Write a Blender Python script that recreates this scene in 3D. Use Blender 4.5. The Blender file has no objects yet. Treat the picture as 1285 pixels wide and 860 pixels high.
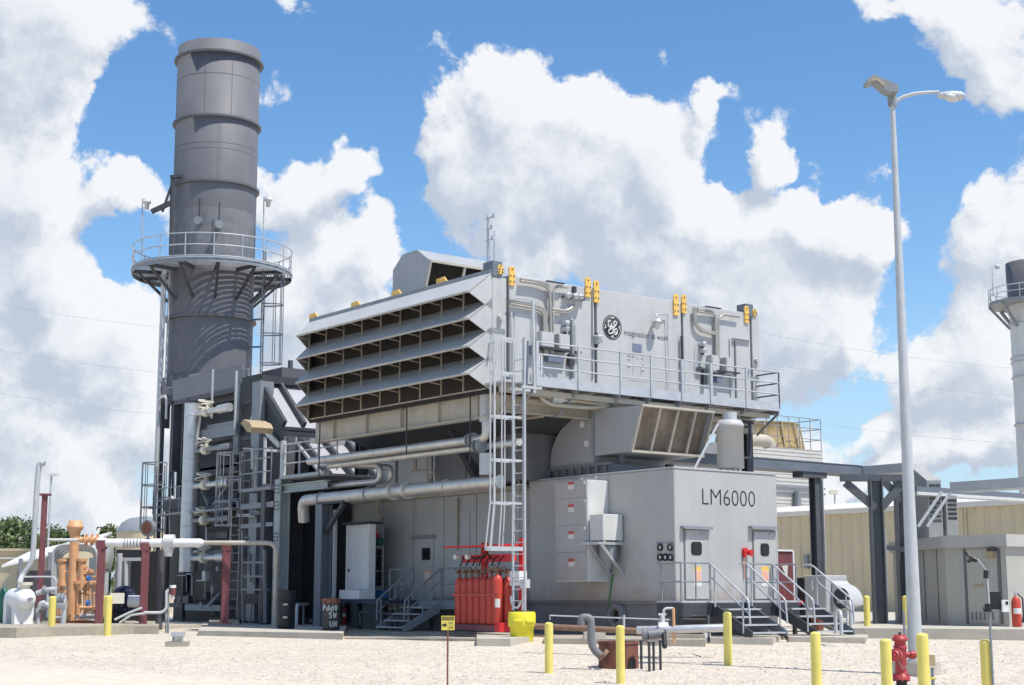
import bpy, math, random
from mathutils import Vector, Matrix
random.seed(7)
scene = bpy.context.scene
COL = scene.collection
R = math.radians
# ---------------------------------------------------------------- survey
# calibrated photo camera: used to turn measured picture points into real points on real planes
F = 1915.0; CX = 642.5; CY = 430.0; EYE = 1.6
PITCH = math.atan(315 / F); HEAD = R(52.2)
_cf, _sf, _cp, _sp = math.cos(HEAD), math.sin(HEAD), math.cos(PITCH), math.sin(PITCH)
FW = Vector((_cp*_cf, _cp*_sf, _sp)); RT = Vector((_sf, -_cf, 0)); UP = Vector((-_sp*_cf, -_sp*_sf, _cp))
FH = Vector((_cf, _sf, 0))
EY = Vector((0, 0, EYE))
def ray(x, y): return FW + RT*((x-CX)/F) - UP*((y-CY)/F)
def onX(x, y, X): d = ray(x, y); return EY + d*(X/d.x)
def onY(x, y, Y): d = ray(x, y); return EY + d*(Y/d.y)
def onZ(x, y, Z): d = ray(x, y); return EY + d*((Z-EYE)/d.z)
def dep(x, y, D): d = ray(x, y); return EY + d*(D/_cp/d.dot(FH))   # D: level distance ahead
def DD(p): return (Vector(p)-EY).dot(FH)*_cp
def zg(D):
    if D < 30: return -.1
    if D < 42: return -.1 + .4*(D-30)/12
    return min(.35, .3 + .05*(D-42)/4)
def gz(x, y): return zg(FH.x*x + FH.y*y)
def gnd(x, y, off=0.0):
    D = 24.0
    while D < 400:
        p = dep(x, y, D)
        if p.z <= gz(p.x, p.y) + off: return p
        D += .04
    return p
V = Vector
def proj_x(p): v = Vector(p)-EY; return CX+F*v.dot(RT)/v.dot(FW)
def vv(*a): return Vector(a)

# ---------------------------------------------------------------- mesh builder
class MB:
    def __init__(s): s.v = []; s.f = []; s.sm = []
    def add(s, vs, fs, smooth=False):
        o = len(s.v); s.v += [Vector(p) for p in vs]
        s.f += [tuple(i+o for i in f) for f in fs]; s.sm += [smooth]*len(fs); return s
    def box(s, x0, x1, y0, y1, z0, z1):
        x0, x1 = min(x0, x1), max(x0, x1); y0, y1 = min(y0, y1), max(y0, y1); z0, z1 = min(z0, z1), max(z0, z1)
        vs = [(x0,y0,z0),(x1,y0,z0),(x1,y1,z0),(x0,y1,z0),(x0,y0,z1),(x1,y0,z1),(x1,y1,z1),(x0,y1,z1)]
        return s.add(vs, [(0,3,2,1),(4,5,6,7),(0,1,5,4),(1,2,6,5),(2,3,7,6),(3,0,4,7)])
    def bbox(s, x0, x1, y0, y1, z0, z1, b=.02):
        # box with chamfered vertical and top edges
        x0, x1 = min(x0, x1), max(x0, x1); y0, y1 = min(y0, y1), max(y0, y1); z0, z1 = min(z0, z1), max(z0, z1)
        def ring(i, z): return [(x0+i,y0+b,z),(x0+b,y0+i,z),(x1-b,y0+i,z),(x1-i,y0+b,z),(x1-i,y1-b,z),(x1-b,y1-i,z),(x0+b,y1-i,z),(x0+i,y1-b,z)]
        vs = ring(0, z0) + ring(0, z1-b) + ring(b*.99, z1)
        fs = [tuple(range(7,-1,-1)), tuple(range(16,24))]
        for k in (0, 8):
            for i in range(8): j = (i+1) % 8; fs.append((k+i, k+j, k+8+j, k+8+i))
        return s.add(vs, fs)
    def prism(s, poly, ext):
        poly = [Vector(p) for p in poly]; ext = Vector(ext); n = len(poly)
        nrm = Vector((0,0,0))
        for i in range(n): nrm += poly[i].cross(poly[(i+1) % n])
        if nrm.dot(ext) > 0: poly.reverse()
        vs = poly + [p+ext for p in poly]
        fs = [tuple(range(n)), tuple(range(2*n-1, n-1, -1))]
        for i in range(n): j = (i+1) % n; fs.append((j, i, n+i, n+j))
        return s.add(vs, fs)
    def bar(s, p, q, w, h=None, up=(0,0,1)):
        h = h or w; p = Vector(p); q = Vector(q); d = (q-p)
        if d.length < 1e-6: return s
        d.normalize(); up = Vector(up)
        if abs(d.dot(up)) > .98: up = Vector((0,1,0))
        a = d.cross(up).normalized()*w/2; b = a.cross(d).normalized()*h/2
        vs = [p-a-b, p+a-b, p+a+b, p-a+b, q-a-b, q+a-b, q+a+b, q-a+b]
        return s.add(vs, [(0,1,2,3),(7,6,5,4),(0,4,5,1),(1,5,6,2),(2,6,7,3),(3,7,4,0)])
    def ibeam(s, p, q, w, h, t=.03, up=(0,0,1)):
        p = Vector(p); q = Vector(q); d = (q-p).normalized(); up = Vector(up)
        if abs(d.dot(up)) > .98: up = Vector((0,1,0))
        a = d.cross(up).normalized(); b = a.cross(d).normalized()
        s.bar(p+b*(h-t)/2, q+b*(h-t)/2, w, t, up); s.bar(p-b*(h-t)/2, q-b*(h-t)/2, w, t, up)
        return s.bar(p, q, t, h-2*t, up)
    def cyl(s, p, q, r0, r1=None, n=14, caps=True):
        r1 = r0 if r1 is None else r1
        p = Vector(p); q = Vector(q); d = (q-p).normalized()
        a = d.cross(Vector((0,0,1)) if abs(d.z) < .9 else Vector((1,0,0))).normalized(); b = d.cross(a)
        c = [(math.cos(2*math.pi*i/n), math.sin(2*math.pi*i/n)) for i in range(n)]
        vs = [p+(a*x+b*y)*r0 for x, y in c] + [q+(a*x+b*y)*r1 for x, y in c]
        s.add(vs, [(i, (i+1) % n, n+(i+1) % n, n+i) for i in range(n)], True)
        if caps: s.add(vs, [tuple(range(n-1,-1,-1)), tuple(range(n, 2*n))])
        return s
    def tube(s, pts, r, n=8, closed=False, caps=True):
        pts = [Vector(p) for p in pts]; m = len(pts); vs = []; prev = None
        for i, p in enumerate(pts):
            if closed: d = pts[(i+1) % m]-pts[i-1]
            else: d = pts[min(i+1, m-1)]-pts[max(i-1, 0)]
            d.normalize()
            if prev is None: a = d.cross(Vector((0,0,1)) if abs(d.z) < .9 else Vector((1,0,0))).normalized()
            else:
                a = prev-d*prev.dot(d)
                a = a.normalized() if a.length > 1e-5 else prev
            prev = a; b = d.cross(a)
            rr = r[i] if isinstance(r, (list, tuple)) else r
            vs += [p+(a*math.cos(2*math.pi*k/n)+b*math.sin(2*math.pi*k/n))*rr for k in range(n)]
        fs = []
        for i in range(m if closed else m-1):
            j = (i+1) % m
            for k in range(n): l = (k+1) % n; fs.append((i*n+k, i*n+l, j*n+l, j*n+k))
        s.add(vs, fs, True)
        if caps and not closed: s.add(vs, [tuple(range(n-1,-1,-1)), tuple(range((m-1)*n, m*n))])
        return s
    def lathe(s, prof, c=(0,0,0), n=32, a0=0, a1=2*math.pi, axis=None, smooth=True):
        # prof: list of (r, z)
        full = abs(a1-a0-2*math.pi) < 1e-6; c = Vector(c); vs = []; k = n if full else n+1
        for r, z in prof:
            for i in range(k):
                t = a0+(a1-a0)*i/n; p = Vector((r*math.cos(t), r*math.sin(t), z))
                if axis is not None: p = axis @ p
                vs.append(c+p)
        fs = []
        for j in range(len(prof)-1):
            for i in range(n): l = (i+1) % k; fs.append((j*k+i, j*k+l, (j+1)*k+l, (j+1)*k+i))
        return s.add(vs, fs, smooth)
    def sphere(s, c, r, n=12, m=8, sc=(1,1,1)):
        prof = [(max(1e-4, math.sin(math.pi*j/m))*r, -math.cos(math.pi*j/m)*r) for j in range(m+1)]
        M = Matrix.Diagonal(Vector(sc)); return s.lathe(prof, c, n, axis=M)
    def ball_cap(s, c, r, h, up=1, n=16, m=5):
        return s.lathe([(max(1e-4, r*math.cos(math.pi/2*j/m)), up*h*math.sin(math.pi/2*j/m)) for j in range(m+1)], c, n)
    def quad(s, a, b, c, d): return s.add([a, b, c, d], [(0,1,2,3)])

def fillet(pts, r, k=5):
    pts = [Vector(p) for p in pts]; out = [pts[0]]
    for i in range(1, len(pts)-1):
        a, b, c = pts[i-1], pts[i], pts[i+1]; u = (a-b); w = (c-b)
        t = min(r, u.length*.49, w.length*.49); p0 = b+u.normalized()*t; p2 = b+w.normalized()*t
        for j in range(k+1):
            s = j/k; out.append(p0*(1-s)**2+b*2*s*(1-s)+p2*s*s)
    out.append(pts[-1]); return out
def lerp(a, b, t): return Vector(a)*(1-t)+Vector(b)*t
def circ(c, r, n, a, b): return [Vector(c)+Vector(a)*r*math.cos(2*math.pi*i/n)+Vector(b)*r*math.sin(2*math.pi*i/n) for i in range(n)]

# ---------------------------------------------------------------- scene graph
def thing(name, label, cat, loc=(0,0,0), group=None):
    o = bpy.data.objects.new(name, None); COL.objects.link(o); o.location = loc; o.empty_display_size = .3
    o['label'] = label; o['category'] = cat
    if group: o['group'] = group
    return o
def wloc(o):
    l = Vector(o.location)
    while o.parent: o = o.parent; l += Vector(o.location)
    return l
def link(name, mb, mat, off=(0,0,0)):
    me = bpy.data.meshes.new(name); off = Vector(off)
    me.from_pydata([tuple(p-off) for p in mb.v], [], mb.f)
    me.polygons.foreach_set('use_smooth', mb.sm); me.materials.append(mat); me.update()
    o = bpy.data.objects.new(name, me); COL.objects.link(o); return o
def pieces(mb):
    """split a builder's mesh into far-apart pieces, each a builder of its own"""
    n = len(mb.v); par = list(range(n))
    def find(i):
        while par[i] != i: par[i] = par[par[i]]; i = par[i]
        return i
    for f in mb.f:
        a = find(f[0])
        for i in f[1:]:
            b = find(i)
            if a != b: par[b] = a
    isl = {}
    for f in mb.f:
        for i in f: isl.setdefault(find(i), set()).add(i)
    keys = list(isl); lo = []; hi = []; sz = []
    for k in keys:
        q = [mb.v[i] for i in isl[k]]
        l = [min(p[c] for p in q) for c in range(3)]; h = [max(p[c] for p in q) for c in range(3)]
        lo.append(l); hi.append(h); sz.append(max(h[c]-l[c] for c in range(3)))
    m = len(keys); gp = list(range(m))
    def gf(i):
        while gp[i] != i: gp[i] = gp[gp[i]]; i = gp[i]
        return i
    for i in range(m):
        for j in range(i+1, m):
            if gf(i) == gf(j): continue
            g = math.sqrt(sum(max(0, lo[i][c]-hi[j][c], lo[j][c]-hi[i][c])**2 for c in range(3)))
            if g <= max(.019, .48*max(sz[i], sz[j])): gp[gf(j)] = gf(i)
    roots = {gf(i) for i in range(m)}
    if len(roots) < 2: return [mb]
    idx = {k: i for i, k in enumerate(keys)}; out = {r: MB() for r in roots}; mp = {r: {} for r in roots}
    for f, s_ in zip(mb.f, mb.sm):
        r = gf(idx[find(f[0])]); o = out[r]; d = mp[r]; g = []
        for i in f:
            if i not in d: d[i] = len(o.v); o.v.append(mb.v[i])
            g.append(d[i])
        o.f.append(tuple(g)); o.sm.append(s_)
    return list(out.values())
def part(name, mb, mat, parent, label=None):
    # mesh given in world space; becomes a child of parent (parents carry no rotation while building); far-apart pieces become parts of their own
    first = None; off = wloc(parent)
    for q in (pieces(mb) if len(mb.f) < 6000 else [mb]):
        o = link(name, q, mat, off); o.parent = parent
        if label: o['label'] = label
        first = first or o
    return first
def single(name, mb, mat, label, cat, group=None):
    c = Vector((0,0,0)); lo = min(p.z for p in mb.v)
    for p in mb.v: c += p
    c /= len(mb.v); c.z = lo
    o = link(name, mb, mat, c); o.location = c; o['label'] = label; o['category'] = cat
    if group: o['group'] = group
    return o
def struct(name, mb, mat):
    o = link(name, mb, mat); o['kind'] = 'structure'; return o
def copy_thing(o, loc, label, rz=0):
    c = o.copy(); COL.objects.link(c); c.location = loc; c.rotation_euler = (0,0,rz); c['label'] = label
    for ch in list(o.children):
        d = ch.copy(); COL.objects.link(d); d.parent = c
        for g in list(ch.children):
            e = g.copy(); COL.objects.link(e); e.parent = d
    return c
def text_mb(txt, origin, xdir, ydir, width, height, depth=.004, thin=0.0):
    cu = bpy.data.curves.new('lettering', 'FONT'); cu.body = txt; cu.size = 1
    cu.resolution_u = 3; cu.offset = -thin
    ob = bpy.data.objects.new('lettering', cu); COL.objects.link(ob)
    bpy.context.view_layer.update()
    me = ob.evaluated_get(bpy.context.evaluated_depsgraph_get()).to_mesh()
    xs = [v.co.x for v in me.vertices]; ys = [v.co.y for v in me.vertices]
    x0, x1, y0, y1 = min(xs), max(xs), min(ys), max(ys)
    xd = Vector(xdir); yd = Vector(ydir); n = xd.cross(yd)
    mb = MB()
    vs = [Vector(origin)+xd*((v.co.x-x0)/(x1-x0)*width)+yd*((v.co.y-y0)/(y1-y0)*height)+n*depth for v in me.vertices]
    mb.add(vs, [tuple(p.vertices) for p in me.polygons])
    COL.objects.unlink(ob); bpy.data.objects.remove(ob); bpy.data.curves.remove(cu)
    return mb

# ---------------------------------------------------------------- materials
def nd(nt, t, **k):
    n = nt.nodes.new(t)
    for a, b in k.items(): setattr(n, a, b)
    return n
def paint(name, col, rough=.5, var=.12, scale=1.2, streak=0.0, scol=None, metal=0.0, bump=0.0, bscale=30, rust=0.0, spec=.4):
    m = bpy.data.materials.new(name); m.use_nodes = True; nt = m.node_tree; L = nt.links.new
    b = nt.nodes['Principled BSDF']; b.inputs['Metallic'].default_value = metal
    b.inputs['Specular IOR Level'].default_value = spec
    g = nd(nt, 'ShaderNodeNewGeometry')
    n = nd(nt, 'ShaderNodeTexNoise'); n.inputs['Scale'].default_value = scale; n.inputs['Detail'].default_value = 6; n.inputs['Roughness'].default_value = .6
    L(g.outputs['Position'], n.inputs['Vector'])
    mr = nd(nt, 'ShaderNodeMapRange'); mr.inputs[1].default_value = .3; mr.inputs[2].default_value = .7
    mr.inputs[3].default_value = 1-var; mr.inputs[4].default_value = 1+var*.6
    L(n.outputs['Fac'], mr.inputs[0])
    mul = nd(nt, 'ShaderNodeMix', data_type='RGBA', blend_type='MULTIPLY'); mul.inputs[0].default_value = 1
    mul.inputs[6].default_value = (*col, 1); L(mr.outputs[0], mul.inputs[7]); out = mul.outputs[2]
    def layer(out, vec_scale, sc, lo, hi, amt, c):
        mp = nd(nt, 'ShaderNodeVectorMath', operation='MULTIPLY'); mp.inputs[1].default_value = vec_scale
        L(g.outputs['Position'], mp.inputs[0])
        t = nd(nt, 'ShaderNodeTexNoise'); t.inputs['Scale'].default_value = sc; t.inputs['Detail'].default_value = 5
        L(mp.outputs[0], t.inputs['Vector'])
        r = nd(nt, 'ShaderNodeMapRange'); r.inputs[1].default_value = lo; r.inputs[2].default_value = hi
        r.inputs[3].default_value = 0; r.inputs[4].default_value = amt; L(t.outputs['Fac'], r.inputs[0])
        x = nd(nt, 'ShaderNodeMix', data_type='RGBA'); L(r.outputs[0], x.inputs[0]); L(out, x.inputs[6]); x.inputs[7].default_value = (*c, 1)
        return x.outputs[2]
    if streak: out = layer(out, (1, 1, .06), 5, .5, .75, streak, scol or tuple(c*.5 for c in col))
    if rust: out = layer(out, (1, 1, .5), 3, .6, .72, rust, (.2, .075, .025))
    L(out, b.inputs['Base Color'])
    mr2 = nd(nt, 'ShaderNodeMapRange'); mr2.inputs[3].default_value = max(.05, rough-.1); mr2.inputs[4].default_value = min(1, rough+.12)
    L(n.outputs['Fac'], mr2.inputs[0]); L(mr2.outputs[0], b.inputs['Roughness'])
    if bump:
        t = nd(nt, 'ShaderNodeTexNoise'); t.inputs['Scale'].default_value = bscale; t.inputs['Detail'].default_value = 4
        L(g.outputs['Position'], t.inputs['Vector'])
        bp = nd(nt, 'ShaderNodeBump'); bp.inputs['Strength'].default_value = bump; bp.inputs['Distance'].default_value = .02
        L(t.outputs['Fac'], bp.inputs['Height']); L(bp.outputs[0], b.inputs['Normal'])
    return m
M = {}
M['grey'] = paint('enclosure_grey_paint', (.43,.43,.415), .45, .09, .7, .24, (.33,.30,.265), bump=.12, bscale=1.3)
def stained(name, base, z0, h):
    # rusty run-off band above a joint at height z0, broken up by noise
    m = M[base].copy(); m.name = name; nt = m.node_tree; L = nt.links.new; b = nt.nodes['Principled BSDF']
    src = b.inputs['Base Color'].links[0].from_socket; g = nd(nt, 'ShaderNodeNewGeometry'); sp = nd(nt, 'ShaderNodeSeparateXYZ'); L(g.outputs['Position'], sp.inputs[0])
    n = nd(nt, 'ShaderNodeTexNoise'); n.inputs['Scale'].default_value = 1.6; n.inputs['Detail'].default_value = 6; L(g.outputs['Position'], n.inputs['Vector'])
    a = nd(nt, 'ShaderNodeMath', operation='MULTIPLY_ADD'); a.inputs[1].default_value = -h*2.4; L(n.outputs['Fac'], a.inputs[0]); L(sp.outputs[2], a.inputs[2])
    r = nd(nt, 'ShaderNodeMapRange', interpolation_type='SMOOTHSTEP'); r.inputs[1].default_value = z0-h*1.2; r.inputs[2].default_value = z0; r.inputs[3].default_value = .5; r.inputs[4].default_value = 0; L(a.outputs[0], r.inputs[0])
    x = nd(nt, 'ShaderNodeMix', data_type='RGBA'); L(r.outputs[0], x.inputs[0]); L(src, x.inputs[6]); x.inputs[7].default_value = (.27,.2,.15,1); L(x.outputs[2], b.inputs['Base Color']); return m
M['greywall'] = stained('enclosure_wall_paint', 'grey', 1.39, .5)
M['greyline'] = paint('panel_seam', (.16,.16,.16), .7)
M['intake'] = paint('intake_grey_paint', (.475,.475,.47), .45, .09, .9, .2, (.34,.325,.30), bump=.1, bscale=1.5)
M['skid'] = paint('skid_grey_paint', (.19,.193,.2), .55, .12, 1.0, .3, (.14,.12,.1))
M['stack'] = paint('stack_grey_paint', (.148,.149,.163), .6, .12, .9, .3, (.115,.112,.12))
M['stackband'] = paint('weathered_stack_band', (.185,.19,.203), .6, .25, 2.2, .5, (.14,.14,.15))
M['stackring'] = paint('stack_ring_paint', (.13,.13,.14), .5, .1)
M['scr'] = paint('catalyst_casing_dark_paint', (.03,.03,.034), .5, .15, .8, .3, (.03,.03,.033), rust=.15)
M['scrmid'] = paint('catalyst_casing_grey_paint', (.1,.1,.113), .5, .12, .8, .2)
M['scrlight'] = paint('transition_light_grey_paint', (.4,.4,.42), .5, .1, .8, .2, rust=.25)
M['scrfin'] = paint('catalyst_casing_rib_paint', (.095,.095,.11), .5, .15, .8, .25)
M['scrrail'] = paint('casing_rail_paint', (.2,.2,.215), .5, .12, 1)
M['colsteel'] = paint('bridge_steel_paint', (.1,.108,.12), .5, .15, 1.5, .2)
M['black'] = paint('black_plastic_and_shade', (.02,.02,.022), .45, .1)  # also colours the plates that paint shade into the casing face
M['dsteel'] = paint('dark_steel_paint', (.055,.059,.066), .5, .15, 1.5, .2, rust=.1)
M['bsteel'] = paint('blue_grey_steel_paint', (.15,.17,.2), .5, .12, 1.5)
M['msteel'] = paint('mid_grey_steel_paint', (.25,.27,.29), .45, .12, 1.5, .15)
M['lsteel'] = paint('pale_green_grey_steel', (.36,.4,.39), .5, .1, 1.5, .2)
M['galvd'] = paint('dull_galvanised_steel', (.26,.27,.29), .45, .15, 3, metal=.2)
M['galv'] = paint('galvanised_steel', (.5,.51,.53), .42, .15, 3, metal=.25)
M['alu'] = paint('aluminium_pipe_jacket', (.62,.6,.56), .38, .15, 3, .2, (.4,.33,.25), metal=.55)
M['silver'] = paint('silver_pipe', (.6,.6,.6), .35, .12, 3, metal=.5)
M['bollard'] = paint('yellow_bollard_paint', (.78,.66,.17), .5, .1, 5, .25, (.55,.41,.1), bump=.06)
M['lug'] = paint('orange_yellow_lug_paint', (.82,.5,.12), .5, .08)
M['red'] = paint('red_cylinder_paint', (.52,.065,.042), .35, .1, 4)
M['fired'] = paint('bright_red_paint', (.6,.03,.035), .45, .1, 4)
M['hydrant'] = paint('hydrant_red_paint', (.42,.045,.05), .42, .2, 8, .3, (.5,.2,.18), bump=.15)
M['maroon'] = paint('maroon_steel_paint', (.19,.062,.07), .5, .15, 3, .3, (.27,.13,.14))
M['rustbrown'] = paint('rusty_brown_steel', (.2,.075,.05), .75, .35, 4, .5, (.33,.17,.13), bump=.3)
M['orange'] = paint('salmon_orange_paint', (.68,.37,.19), .5, .15, 4)
M['conc'] = paint('weathered_concrete', (.40,.36,.29), .85, .22, 1.8, .35, (.27,.24,.19), bump=.25, bscale=25)
M['concl'] = paint('pale_concrete', (.5,.46,.39), .85, .15, 1.8, .2, (.37,.33,.27), bump=.25, bscale=25)
M['white'] = paint('white_paint', (.78,.78,.77), .4, .06, 2, .1)
M['cream'] = paint('cream_plastic', (.72,.68,.55), .5, .08)
M['offw'] = paint('off_white_paint', (.62,.62,.6), .5, .08, 2, .2)
M['yplastic'] = paint('yellow_plastic', (.78,.68,.04), .45, .06)
M['glass'] = paint('dark_window_glass', (.015,.018,.02), .08, .1)
M['brown'] = paint('brown_interior_with_shade', (.028,.024,.02), .8, .25, 1.2, .3, (.05,.038,.028))  # interior brown taken near black, recess shade put into the colour
M['tanin'] = paint('tan_dusty_interior', (.38,.32,.25), .8, .2, 1.5, .4, (.24,.2,.15))
M['beige'] = paint('beige_stained_steel', (.46,.42,.35), .6, .15, 1.2, .35, (.32,.25,.17))
M['rod'] = paint('dark_rod', (.05,.05,.05), .5)
M['green'] = paint('green_paint', (.03,.16,.11), .5)
M['greenwire'] = paint('green_ground_wire', (.05,.25,.1), .6)
M['blue'] = paint('blue_paint', (.05,.2,.5), .5)
M['navy'] = paint('navy_motor_paint', (.03,.04,.08), .4)
M['panelblue'] = paint('blue_grey_plate', (.17,.2,.27), .4)
M['tan'] = paint('tan_sheet_metal', (.58,.49,.33), .55, .06, .3, .12)
M['ivory'] = paint('ivory_trim', (.7,.66,.58), .5, .06)
M['shelter'] = paint('shelter_grey_green_paint', (.44,.43,.385), .55, .07, 1, .15)
M['shelterroof'] = paint('shelter_roof_trim', (.47,.465,.43), .5, .07, 1)
M['fan'] = paint('weathered_tan_fan_stack', (.4,.29,.14), .7, .25, 1, .4, (.3,.2,.1))
M['louv'] = paint('cooling_tower_siding', (.55,.54,.5), .6, .08, .6)
M['wood'] = paint('tan_box_paint', (.42,.33,.2), .7, .15, 6)
M['labelred'] = paint('sign_red', (.55,.1,.08), .5)
M['labelorg'] = paint('sign_orange', (.78,.4,.28), .5)
M['labelwhite'] = paint('sign_white', (.72,.7,.66), .5)
M['signy'] = paint('sign_yellow', (.72,.6,.12), .5)
M['ink'] = paint('black_ink', (.02,.02,.022), .6)
M['logo'] = paint('logo_charcoal', (.035,.037,.04), .6)
M['lamp'] = paint('lamp_glass', (.6,.6,.55), .3)
M['bark'] = paint('bark', (.12,.09,.06), .9, .3, 6)
M['palegrey'] = paint('pale_grey_galvanised_pole', (.5,.515,.525), .5, .08, 2, .1, metal=.1)
M['cable'] = paint('power_cable', (.3,.32,.36), .6)
M['conduit'] = paint('shadow_toned_conduit', (.42,.4,.36), .45, .15, 3, .2, metal=.4)  # aluminium darkened and browned, its shadow put into the base colour
M['screen'] = paint('dusty_intake_screen', (.235,.185,.14), .85, .4, 1.6, .5, (.12,.085,.06))
M['riser'] = paint('riser_cover_grey', (.37,.37,.36), .5, .1, 2, .2)
M['hood'] = paint('roof_hood_grey', (.36,.37,.38), .5, .08, .8, .15)
M['rustrail'] = paint('rusty_pipe', (.25,.15,.1), .7, .3, 4)

def ridged(name, col, axis, period, depth=.03, rough=.5, col2=None):
    m = paint(name, col, rough, .06, .4, .12); nt = m.node_tree; L = nt.links.new; b = nt.nodes['Principled BSDF']
    g = nd(nt, 'ShaderNodeNewGeometry'); s = nd(nt, 'ShaderNodeSeparateXYZ'); L(g.outputs['Position'], s.inputs[0])
    k = nd(nt, 'ShaderNodeMath', operation='MULTIPLY'); k.inputs[1].default_value = 1/period; L(s.outputs[axis], k.inputs[0])
    f = nd(nt, 'ShaderNodeMath', operation='FRACT'); L(k.outputs[0], f.inputs[0])
    pp = nd(nt, 'ShaderNodeMapRange', interpolation_type='SMOOTHSTEP'); pp.inputs[1].default_value = .0; pp.inputs[2].default_value = .3; L(f.outputs[0], pp.inputs[0])
    bp = nd(nt, 'ShaderNodeBump'); bp.inputs['Strength'].default_value = .7; bp.inputs['Distance'].default_value = depth
    L(pp.outputs[0], bp.inputs['Height']); L(bp.outputs[0], b.inputs['Normal']); return m
M['tanwall'] = ridged('ribbed_tan_siding', (.62,.525,.35), 1, .9, .05)
M['siding'] = ridged('louvred_white_siding', (.56,.55,.52), 2, .3, .09)
M['leaf'] = None
def leafmat(name, col):
    m = bpy.data.materials.new(name); m.use_nodes = True; nt = m.node_tree; L = nt.links.new; b = nt.nodes['Principled BSDF']
    oi = nd(nt, 'ShaderNodeNewGeometry'); n = nd(nt, 'ShaderNodeTexNoise'); n.inputs['Scale'].default_value = .7; n.inputs['Detail'].default_value = 5
    L(oi.outputs['Position'], n.inputs['Vector'])
    r = nd(nt, 'ShaderNodeMapRange'); r.inputs[1].default_value = .3; r.inputs[2].default_value = .7; r.inputs[3].default_value = .6; r.inputs[4].default_value = 1.4
    L(n.outputs['Fac'], r.inputs[0])
    x = nd(nt, 'ShaderNodeMix', data_type='RGBA', blend_type='MULTIPLY'); x.inputs[0].default_value = 1; x.inputs[6].default_value = (*col, 1); L(r.outputs[0], x.inputs[7])
    L(x.outputs[2], b.inputs['Base Color']); b.inputs['Roughness'].default_value = .6
    return m
M['leaf'] = leafmat('tree_leaves', (.09,.14,.045))
M['leaf2'] = leafmat('tree_leaves_olive', (.12,.16,.06))

def gravel():
    m = bpy.data.materials.new('pale_limestone_gravel'); m.use_nodes = True; nt = m.node_tree; L = nt.links.new; b = nt.nodes['Principled BSDF']
    g = nd(nt, 'ShaderNodeNewGeometry')
    v = nd(nt, 'ShaderNodeTexVoronoi'); v.inputs['Scale'].default_value = 19; L(g.outputs['Position'], v.inputs['Vector'])
    bw = nd(nt, 'ShaderNodeSeparateColor'); L(v.outputs['Color'], bw.inputs[0])
    n = nd(nt, 'ShaderNodeTexNoise'); n.inputs['Scale'].default_value = .35; n.inputs['Detail'].default_value = 8; n.inputs['Roughness'].default_value = .65; L(g.outputs['Position'], n.inputs['Vector'])
    n2 = nd(nt, 'ShaderNodeTexNoise'); n2.inputs['Scale'].default_value = 4; n2.inputs['Detail'].default_value = 6; L(g.outputs['Position'], n2.inputs['Vector'])
    # packed-dirt mask: lane along the picture's lower left (world-space line) broken by noise
    dt = nd(nt, 'ShaderNodeVectorMath', operation='DOT_PRODUCT'); L(g.outputs['Position'], dt.inputs[0]); dt.inputs[1].default_value = ROADN
    ad = nd(nt, 'ShaderNodeMath', operation='MULTIPLY_ADD'); L(n.outputs['Fac'], ad.inputs[0]); ad.inputs[1].default_value = 2.2; L(dt.outputs['Value'], ad.inputs[2])
    mk = nd(nt, 'ShaderNodeMapRange', interpolation_type='SMOOTHSTEP'); mk.inputs[1].default_value = ROADD-.6+1.1; mk.inputs[2].default_value = ROADD+1.1+.9
    mk.inputs[3].default_value = 1; mk.inputs[4].default_value = 0; L(ad.outputs[0], mk.inputs[0])
    cr = nd(nt, 'ShaderNodeValToRGB'); e = cr.color_ramp.elements
    e[0].position = 0; e[0].color = (.45,.39,.32,1); e[1].position = 1; e[1].color = (.69,.62,.52,1)
    x = cr.color_ramp.elements.new(.3); x.color = (.53,.462,.382,1); x = cr.color_ramp.elements.new(.65); x.color = (.6,.53,.44,1)
    L(bw.outputs[0], cr.inputs[0])
    r = nd(nt, 'ShaderNodeMapRange'); r.inputs[1].default_value = .3; r.inputs[2].default_value = .7; r.inputs[3].default_value = .93; r.inputs[4].default_value = 1.05; L(n.outputs['Fac'], r.inputs[0])
    r2 = nd(nt, 'ShaderNodeMapRange'); r2.inputs[1].default_value = .3; r2.inputs[2].default_value = .7; r2.inputs[3].default_value = .88; r2.inputs[4].default_value = 1.1; L(n2.outputs['Fac'], r2.inputs[0])
    mm = nd(nt, 'ShaderNodeMath', operation='MULTIPLY'); L(r.outputs[0], mm.inputs[0]); L(r2.outputs[0], mm.inputs[1])
    dm = nd(nt, 'ShaderNodeMix', data_type='RGBA'); L(mk.outputs[0], dm.inputs[0]); L(cr.outputs[0], dm.inputs[6]); dm.inputs[7].default_value = (.6,.535,.44,1)
    mul = nd(nt, 'ShaderNodeMix', data_type='RGBA', blend_type='MULTIPLY'); mul.inputs[0].default_value = 1; L(dm.outputs[2], mul.inputs[6]); L(mm.outputs[0], mul.inputs[7])
    L(mul.outputs[2], b.inputs['Base Color']); b.inputs['Roughness'].default_value = .95; b.inputs['Specular IOR Level'].default_value = .15
    bp = nd(nt, 'ShaderNodeBump'); bp.inputs['Distance'].default_value = .03; L(v.outputs['Distance'], bp.inputs['Height']); bp.invert = True
    st = nd(nt, 'ShaderNodeMapRange'); st.inputs[3].default_value = .55; st.inputs[4].default_value = .08; L(mk.outputs[0], st.inputs[0]); L(st.outputs[0], bp.inputs['Strength'])
    L(bp.outputs[0], b.inputs['Normal']); return m
_a, _b = gnd(0, 832), gnd(430, 862); _d = (_b-_a); _n = Vector((-_d.y, _d.x, 0)).normalized()
if _n.dot(FH) < 0: _n = -_n
ROADN = tuple(_n); ROADD = _n.dot(_a)
M['gravel'] = gravel()
CLOUD_STR = 1.0; EXPO = 0.05
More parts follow.
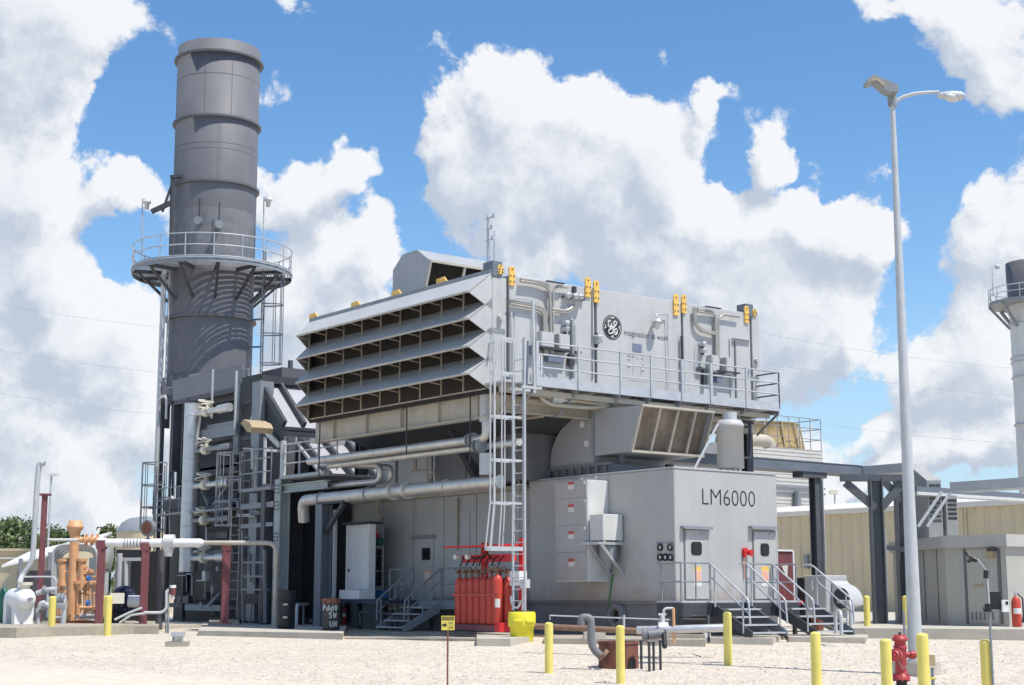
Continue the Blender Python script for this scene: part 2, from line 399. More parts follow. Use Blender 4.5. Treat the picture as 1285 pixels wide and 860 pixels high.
# ================================================================ camera, sun, sky
cam = bpy.data.cameras.new('camera'); co = bpy.data.objects.new('camera', cam); COL.objects.link(co)
cam.sensor_width = 36; cam.lens = F/1285*36; cam.clip_end = 6000; cam.clip_start = .2
co.location = EY; co.rotation_euler = (math.pi/2+PITCH, 0, HEAD-math.pi/2); scene.camera = co
SUN_EL = R(64); _h = (RT*.837-FH*.546).normalized(); TOSUN = Vector((_h.x*math.cos(SUN_EL), _h.y*math.cos(SUN_EL), math.sin(SUN_EL)))
sl = bpy.data.lights.new('sun', 'SUN'); sl.energy = 5.0; sl.angle = R(.53); sl.color = (1, .955, .88)
so = bpy.data.objects.new('sun', sl); COL.objects.link(so); so.rotation_euler = (-TOSUN).to_track_quat('-Z', 'Y').to_euler()
w = bpy.data.worlds.new('World'); scene.world = w; w.use_nodes = True; nt = w.node_tree; nt.nodes.clear(); L = nt.links.new
sky = nd(nt, 'ShaderNodeTexSky', sky_type='NISHITA'); sky.sun_disc = False; sky.sun_elevation = SUN_EL
sky.sun_rotation = math.atan2(TOSUN.x, TOSUN.y); sky.altitude = 100; sky.air_density = 1.0; sky.dust_density = .25; sky.ozone_density = 2.0
def uv(px, py):
    d = ray(px, py).normalized(); return math.atan2(d.dot(RT), d.dot(FH)), math.asin(d.z)
PX = 1/F
# cloud masses: picture centre, radii in picture pixels, weight
BL = [(-70,-50,240,140,1.2),(60,35,130,80,.9),(10,260,85,170,1.0),(-40,480,190,240,1.0),(70,400,90,120,.85),(60,600,170,80,.95),(160,430,60,80,.85),(180,238,60,40,1.0),(135,310,60,60,-.5),(165,140,60,70,-.8),(150,305,50,40,-.6),(350,290,40,30,-.3),(195,330,50,35,-.3),(480,230,40,45,-.4),(520,330,40,40,-.2),(1150,330,38,70,-.35),(1150,190,70,60,-.5),(1110,440,60,40,-.25),(560,80,40,40,-.3),(370,70,110,70,-.6),(470,60,60,60,-.5),(690,300,110,60,-.45),(240,420,60,50,-.2),(915,185,30,40,-.55),(1000,240,60,16,-.45),(1060,520,60,30,-.2),(-40,150,150,160,.9),
 (365,235,85,55,.9),(420,212,48,34,.95),(365,330,55,75,.9),(452,325,55,60,1.1),(400,420,100,75,1.0),(300,520,140,80,.9),
 (555,190,55,55,1.05),(620,130,60,55,1.05),(735,140,80,60,1.0),(690,210,130,85,1.0),(800,190,85,75,.95),(850,255,85,80,1.0),(620,240,100,70,.8),(760,310,170,85,.9),(905,138,46,28,.9),(975,200,44,44,1.25),
 (930,300,110,80,1.0),(1020,280,75,45,1.0),(1085,305,70,46,1.15),(1010,400,95,75,1.1),(1060,420,60,50,.9),(880,390,130,80,.8),(960,465,110,45,.95),
 (1090,15,70,30,.7),(1225,40,100,80,.9),(1290,110,70,70,.7),(1100,212,42,26,.72),(1275,280,95,85,1.1),(1225,400,75,80,.9),(1170,460,75,45,1.05),(1280,470,110,90,.8),
 (990,555,110,45,1.0),(1040,600,90,30,.9),(1115,537,42,24,1.0),(1235,560,85,50,1.1),(1130,600,80,26,.95),(700,500,250,80,.5),(200,660,300,50,.5)]
rnd = random.Random(3)
grp = bpy.data.node_groups.new('cloud_density', 'ShaderNodeTree')
grp.interface.new_socket('Vector', in_out='INPUT', socket_type='NodeSocketVector')
grp.interface.new_socket('Density', in_out='OUTPUT', socket_type='NodeSocketFloat')
gi = nd(grp, 'NodeGroupInput'); go = nd(grp, 'NodeGroupOutput'); G = grp.links.new
# domain-warped direction, so that the masses get ragged outlines
def gm(op, a, b=None, c=None):
    n = nd(grp, 'ShaderNodeMath', operation=op)
    for i, q in enumerate((a, b, c)):
        if q is None: continue
        if isinstance(q, (int, float)): n.inputs[i].default_value = q
        else: G(q, n.inputs[i])
    return n.outputs[0]
wn = nd(grp, 'ShaderNodeTexNoise'); wn.inputs['Scale'].default_value = 11; wn.inputs['Detail'].default_value = 6; wn.inputs['Roughness'].default_value = .55
G(gi.outputs[0], wn.inputs['Vector'])
ws = nd(grp, 'ShaderNodeVectorMath', operation='SUBTRACT'); G(wn.outputs['Color'], ws.inputs[0]); ws.inputs[1].default_value = (.5,.5,.5)
wm = nd(grp, 'ShaderNodeVectorMath', operation='MULTIPLY_ADD'); G(ws.outputs[0], wm.inputs[0]); wm.inputs[1].default_value = (.1,.1,.1); G(gi.outputs[0], wm.inputs[2])
def dotv(vec):
    n = nd(grp, 'ShaderNodeVectorMath', operation='DOT_PRODUCT'); G(wm.outputs[0], n.inputs[0]); n.inputs[1].default_value = vec; return n.outputs['Value']
az = gm('ARCTAN2', dotv(tuple(RT)), dotv(tuple(FH))); el = gm('ARCSINE', dotv((0,0,1)))
cx = nd(grp, 'ShaderNodeCombineXYZ'); G(az, cx.inputs[0]); G(el, cx.inputs[1])
acc = None
for (x, y, rx, ry, wt) in BL:
    u, v_ = uv(x, y); sx = 1/(rx*PX*.98); sy = 1/(ry*PX*.98)
    a = nd(grp, 'ShaderNodeVectorMath', operation='MULTIPLY_ADD'); G(cx.outputs[0], a.inputs[0]); a.inputs[1].default_value = (sx, sy, 0); a.inputs[2].default_value = (-u*sx, -v_*sy, 0)
    d = nd(grp, 'ShaderNodeVectorMath', operation='DOT_PRODUCT'); G(a.outputs[0], d.inputs[0]); G(a.outputs[0], d.inputs[1])
    q = gm('MULTIPLY', gm('EXPONENT', gm('MULTIPLY', d.outputs['Value'], -1.4)), wt)
    acc = q if acc is None else gm('ADD', acc, q)
acc = gm('MINIMUM', acc, 1.35)
pn = nd(grp, 'ShaderNodeTexNoise'); pn.inputs['Scale'].default_value = 15; pn.inputs['Detail'].default_value = 3; G(gi.outputs[0], pn.inputs['Vector'])
pm_ = nd(grp, 'ShaderNodeMapRange', interpolation_type='SMOOTHSTEP'); pm_.inputs[1].default_value = .54; pm_.inputs[2].default_value = .74; pm_.inputs[3].default_value = 0; pm_.inputs[4].default_value = .62; G(pn.outputs['Fac'], pm_.inputs[0])
acc = gm('ADD', acc, pm_.outputs[0])
# scattered clouds outside the picture (behind and beside the viewer)
bgn = nd(grp, 'ShaderNodeTexNoise'); bgn.inputs['Scale'].default_value = 2.6; bgn.inputs['Detail'].default_value = 4; G(gi.outputs[0], bgn.inputs['Vector'])
out_of = nd(grp, 'ShaderNodeMapRange'); out_of.inputs[1].default_value = .36; out_of.inputs[2].default_value = .6; G(gm('ABSOLUTE', az), out_of.inputs[0])
acc = gm('ADD', acc, gm('MULTIPLY', gm('MULTIPLY', bgn.outputs['Fac'], .6), out_of.outputs[0]))
vo = nd(grp, 'ShaderNodeTexVoronoi', feature='F1'); vo.inputs['Scale'].default_value = 30; vo.inputs['Detail'].default_value = 4; vo.inputs['Roughness'].default_value = .68
vo.normalize = True; G(wm.outputs[0], vo.inputs['Vector'])
fn = nd(grp, 'ShaderNodeTexNoise'); fn.inputs['Scale'].default_value = 12; fn.inputs['Detail'].default_value = 10; fn.inputs['Roughness'].default_value = .64; G(gi.outputs[0], fn.inputs['Vector'])
dens = gm('ADD', acc, gm('MULTIPLY', gm('SUBTRACT', fn.outputs['Fac'], .5), 1.9))
dens = gm('ADD', dens, gm('MULTIPLY', gm('SUBTRACT', .36, vo.outputs['Distance']), 1.15))
G(dens, go.inputs[0])
tc = nd(nt, 'ShaderNodeTexCoord')
def cg(off):
    g = nd(nt, 'ShaderNodeGroup'); g.node_tree = grp
    if off is None: L(tc.outputs['Generated'], g.inputs[0])
    else:
        a = nd(nt, 'ShaderNodeVectorMath', operation='ADD'); L(tc.outputs['Generated'], a.inputs[0]); a.inputs[1].default_value = off
        nn = nd(nt, 'ShaderNodeVectorMath', operation='NORMALIZE'); L(a.outputs[0], nn.inputs[0]); L(nn.outputs[0], g.inputs[0])
    return g.outputs[0]
def wmth(op, a, b=None):
    n = nd(nt, 'ShaderNodeMath', operation=op)
    for i, q in enumerate((a, b)):
        if q is None: continue
        if isinstance(q, (int, float)): n.inputs[i].default_value = q
        else: L(q, n.inputs[i])
    return n.outputs[0]
d0 = cg(None); off = (RT*.012+Vector((0,0,.022))); d1 = cg(tuple(off))
mask = nd(nt, 'ShaderNodeMapRange', interpolation_type='SMOOTHSTEP'); mask.inputs[1].default_value = .44; mask.inputs[2].default_value = .72; L(d0, mask.inputs[0])
# sunlit side of each billow is white, the thick underside grey
lit = nd(nt, 'ShaderNodeMapRange', interpolation_type='SMOOTHSTEP'); lit.inputs[1].default_value = -.55; lit.inputs[2].default_value = .42
L(wmth('SUBTRACT', d0, d1), lit.inputs[0])
thick = nd(nt, 'ShaderNodeMapRange', interpolation_type='SMOOTHSTEP'); thick.inputs[1].default_value = .75; thick.inputs[2].default_value = 1.7; thick.inputs[3].default_value = 1; thick.inputs[4].default_value = .72; L(d1, thick.inputs[0])
ccol = nd(nt, 'ShaderNodeMix', data_type='RGBA'); ccol.inputs[6].default_value = (.52,.585,.69,1); ccol.inputs[7].default_value = (.9,.915,.94,1)
L(wmth('MULTIPLY', lit.outputs[0], thick.outputs[0]), ccol.inputs[0])
hs = nd(nt, 'ShaderNodeHueSaturation'); hs.inputs['Saturation'].default_value = 1.22; hs.inputs['Value'].default_value = 1.1; L(sky.outputs[0], hs.inputs['Color'])
hz = nd(nt, 'ShaderNodeSeparateXYZ'); hzr = nd(nt, 'ShaderNodeMapRange', interpolation_type='SMOOTHSTEP'); hzr.inputs[1].default_value = -.02; hzr.inputs[2].default_value = .22; hzr.inputs[3].default_value = .9; hzr.inputs[4].default_value = 0
hzm = nd(nt, 'ShaderNodeMix', data_type='RGBA'); hzm.inputs[7].default_value = (2.9, 4.2, 5.6, 1)
b0 = nd(nt, 'ShaderNodeBackground'); L(hs.outputs[0], hzm.inputs[6]); L(tc.outputs['Generated'], hz.inputs[0]); L(hz.outputs[2], hzr.inputs[0]); L(hzr.outputs[0], hzm.inputs[0]); L(hzm.outputs[2], b0.inputs[0]); b0.inputs[1].default_value = .15
b1 = nd(nt, 'ShaderNodeBackground'); L(ccol.outputs[2], b1.inputs[0]); b1.inputs[1].default_value = CLOUD_STR
mx = nd(nt, 'ShaderNodeMixShader'); mf = wmth('MULTIPLY', mask.outputs[0], .97); L(mf, mx.inputs[0]); L(b0.outputs[0], mx.inputs[1]); L(b1.outputs[0], mx.inputs[2])
ow = nd(nt, 'ShaderNodeOutputWorld'); L(mx.outputs[0], ow.inputs[0])
scene.view_settings.view_transform = 'Standard'; scene.view_settings.look = 'None'; scene.view_settings.gamma = 1
scene.view_settings.exposure = EXPO; scene.view_settings.use_curve_mapping = False
scene.render.engine = 'CYCLES'; scene.render.resolution_x = 1024; scene.render.resolution_y = 685

# ================================================================ ground
mb = MB(); Ds = [-60,0,15,24,28,30,33,36,39,42,44,46,60,120,400,4000]; Ls = [-4000,-300,-60,-20,0,20,60,300,4000]
vs = [FH*D+RT*l+Vector((0,0,zg(D))) for D in Ds for l in Ls]; k = len(Ls)
mb.add(vs, [(i*k+j, i*k+j+1, (i+1)*k+j+1, (i+1)*k+j) for i in range(len(Ds)-1) for j in range(k-1)])
struct('gravel_ground', mb, M['gravel'])
w.cycles.sampling_method = 'MANUAL'; w.cycles.sample_map_resolution = 256
cy = scene.cycles; cy.use_adaptive_sampling = True; cy.adaptive_threshold = .03; cy.adaptive_min_samples = 8
cy.use_denoising = True; cy.max_bounces = 5; cy.diffuse_bounces = 3; cy.glossy_bounces = 2; cy.transmission_bounces = 2; cy.sample_clamp_indirect = 4
# ================================================================ helpers for plant steelwork
def rail_mb(pts, heights, r=.024, posts=None, zoff=0):
    """pipe handrail along the deck points pts: rails at heights, a post at each point"""
    mb = MB()
    for h in heights: mb.tube([p+V((0,0,h)) for p in pts], r, 6)
    for p in (posts or pts): mb.tube([p, p+V((0,0,max(heights)))], r, 6)
    return mb
def seg(a, b, n): return [lerp(a, b, i/n) for i in range(n+1)]
def ladder_mb(a, b, side, w, r=.03, gap=.3):
    side = Vector(side).normalized(); mb = MB(); a = Vector(a); b = Vector(b)
    for s in (-.5, .5): mb.bar(a+side*w*s, b+side*w*s, .05, .05, up=side)
    return mb
def rungs_mb(a, b, side, w, gap=.3):
    side = Vector(side).normalized(); mb = MB(); a = Vector(a); b = Vector(b); n = int((b-a).length/gap)
    for i in range(1, n): p = lerp(a, b, i/n); mb.cyl(p-side*w/2, p+side*w/2, .016, n=6, caps=False)
    return mb
def cage_mbs(base, z0, z1, side, outw, w, depth, nh, flare=1.0, nb=7, r=.017):
    """ladder cage: hoops and vertical straps; outw points away from the climber's wall"""
    side = Vector(side).normalized(); outw = Vector(outw).normalized(); base = Vector(base)
    def hoop(z, k):
        pts = []
        for i in range(13):
            t = math.pi*i/12; pts.append(Vector((base.x, base.y, z))+side*(w/2*k)*math.cos(t)+outw*(depth*k)*math.sin(t)**.8)
        return pts
    H = MB(); S = MB()
    for i in range(nh):
        t = i/(nh-1); z = z1+(z0-z1)*t; k = flare if i == nh-1 else 1.0
        q = hoop(z, k)
        for a, b in zip(q, q[1:]): H.bar(a, b, .012, .06, up=(0,0,1))
    for j in range(nb):
        i = round(12*j/(nb-1))
        zs = [z1+(z0-z1)*k/(nh-1) for k in range(nh)]
        pts = [hoop(z, flare if n == nh-1 else 1.0)[i] for n, z in enumerate(zs)]
        S.tube(pts, r*1.25, 5)
    return H, S
XW = 30.03; YE = 31.26
# ================================================================ turbine enclosure (long lower box)
XR = 34.25; ZS = 1.39; ZT = 5.09; YL = 37.85
te = thing('turbine_enclosure', 'long grey machine enclosure with two black windowed doors under large black lettering', 'enclosure', (32, 34.5, .4))
mb = MB(); mb.bbox(XW, XR, YE, YL, ZS, ZT, .02); mb.bbox(XW-.02, XR+.02, YE-.02, YL, ZT+.002, ZT+.05, .01)
part('wall', mb, M['greywall'], te)
mb = MB(); mb.box(XW+.05, XR-.05, YE+.05, 49.4, .35, ZS-.003)
mb.box(XW-.03, XR+.03, YE-.03, 49.3, ZS-.09, ZS-.004)
skid = part('skid', mb, M['skid'], te)
# bore in the skid wall, with its flange ring
c = onX(777, 773, XW+.05); axn = Vector((-1,0,0)).to_track_quat('Z', 'Y').to_matrix()
mb = MB(); mb.lathe([(.2,-.01),(.2,.2),(.36,.2),(.36,-.01)], c, 24, axis=axn); part('flange_ring', mb, M['skid'], skid)
mb = MB(); mb.lathe([(.001,.012),(.198,.012)], c, 24, axis=axn); part('bore', mb, M['black'], skid)
txa = onY(881.2, 633.2, YE); txb = onY(947.6, 635.7, YE); txt = onY(881.2, 613, YE)
part('lettering', text_mb('LM6000', (txa.x, YE, txa.z), (1,0,0), (0,0,1), txb.x-txa.x, txt.z-txa.z, .006, .014), M['ink'], te)
ZP = 1.42   # platform level
for (xl, xr, yt, wl, wr, wt, wb, cl, cr, sg) in ((858.5, 887, 665, 866, 879.5, 680, 697, 853.5, 890.5, 0), (944.5, 972.5, 667, 953, 964, 682, 698, 939, 973, 1)):
    a = onY(xl, yt, YE); b = onY(xr, yt, YE)
    mb = MB(); mb.box(a.x, b.x, YE-.035, YE-.003, ZP+.03, a.z); d = part('door', mb, M['grey'], te)
    mb = MB()
    for x in (a.x-.02, b.x+.02): mb.box(x-.012, x+.012, YE-.012, YE-.0015, ZP+.03, a.z+.02)
    mb.box(a.x, b.x, YE-.012, YE-.0015, a.z+.003, a.z+.025); part('door_gasket', mb, M['greyline'], te)
    p = onY(wl, wt, YE); q = onY(wr, wb, YE)
    mb = MB(); w_, h_ = q.x-p.x, p.z-q.z; r = .09
    ol = []
    for cx_, cz_, t0 in ((q.x-r, p.z-r, 0), (p.x+r, p.z-r, 90), (p.x+r, q.z+r, 180), (q.x-r, q.z+r, 270)):
        for k in range(5): t = R(t0+k*22.5); ol.append(Vector((cx_+r*math.cos(t), YE-.036, cz_+r*math.sin(t))))
    mb.prism(ol, (0,-.012,0)); wn_ = part('window', mb, M['black'], d)
    cc = sum(ol, Vector())/len(ol); mb = MB(); mb.prism([cc+(v-cc)*.8+V((0,-.0125,0)) for v in ol], (0,-.006,0)); part('pane', mb, M['glass'], d)
    mb = MB(); hx = b.x-.08 if not sg else b.x-.1; hz_ = onY(xl, 669, YE).z-.05
    mb.box(hx-.22, hx, YE-.075, YE-.036, hz_, hz_+.03); mb.box(a.x+.02, a.x+.05, YE-.08, YE-.036, hz_-.1, hz_+.1); part('handle', mb, M['galv'], d)
    l = onY(cl, 661.5, YE); r2 = onY(cr, 662, YE)
    mb = MB(); mb.box(l.x, r2.x, YE-.14, YE-.003, l.z-.03, l.z+.03); mb.box(l.x+.03, r2.x-.03, YE-.17, YE-.14, l.z-.06, l.z-.02); part('rain_canopy', mb, M['msteel'], te)
    # warning sign: orange head over a red figure panel and a white text strip
    sx = (869, 711) if not sg else (954, 711); s0 = onY(sx[0], sx[1], YE); s1 = onY(sx[0]+10, 736, YE)
    y = YE-.037
    mb = MB(); mb.box(s0.x, s1.x, y-.006, y, s1.z, s0.z); sb = part('warning_sign', mb, M['labelwhite'], d)
    mb = MB(); mb.box(s0.x, s1.x, y-.009, y-.0065, s0.z-.12, s0.z); part('sign_heading', mb, M['lug'], d)
    mb = MB(); mb.box(s0.x+.02, s1.x-.02, y-.009, y-.0065, s0.z-.42, s0.z-.14)
    part('sign_panel', mb, M['labelorg'], d)
# red strobe horn
c = onY(934, 694, YE); mb = MB(); mb.cyl(c+V((-.02,-.003,.06)), c+V((-.02,-.1,.06)), .09); mb.cyl(c+V((.06,-.003,.02)), c+V((.1,-.2,.0)), .05, .1); mb.box(c.x-.09, c.x-.02, c.y-.12, c.y-.003, c.z-.12, c.z+.02)
hn = part('alarm_horn', mb, M['fired'], te); mb = MB(); mb.tube([c+V((-.05,-.04,-.13)), c+V((-.05,-.04,-.75))], .02, 6); mb.box(c.x-.1,c.x,c.y-.05,c.y-.003,c.z-.32,c.z-.2); part('conduit', mb, M['labelorg'], hn)
# four-drawer switch cabinet on the long wall
XC = 29.2
a = onX(697, 602, XC); b = onX(738, 730, XC); c2 = onX(738, 601, XC)
mb = MB(); mb.bbox(XC, XW-.003, b.y, a.y, b.z, c2.z-.02, .012); ec = part('switch_cabinet', mb, M['offw'], te)
zs = [onX(715, y, XC).z for y in (603.5, 626, 660, 693.5, 729)]
for z0, z1 in zip(zs[1:], zs):
    mb = MB(); mb.box(XC-.03, XC-.003, b.y+.02, a.y-.02, z0+.012, z1-.012); dr = part('cabinet_door', mb, M['grey'], ec)
    pc = Vector((XC-.031, (a.y+b.y)/2-.02, (z0+z1)/2+.1))
    mb = MB(); mb.box(pc.x-.004, pc.x, pc.y-.14, pc.y+.14, pc.z-.1, pc.z+.04); part('notice', mb, M['labelwhite'], ec)
    mb = MB(); mb.box(pc.x-.004, pc.x, pc.y-.14, pc.y+.14, pc.z+.042, pc.z+.13); part('notice', mb, M['labelred'], ec)
    mb = MB(); mb.box(XC-.09, XC-.03, b.y+.05, b.y+.1, z1-.14, z1-.05); part('latch', mb, M['galv'], ec)
mb = MB()
for y in (b.y+.1, a.y-.1, (a.y+b.y)/2): mb.tube(circ((XC+.4, y, c2.z+.05), .05, 8, V((0,1,0)), V((0,0,1))), .015, 5, closed=True)
part('lifting_eye', mb, M['galv'], ec)
# smaller white box on a bracket, cone drain below
XB = 29.22
a = onX(740, 648, XB); b = onX(757, 680, XB); t_ = onX(757, 645, XB)
mb = MB(); mb.bbox(XB, XW-.05, b.y, a.y, b.z+.05, t_.z, .012); jb = part('junction_cabinet', mb, M['offw'], te)
mb = MB()
for y in (b.y+.03, a.y-.03):
    mb.bar((XB-.15, y, b.z-.04), (XW, y, b.z-.04), .08); mb.bar((XB-.05, y, b.z-.08), (XW, y, b.z-.95), .07)
    for x in (XB+.06, XW-.14): mb.box(x-.03, x+.03, y-.03, y+.03, b.z-.01, b.z+.06)
mb.bar((XB-.15, b.y, b.z-.04), (XB-.15, a.y+.2, b.z-.04), .08); part('bracket', mb, M['galv'], jb)
cxy = Vector((XB+.45, (a.y+b.y)/2, b.z)); mb = MB(); mb.cyl(cxy+V((0,0,-.1)), cxy+V((0,0,-.45)), .27, .27, 16); mb.cyl(cxy+V((0,0,-.45)), cxy+V((0,0,-.8)), .27, .04, 16); mb.cyl(cxy+V((0,0,-.8)), cxy+V((0,0,-1.0)), .04); part('hopper', mb, M['msteel'], jb)
mb = MB(); g0 = onX(768.5, 722, XW-.03); g1 = onX(763, 762, XW-.03); mb.tube([cxy+V((.1,0,-1.0)), g0, lerp(g0, g1, .6), g1], .022, 6); part('ground_wire', mb, M['greenwire'], te)
mb = MB(); mb.tube([onX(746, 730, XW-.1), onX(747, 716, XW-.1)], .03, 6); part('drain_stub', mb, M['yplastic'], te)
# cable gland plate with five black rings
XG = XW-.004
a = onX(824.5, 681, XG); b = onX(845, 707.5, XG); mb = MB(); mb.box(XG-.015, XG, b.y, a.y, b.z, a.z); gp = part('gland_plate', mb, M['msteel'], te); mb = MB(); mb.box(XG-.018, XG-.0155, b.y+.04, a.y-.04, b.z+.04, a.z-.04); part('plate_face', mb, M['grey'], gp)
for (px_, py_) in ((829, 687), (841.5, 687), (829, 699.5), (835.5, 699.5), (842, 699.5)):
    c = onX(px_, py_, XG-.019); mb = MB(); mb.lathe([(.06,0),(.06,.045),(.105,.045),(.105,0)], c, 16, axis=axn); part('gland', mb, M['black'], gp)
    mb = MB(); mb.lathe([(.001,.02),(.059,.02)], c, 16, axis=axn); part('plug', mb, M['offw'], gp)
# vent stub on the roof
c = onX(779.5, 585, 31.0); mb = MB(); mb.cyl((c.x, c.y, ZT), (c.x, c.y, onX(779.5, 556, 31.0).z), .1, n=14); mb.cyl((c.x, c.y, onX(779.5, 556, 31.0).z), (c.x, c.y, onX(779.5, 553.5, 31.0).z), .125); part('roof_vent_pipe', mb, M['bsteel'], te)

# ================================================================ generator enclosure (wall behind the red bottles)
XN = 30.1; YN = 49.3
ge = thing('generator_enclosure', 'shaded grey enclosure wall with tall panels and a windowed door behind the red cylinders', 'enclosure', (32, 43, .4))
mb = MB(); mb.bbox(XN+.03, XR-.1, YL+.004, YN, ZS+.004, 4.98, .02); part('wall', mb, M['greywall'], ge)
ys = [onX(px_, 690, XN).y for px_ in (657, 598, 557, 519, 480, 428)]
for i in range(5):
    y1, y0 = ys[i+1], ys[i]; mb = MB(); mb.box(XN, XN+.027, y0+.03, y1-.03, ZS+.05, 4.85); part('wall_panel', mb, M['greywall'], ge)
def wallbox(l, t, r, b, X, th, mat, nm, par):
    a = onX(l, t, X); c = onX(r, b, X); mb = MB(); mb.box(X-th, X-.003, c.y, a.y, c.z, a.z); return part(nm, mb, mat, par)
gd = wallbox(521, 674, 544, 758, XN, .03, M['grey'], 'door', ge)
wallbox(530, 688, 540, 703, XN-.03, .02, M['black'], 'window', gd)
wallbox(531.3, 690, 538.7, 701, XN-.05, .004, M['glass'], 'pane', gd)
wallbox(518, 673, 547, 675.5, XN, .1, M['msteel'], 'rain_canopy', ge)
s_ = wallbox(532, 716, 540, 729, XN-.031, .004, M['labelorg'], 'warning_sign', gd)
wallbox(533, 719, 539, 726, XN-.034, .008, M['labelwhite'], 'sign_panel', gd)
ap = wallbox(562, 644, 590, 700, XN, .03, M['grey'], 'access_panel', ge)
mb = MB()
for py_ in (652, 668, 684, 700, 716, 732, 748):
    p = onX(481, py_, XN); mb.box(XN-.05, XN-.003, p.y-.06, p.y+.06, p.z-.03, p.z+.03)
part('hinge', mb, M['msteel'], ge)
c = onX(516, 719, XN); mb = MB(); mb.box(XN-.1, XN-.003, c.y-.12, c.y+.02, c.z-.03, c.z+.03); part('handle', mb, M['galv'], ge)
mb = MB(); mb.box(XN-.16, XN+.03, YL+.1, YN, 4.86, 4.99); mb.tube([onX(573, 625, XN-.1), onX(573, 690, XN-.1)], .05, 8); part('drip_channel', mb, M['beige'], ge)
# vertical conduit pair at the joint of the two enclosures
mb = MB(); a = onX(657.5, 604, XW-.12); mb.tube([(a.x, a.y, .5), (a.x, a.y, ZT+.1)], .05, 8); b_ = onX(651, 604, XW-.12); mb.tube([(a.x, b_.y, .5), (a.x, b_.y, ZT+.4)], .035, 8)
for z in (1.5, 2.6, 3.8): mb.box(a.x-.08, XW, a.y-.08, a.y+.08, z, z+.05)
part('conduit', mb, M['palegrey'], te)

# ================================================================ filter house
XF0, XF1, YF, YB = 26.5, 37.82, 35.1, 45.55
ZB = onX(617, 484, XF0).z; ZF = 10.93
fh = thing('filter_house', 'big grey air intake house with four long louvres and a round dark emblem', 'intake house', (32, 40, 7.5))
xs = [XF0] + [onY(px_, 400, YF).x for px_ in (637.5, 747.5, 856, 942)] + [XF1]
for i in range(5):
    g0 = .05 if i else 0; mb = MB(); mb.bbox(xs[i]+g0, xs[i+1]-(.05 if i < 4 else 0), YF, YB, ZB, ZF-(.12 if i in (0,) else 0), .015); part('module', mb, M['intake'], fh)
mb = MB(); mb.box(XF0+.1, XF1-.1, YF+.12, YB-.1, ZB+.05, ZF-.1); part('core', mb, M['dsteel'], fh)
# top kerb and corner post on the louvre side
mb = MB(); mb.box(XF0-.05, XF0+.25, YF+.01, YB+.05, ZF-.118, ZF+.1); part('roof_kerb', mb, M['msteel'], fh)
mb = MB(); q = onY(618.5, 327, YF-.03); r2 = onY(630, 327, YF-.03); mb.box(q.x, r2.x, YF-.03, YF+.45, ZF-.1, q.z); q = onY(936, 381, YF-.03); r2 = onY(945, 383, YF-.03); mb.box(q.x, r2.x, YF-.03, YF+.4, ZF-.1, q.z); part('corner_cap', mb, M['bsteel'], fh)
# louvres: each hood is a sloping plate with end cheeks, a dark mouth under it and thin divider fins
tipX = 25.6; yA, yC = 34.66, 44.95
tipz = [(10.27, 10.95), (9.475, 10.14), (8.66, 9.29), (7.865, 8.47)]     # (tip z, z where plate meets the wall)
nz = [10.2, 9.36, 8.5, 7.66]
for k, (tz, wz) in enumerate(tipz):
    wz = wz + (0, 0, .02, .02)[k]; zl = nz[k]    # zl: lower lip level on the wall
    hd = MB()
    t = .04
    # sloping plate (front edge narrower end to end than the wall edge is handled by cheeks)
    ya, yb = YF+.02, YB
    A = [V((XF0, ya, wz)), V((XF0, yb, wz)), V((tipX, yC, tz)), V((tipX, yA+.42, tz))]
    hd.prism(A, (0,0,-t))
    hood = part('louvre_hood', hd, M['intake'], fh)
    ln = MB(); ln.prism([p+V((.02 if p.x < 26 else -.004, 0, -t-.003)) for p in A], (0,0,-.012)); part('shaded_underside', ln, M['brown'], hood)  # added underside sheet: grimy brown darkened for the shade under the hood
    ck = MB(); z_bot = zl-.28 if k < 3 else zl-.02
    zn = tz-.55
    ck.prism([V((XF0, ya, wz-.02)), V((tipX, yA+.42, tz-.02)), V((XF0, ya, zn+.1))], (0,.035,0))
    ck.prism([V((XF0, yb-.035, wz-.02)), V((tipX, yC, tz-.02)), V((XF0, yb-.035, zn+.1))], (0,.03,0)); part('cheek', ck, M['intake'], hood)
    ed = MB(); ed.bar(V((tipX-.005, yA+.42, tz-.03)), V((tipX-.005, yC, tz-.03)), .03, .06); part('lip', ed, M['beige'], hood)
    fn_ = MB()
    for j in range(9):
        y = lerp(V((0,ya,0)), V((0,yb,0)), (j+.75)/9.3).y
        fn_.bar((26.08, y, tz-.46), (26.08, y, tz+.2), .03, .04, up=(0,1,0)); fn_.bar((26.08, y, tz-.1), (tipX+.03, y, tz-.05), .03, .035)
    part('brace', fn_, M['tanin'], hood)
    mo = MB(); mo.box(XF0-.006, XF0-.002, ya+.03, yb-.03, zn+.05, wz-.06); part('mouth', mo, M['brown'], hood)  # dark sheet stands in for the shaded opening
# stained base frame below the louvres
z1 = ZB-.003; z0 = 7.25
mb = MB(); mb.box(XF0+.02, XF1-.1, YF+.05, YB-.05, z1-.16, z1)
part('floor_plate', mb, M['dsteel'], fh)
mb = MB(); mb.ibeam((XF0+.35, YF+.1, 7.1), (XF0+.35, YB+.1, 7.1), .3, .78, .05)
for j in range(5): y = YF+1.0+j*2.05; mb.box(XF0+.2, XF0+.5, y, y+.04, 6.75, 7.45)
mb.box(XF0-.02, XF0+.3, YF+.3, YB+.1, 7.49, 7.53)
part('base_beam', mb, M['beige'], fh)
mb = MB(); mb.ibeam((XF0+.3, YF+.2, 7.1), (XF1-.2, YF+.2, 7.1), .2, .5, .04)
for x in (28.5, 31, 33.5, 36): mb.ibeam((x, YF+.2, 7.0), (x, YB, 7.0), .2, .4, .04)
part('floor_beam', mb, M['beige'], fh)
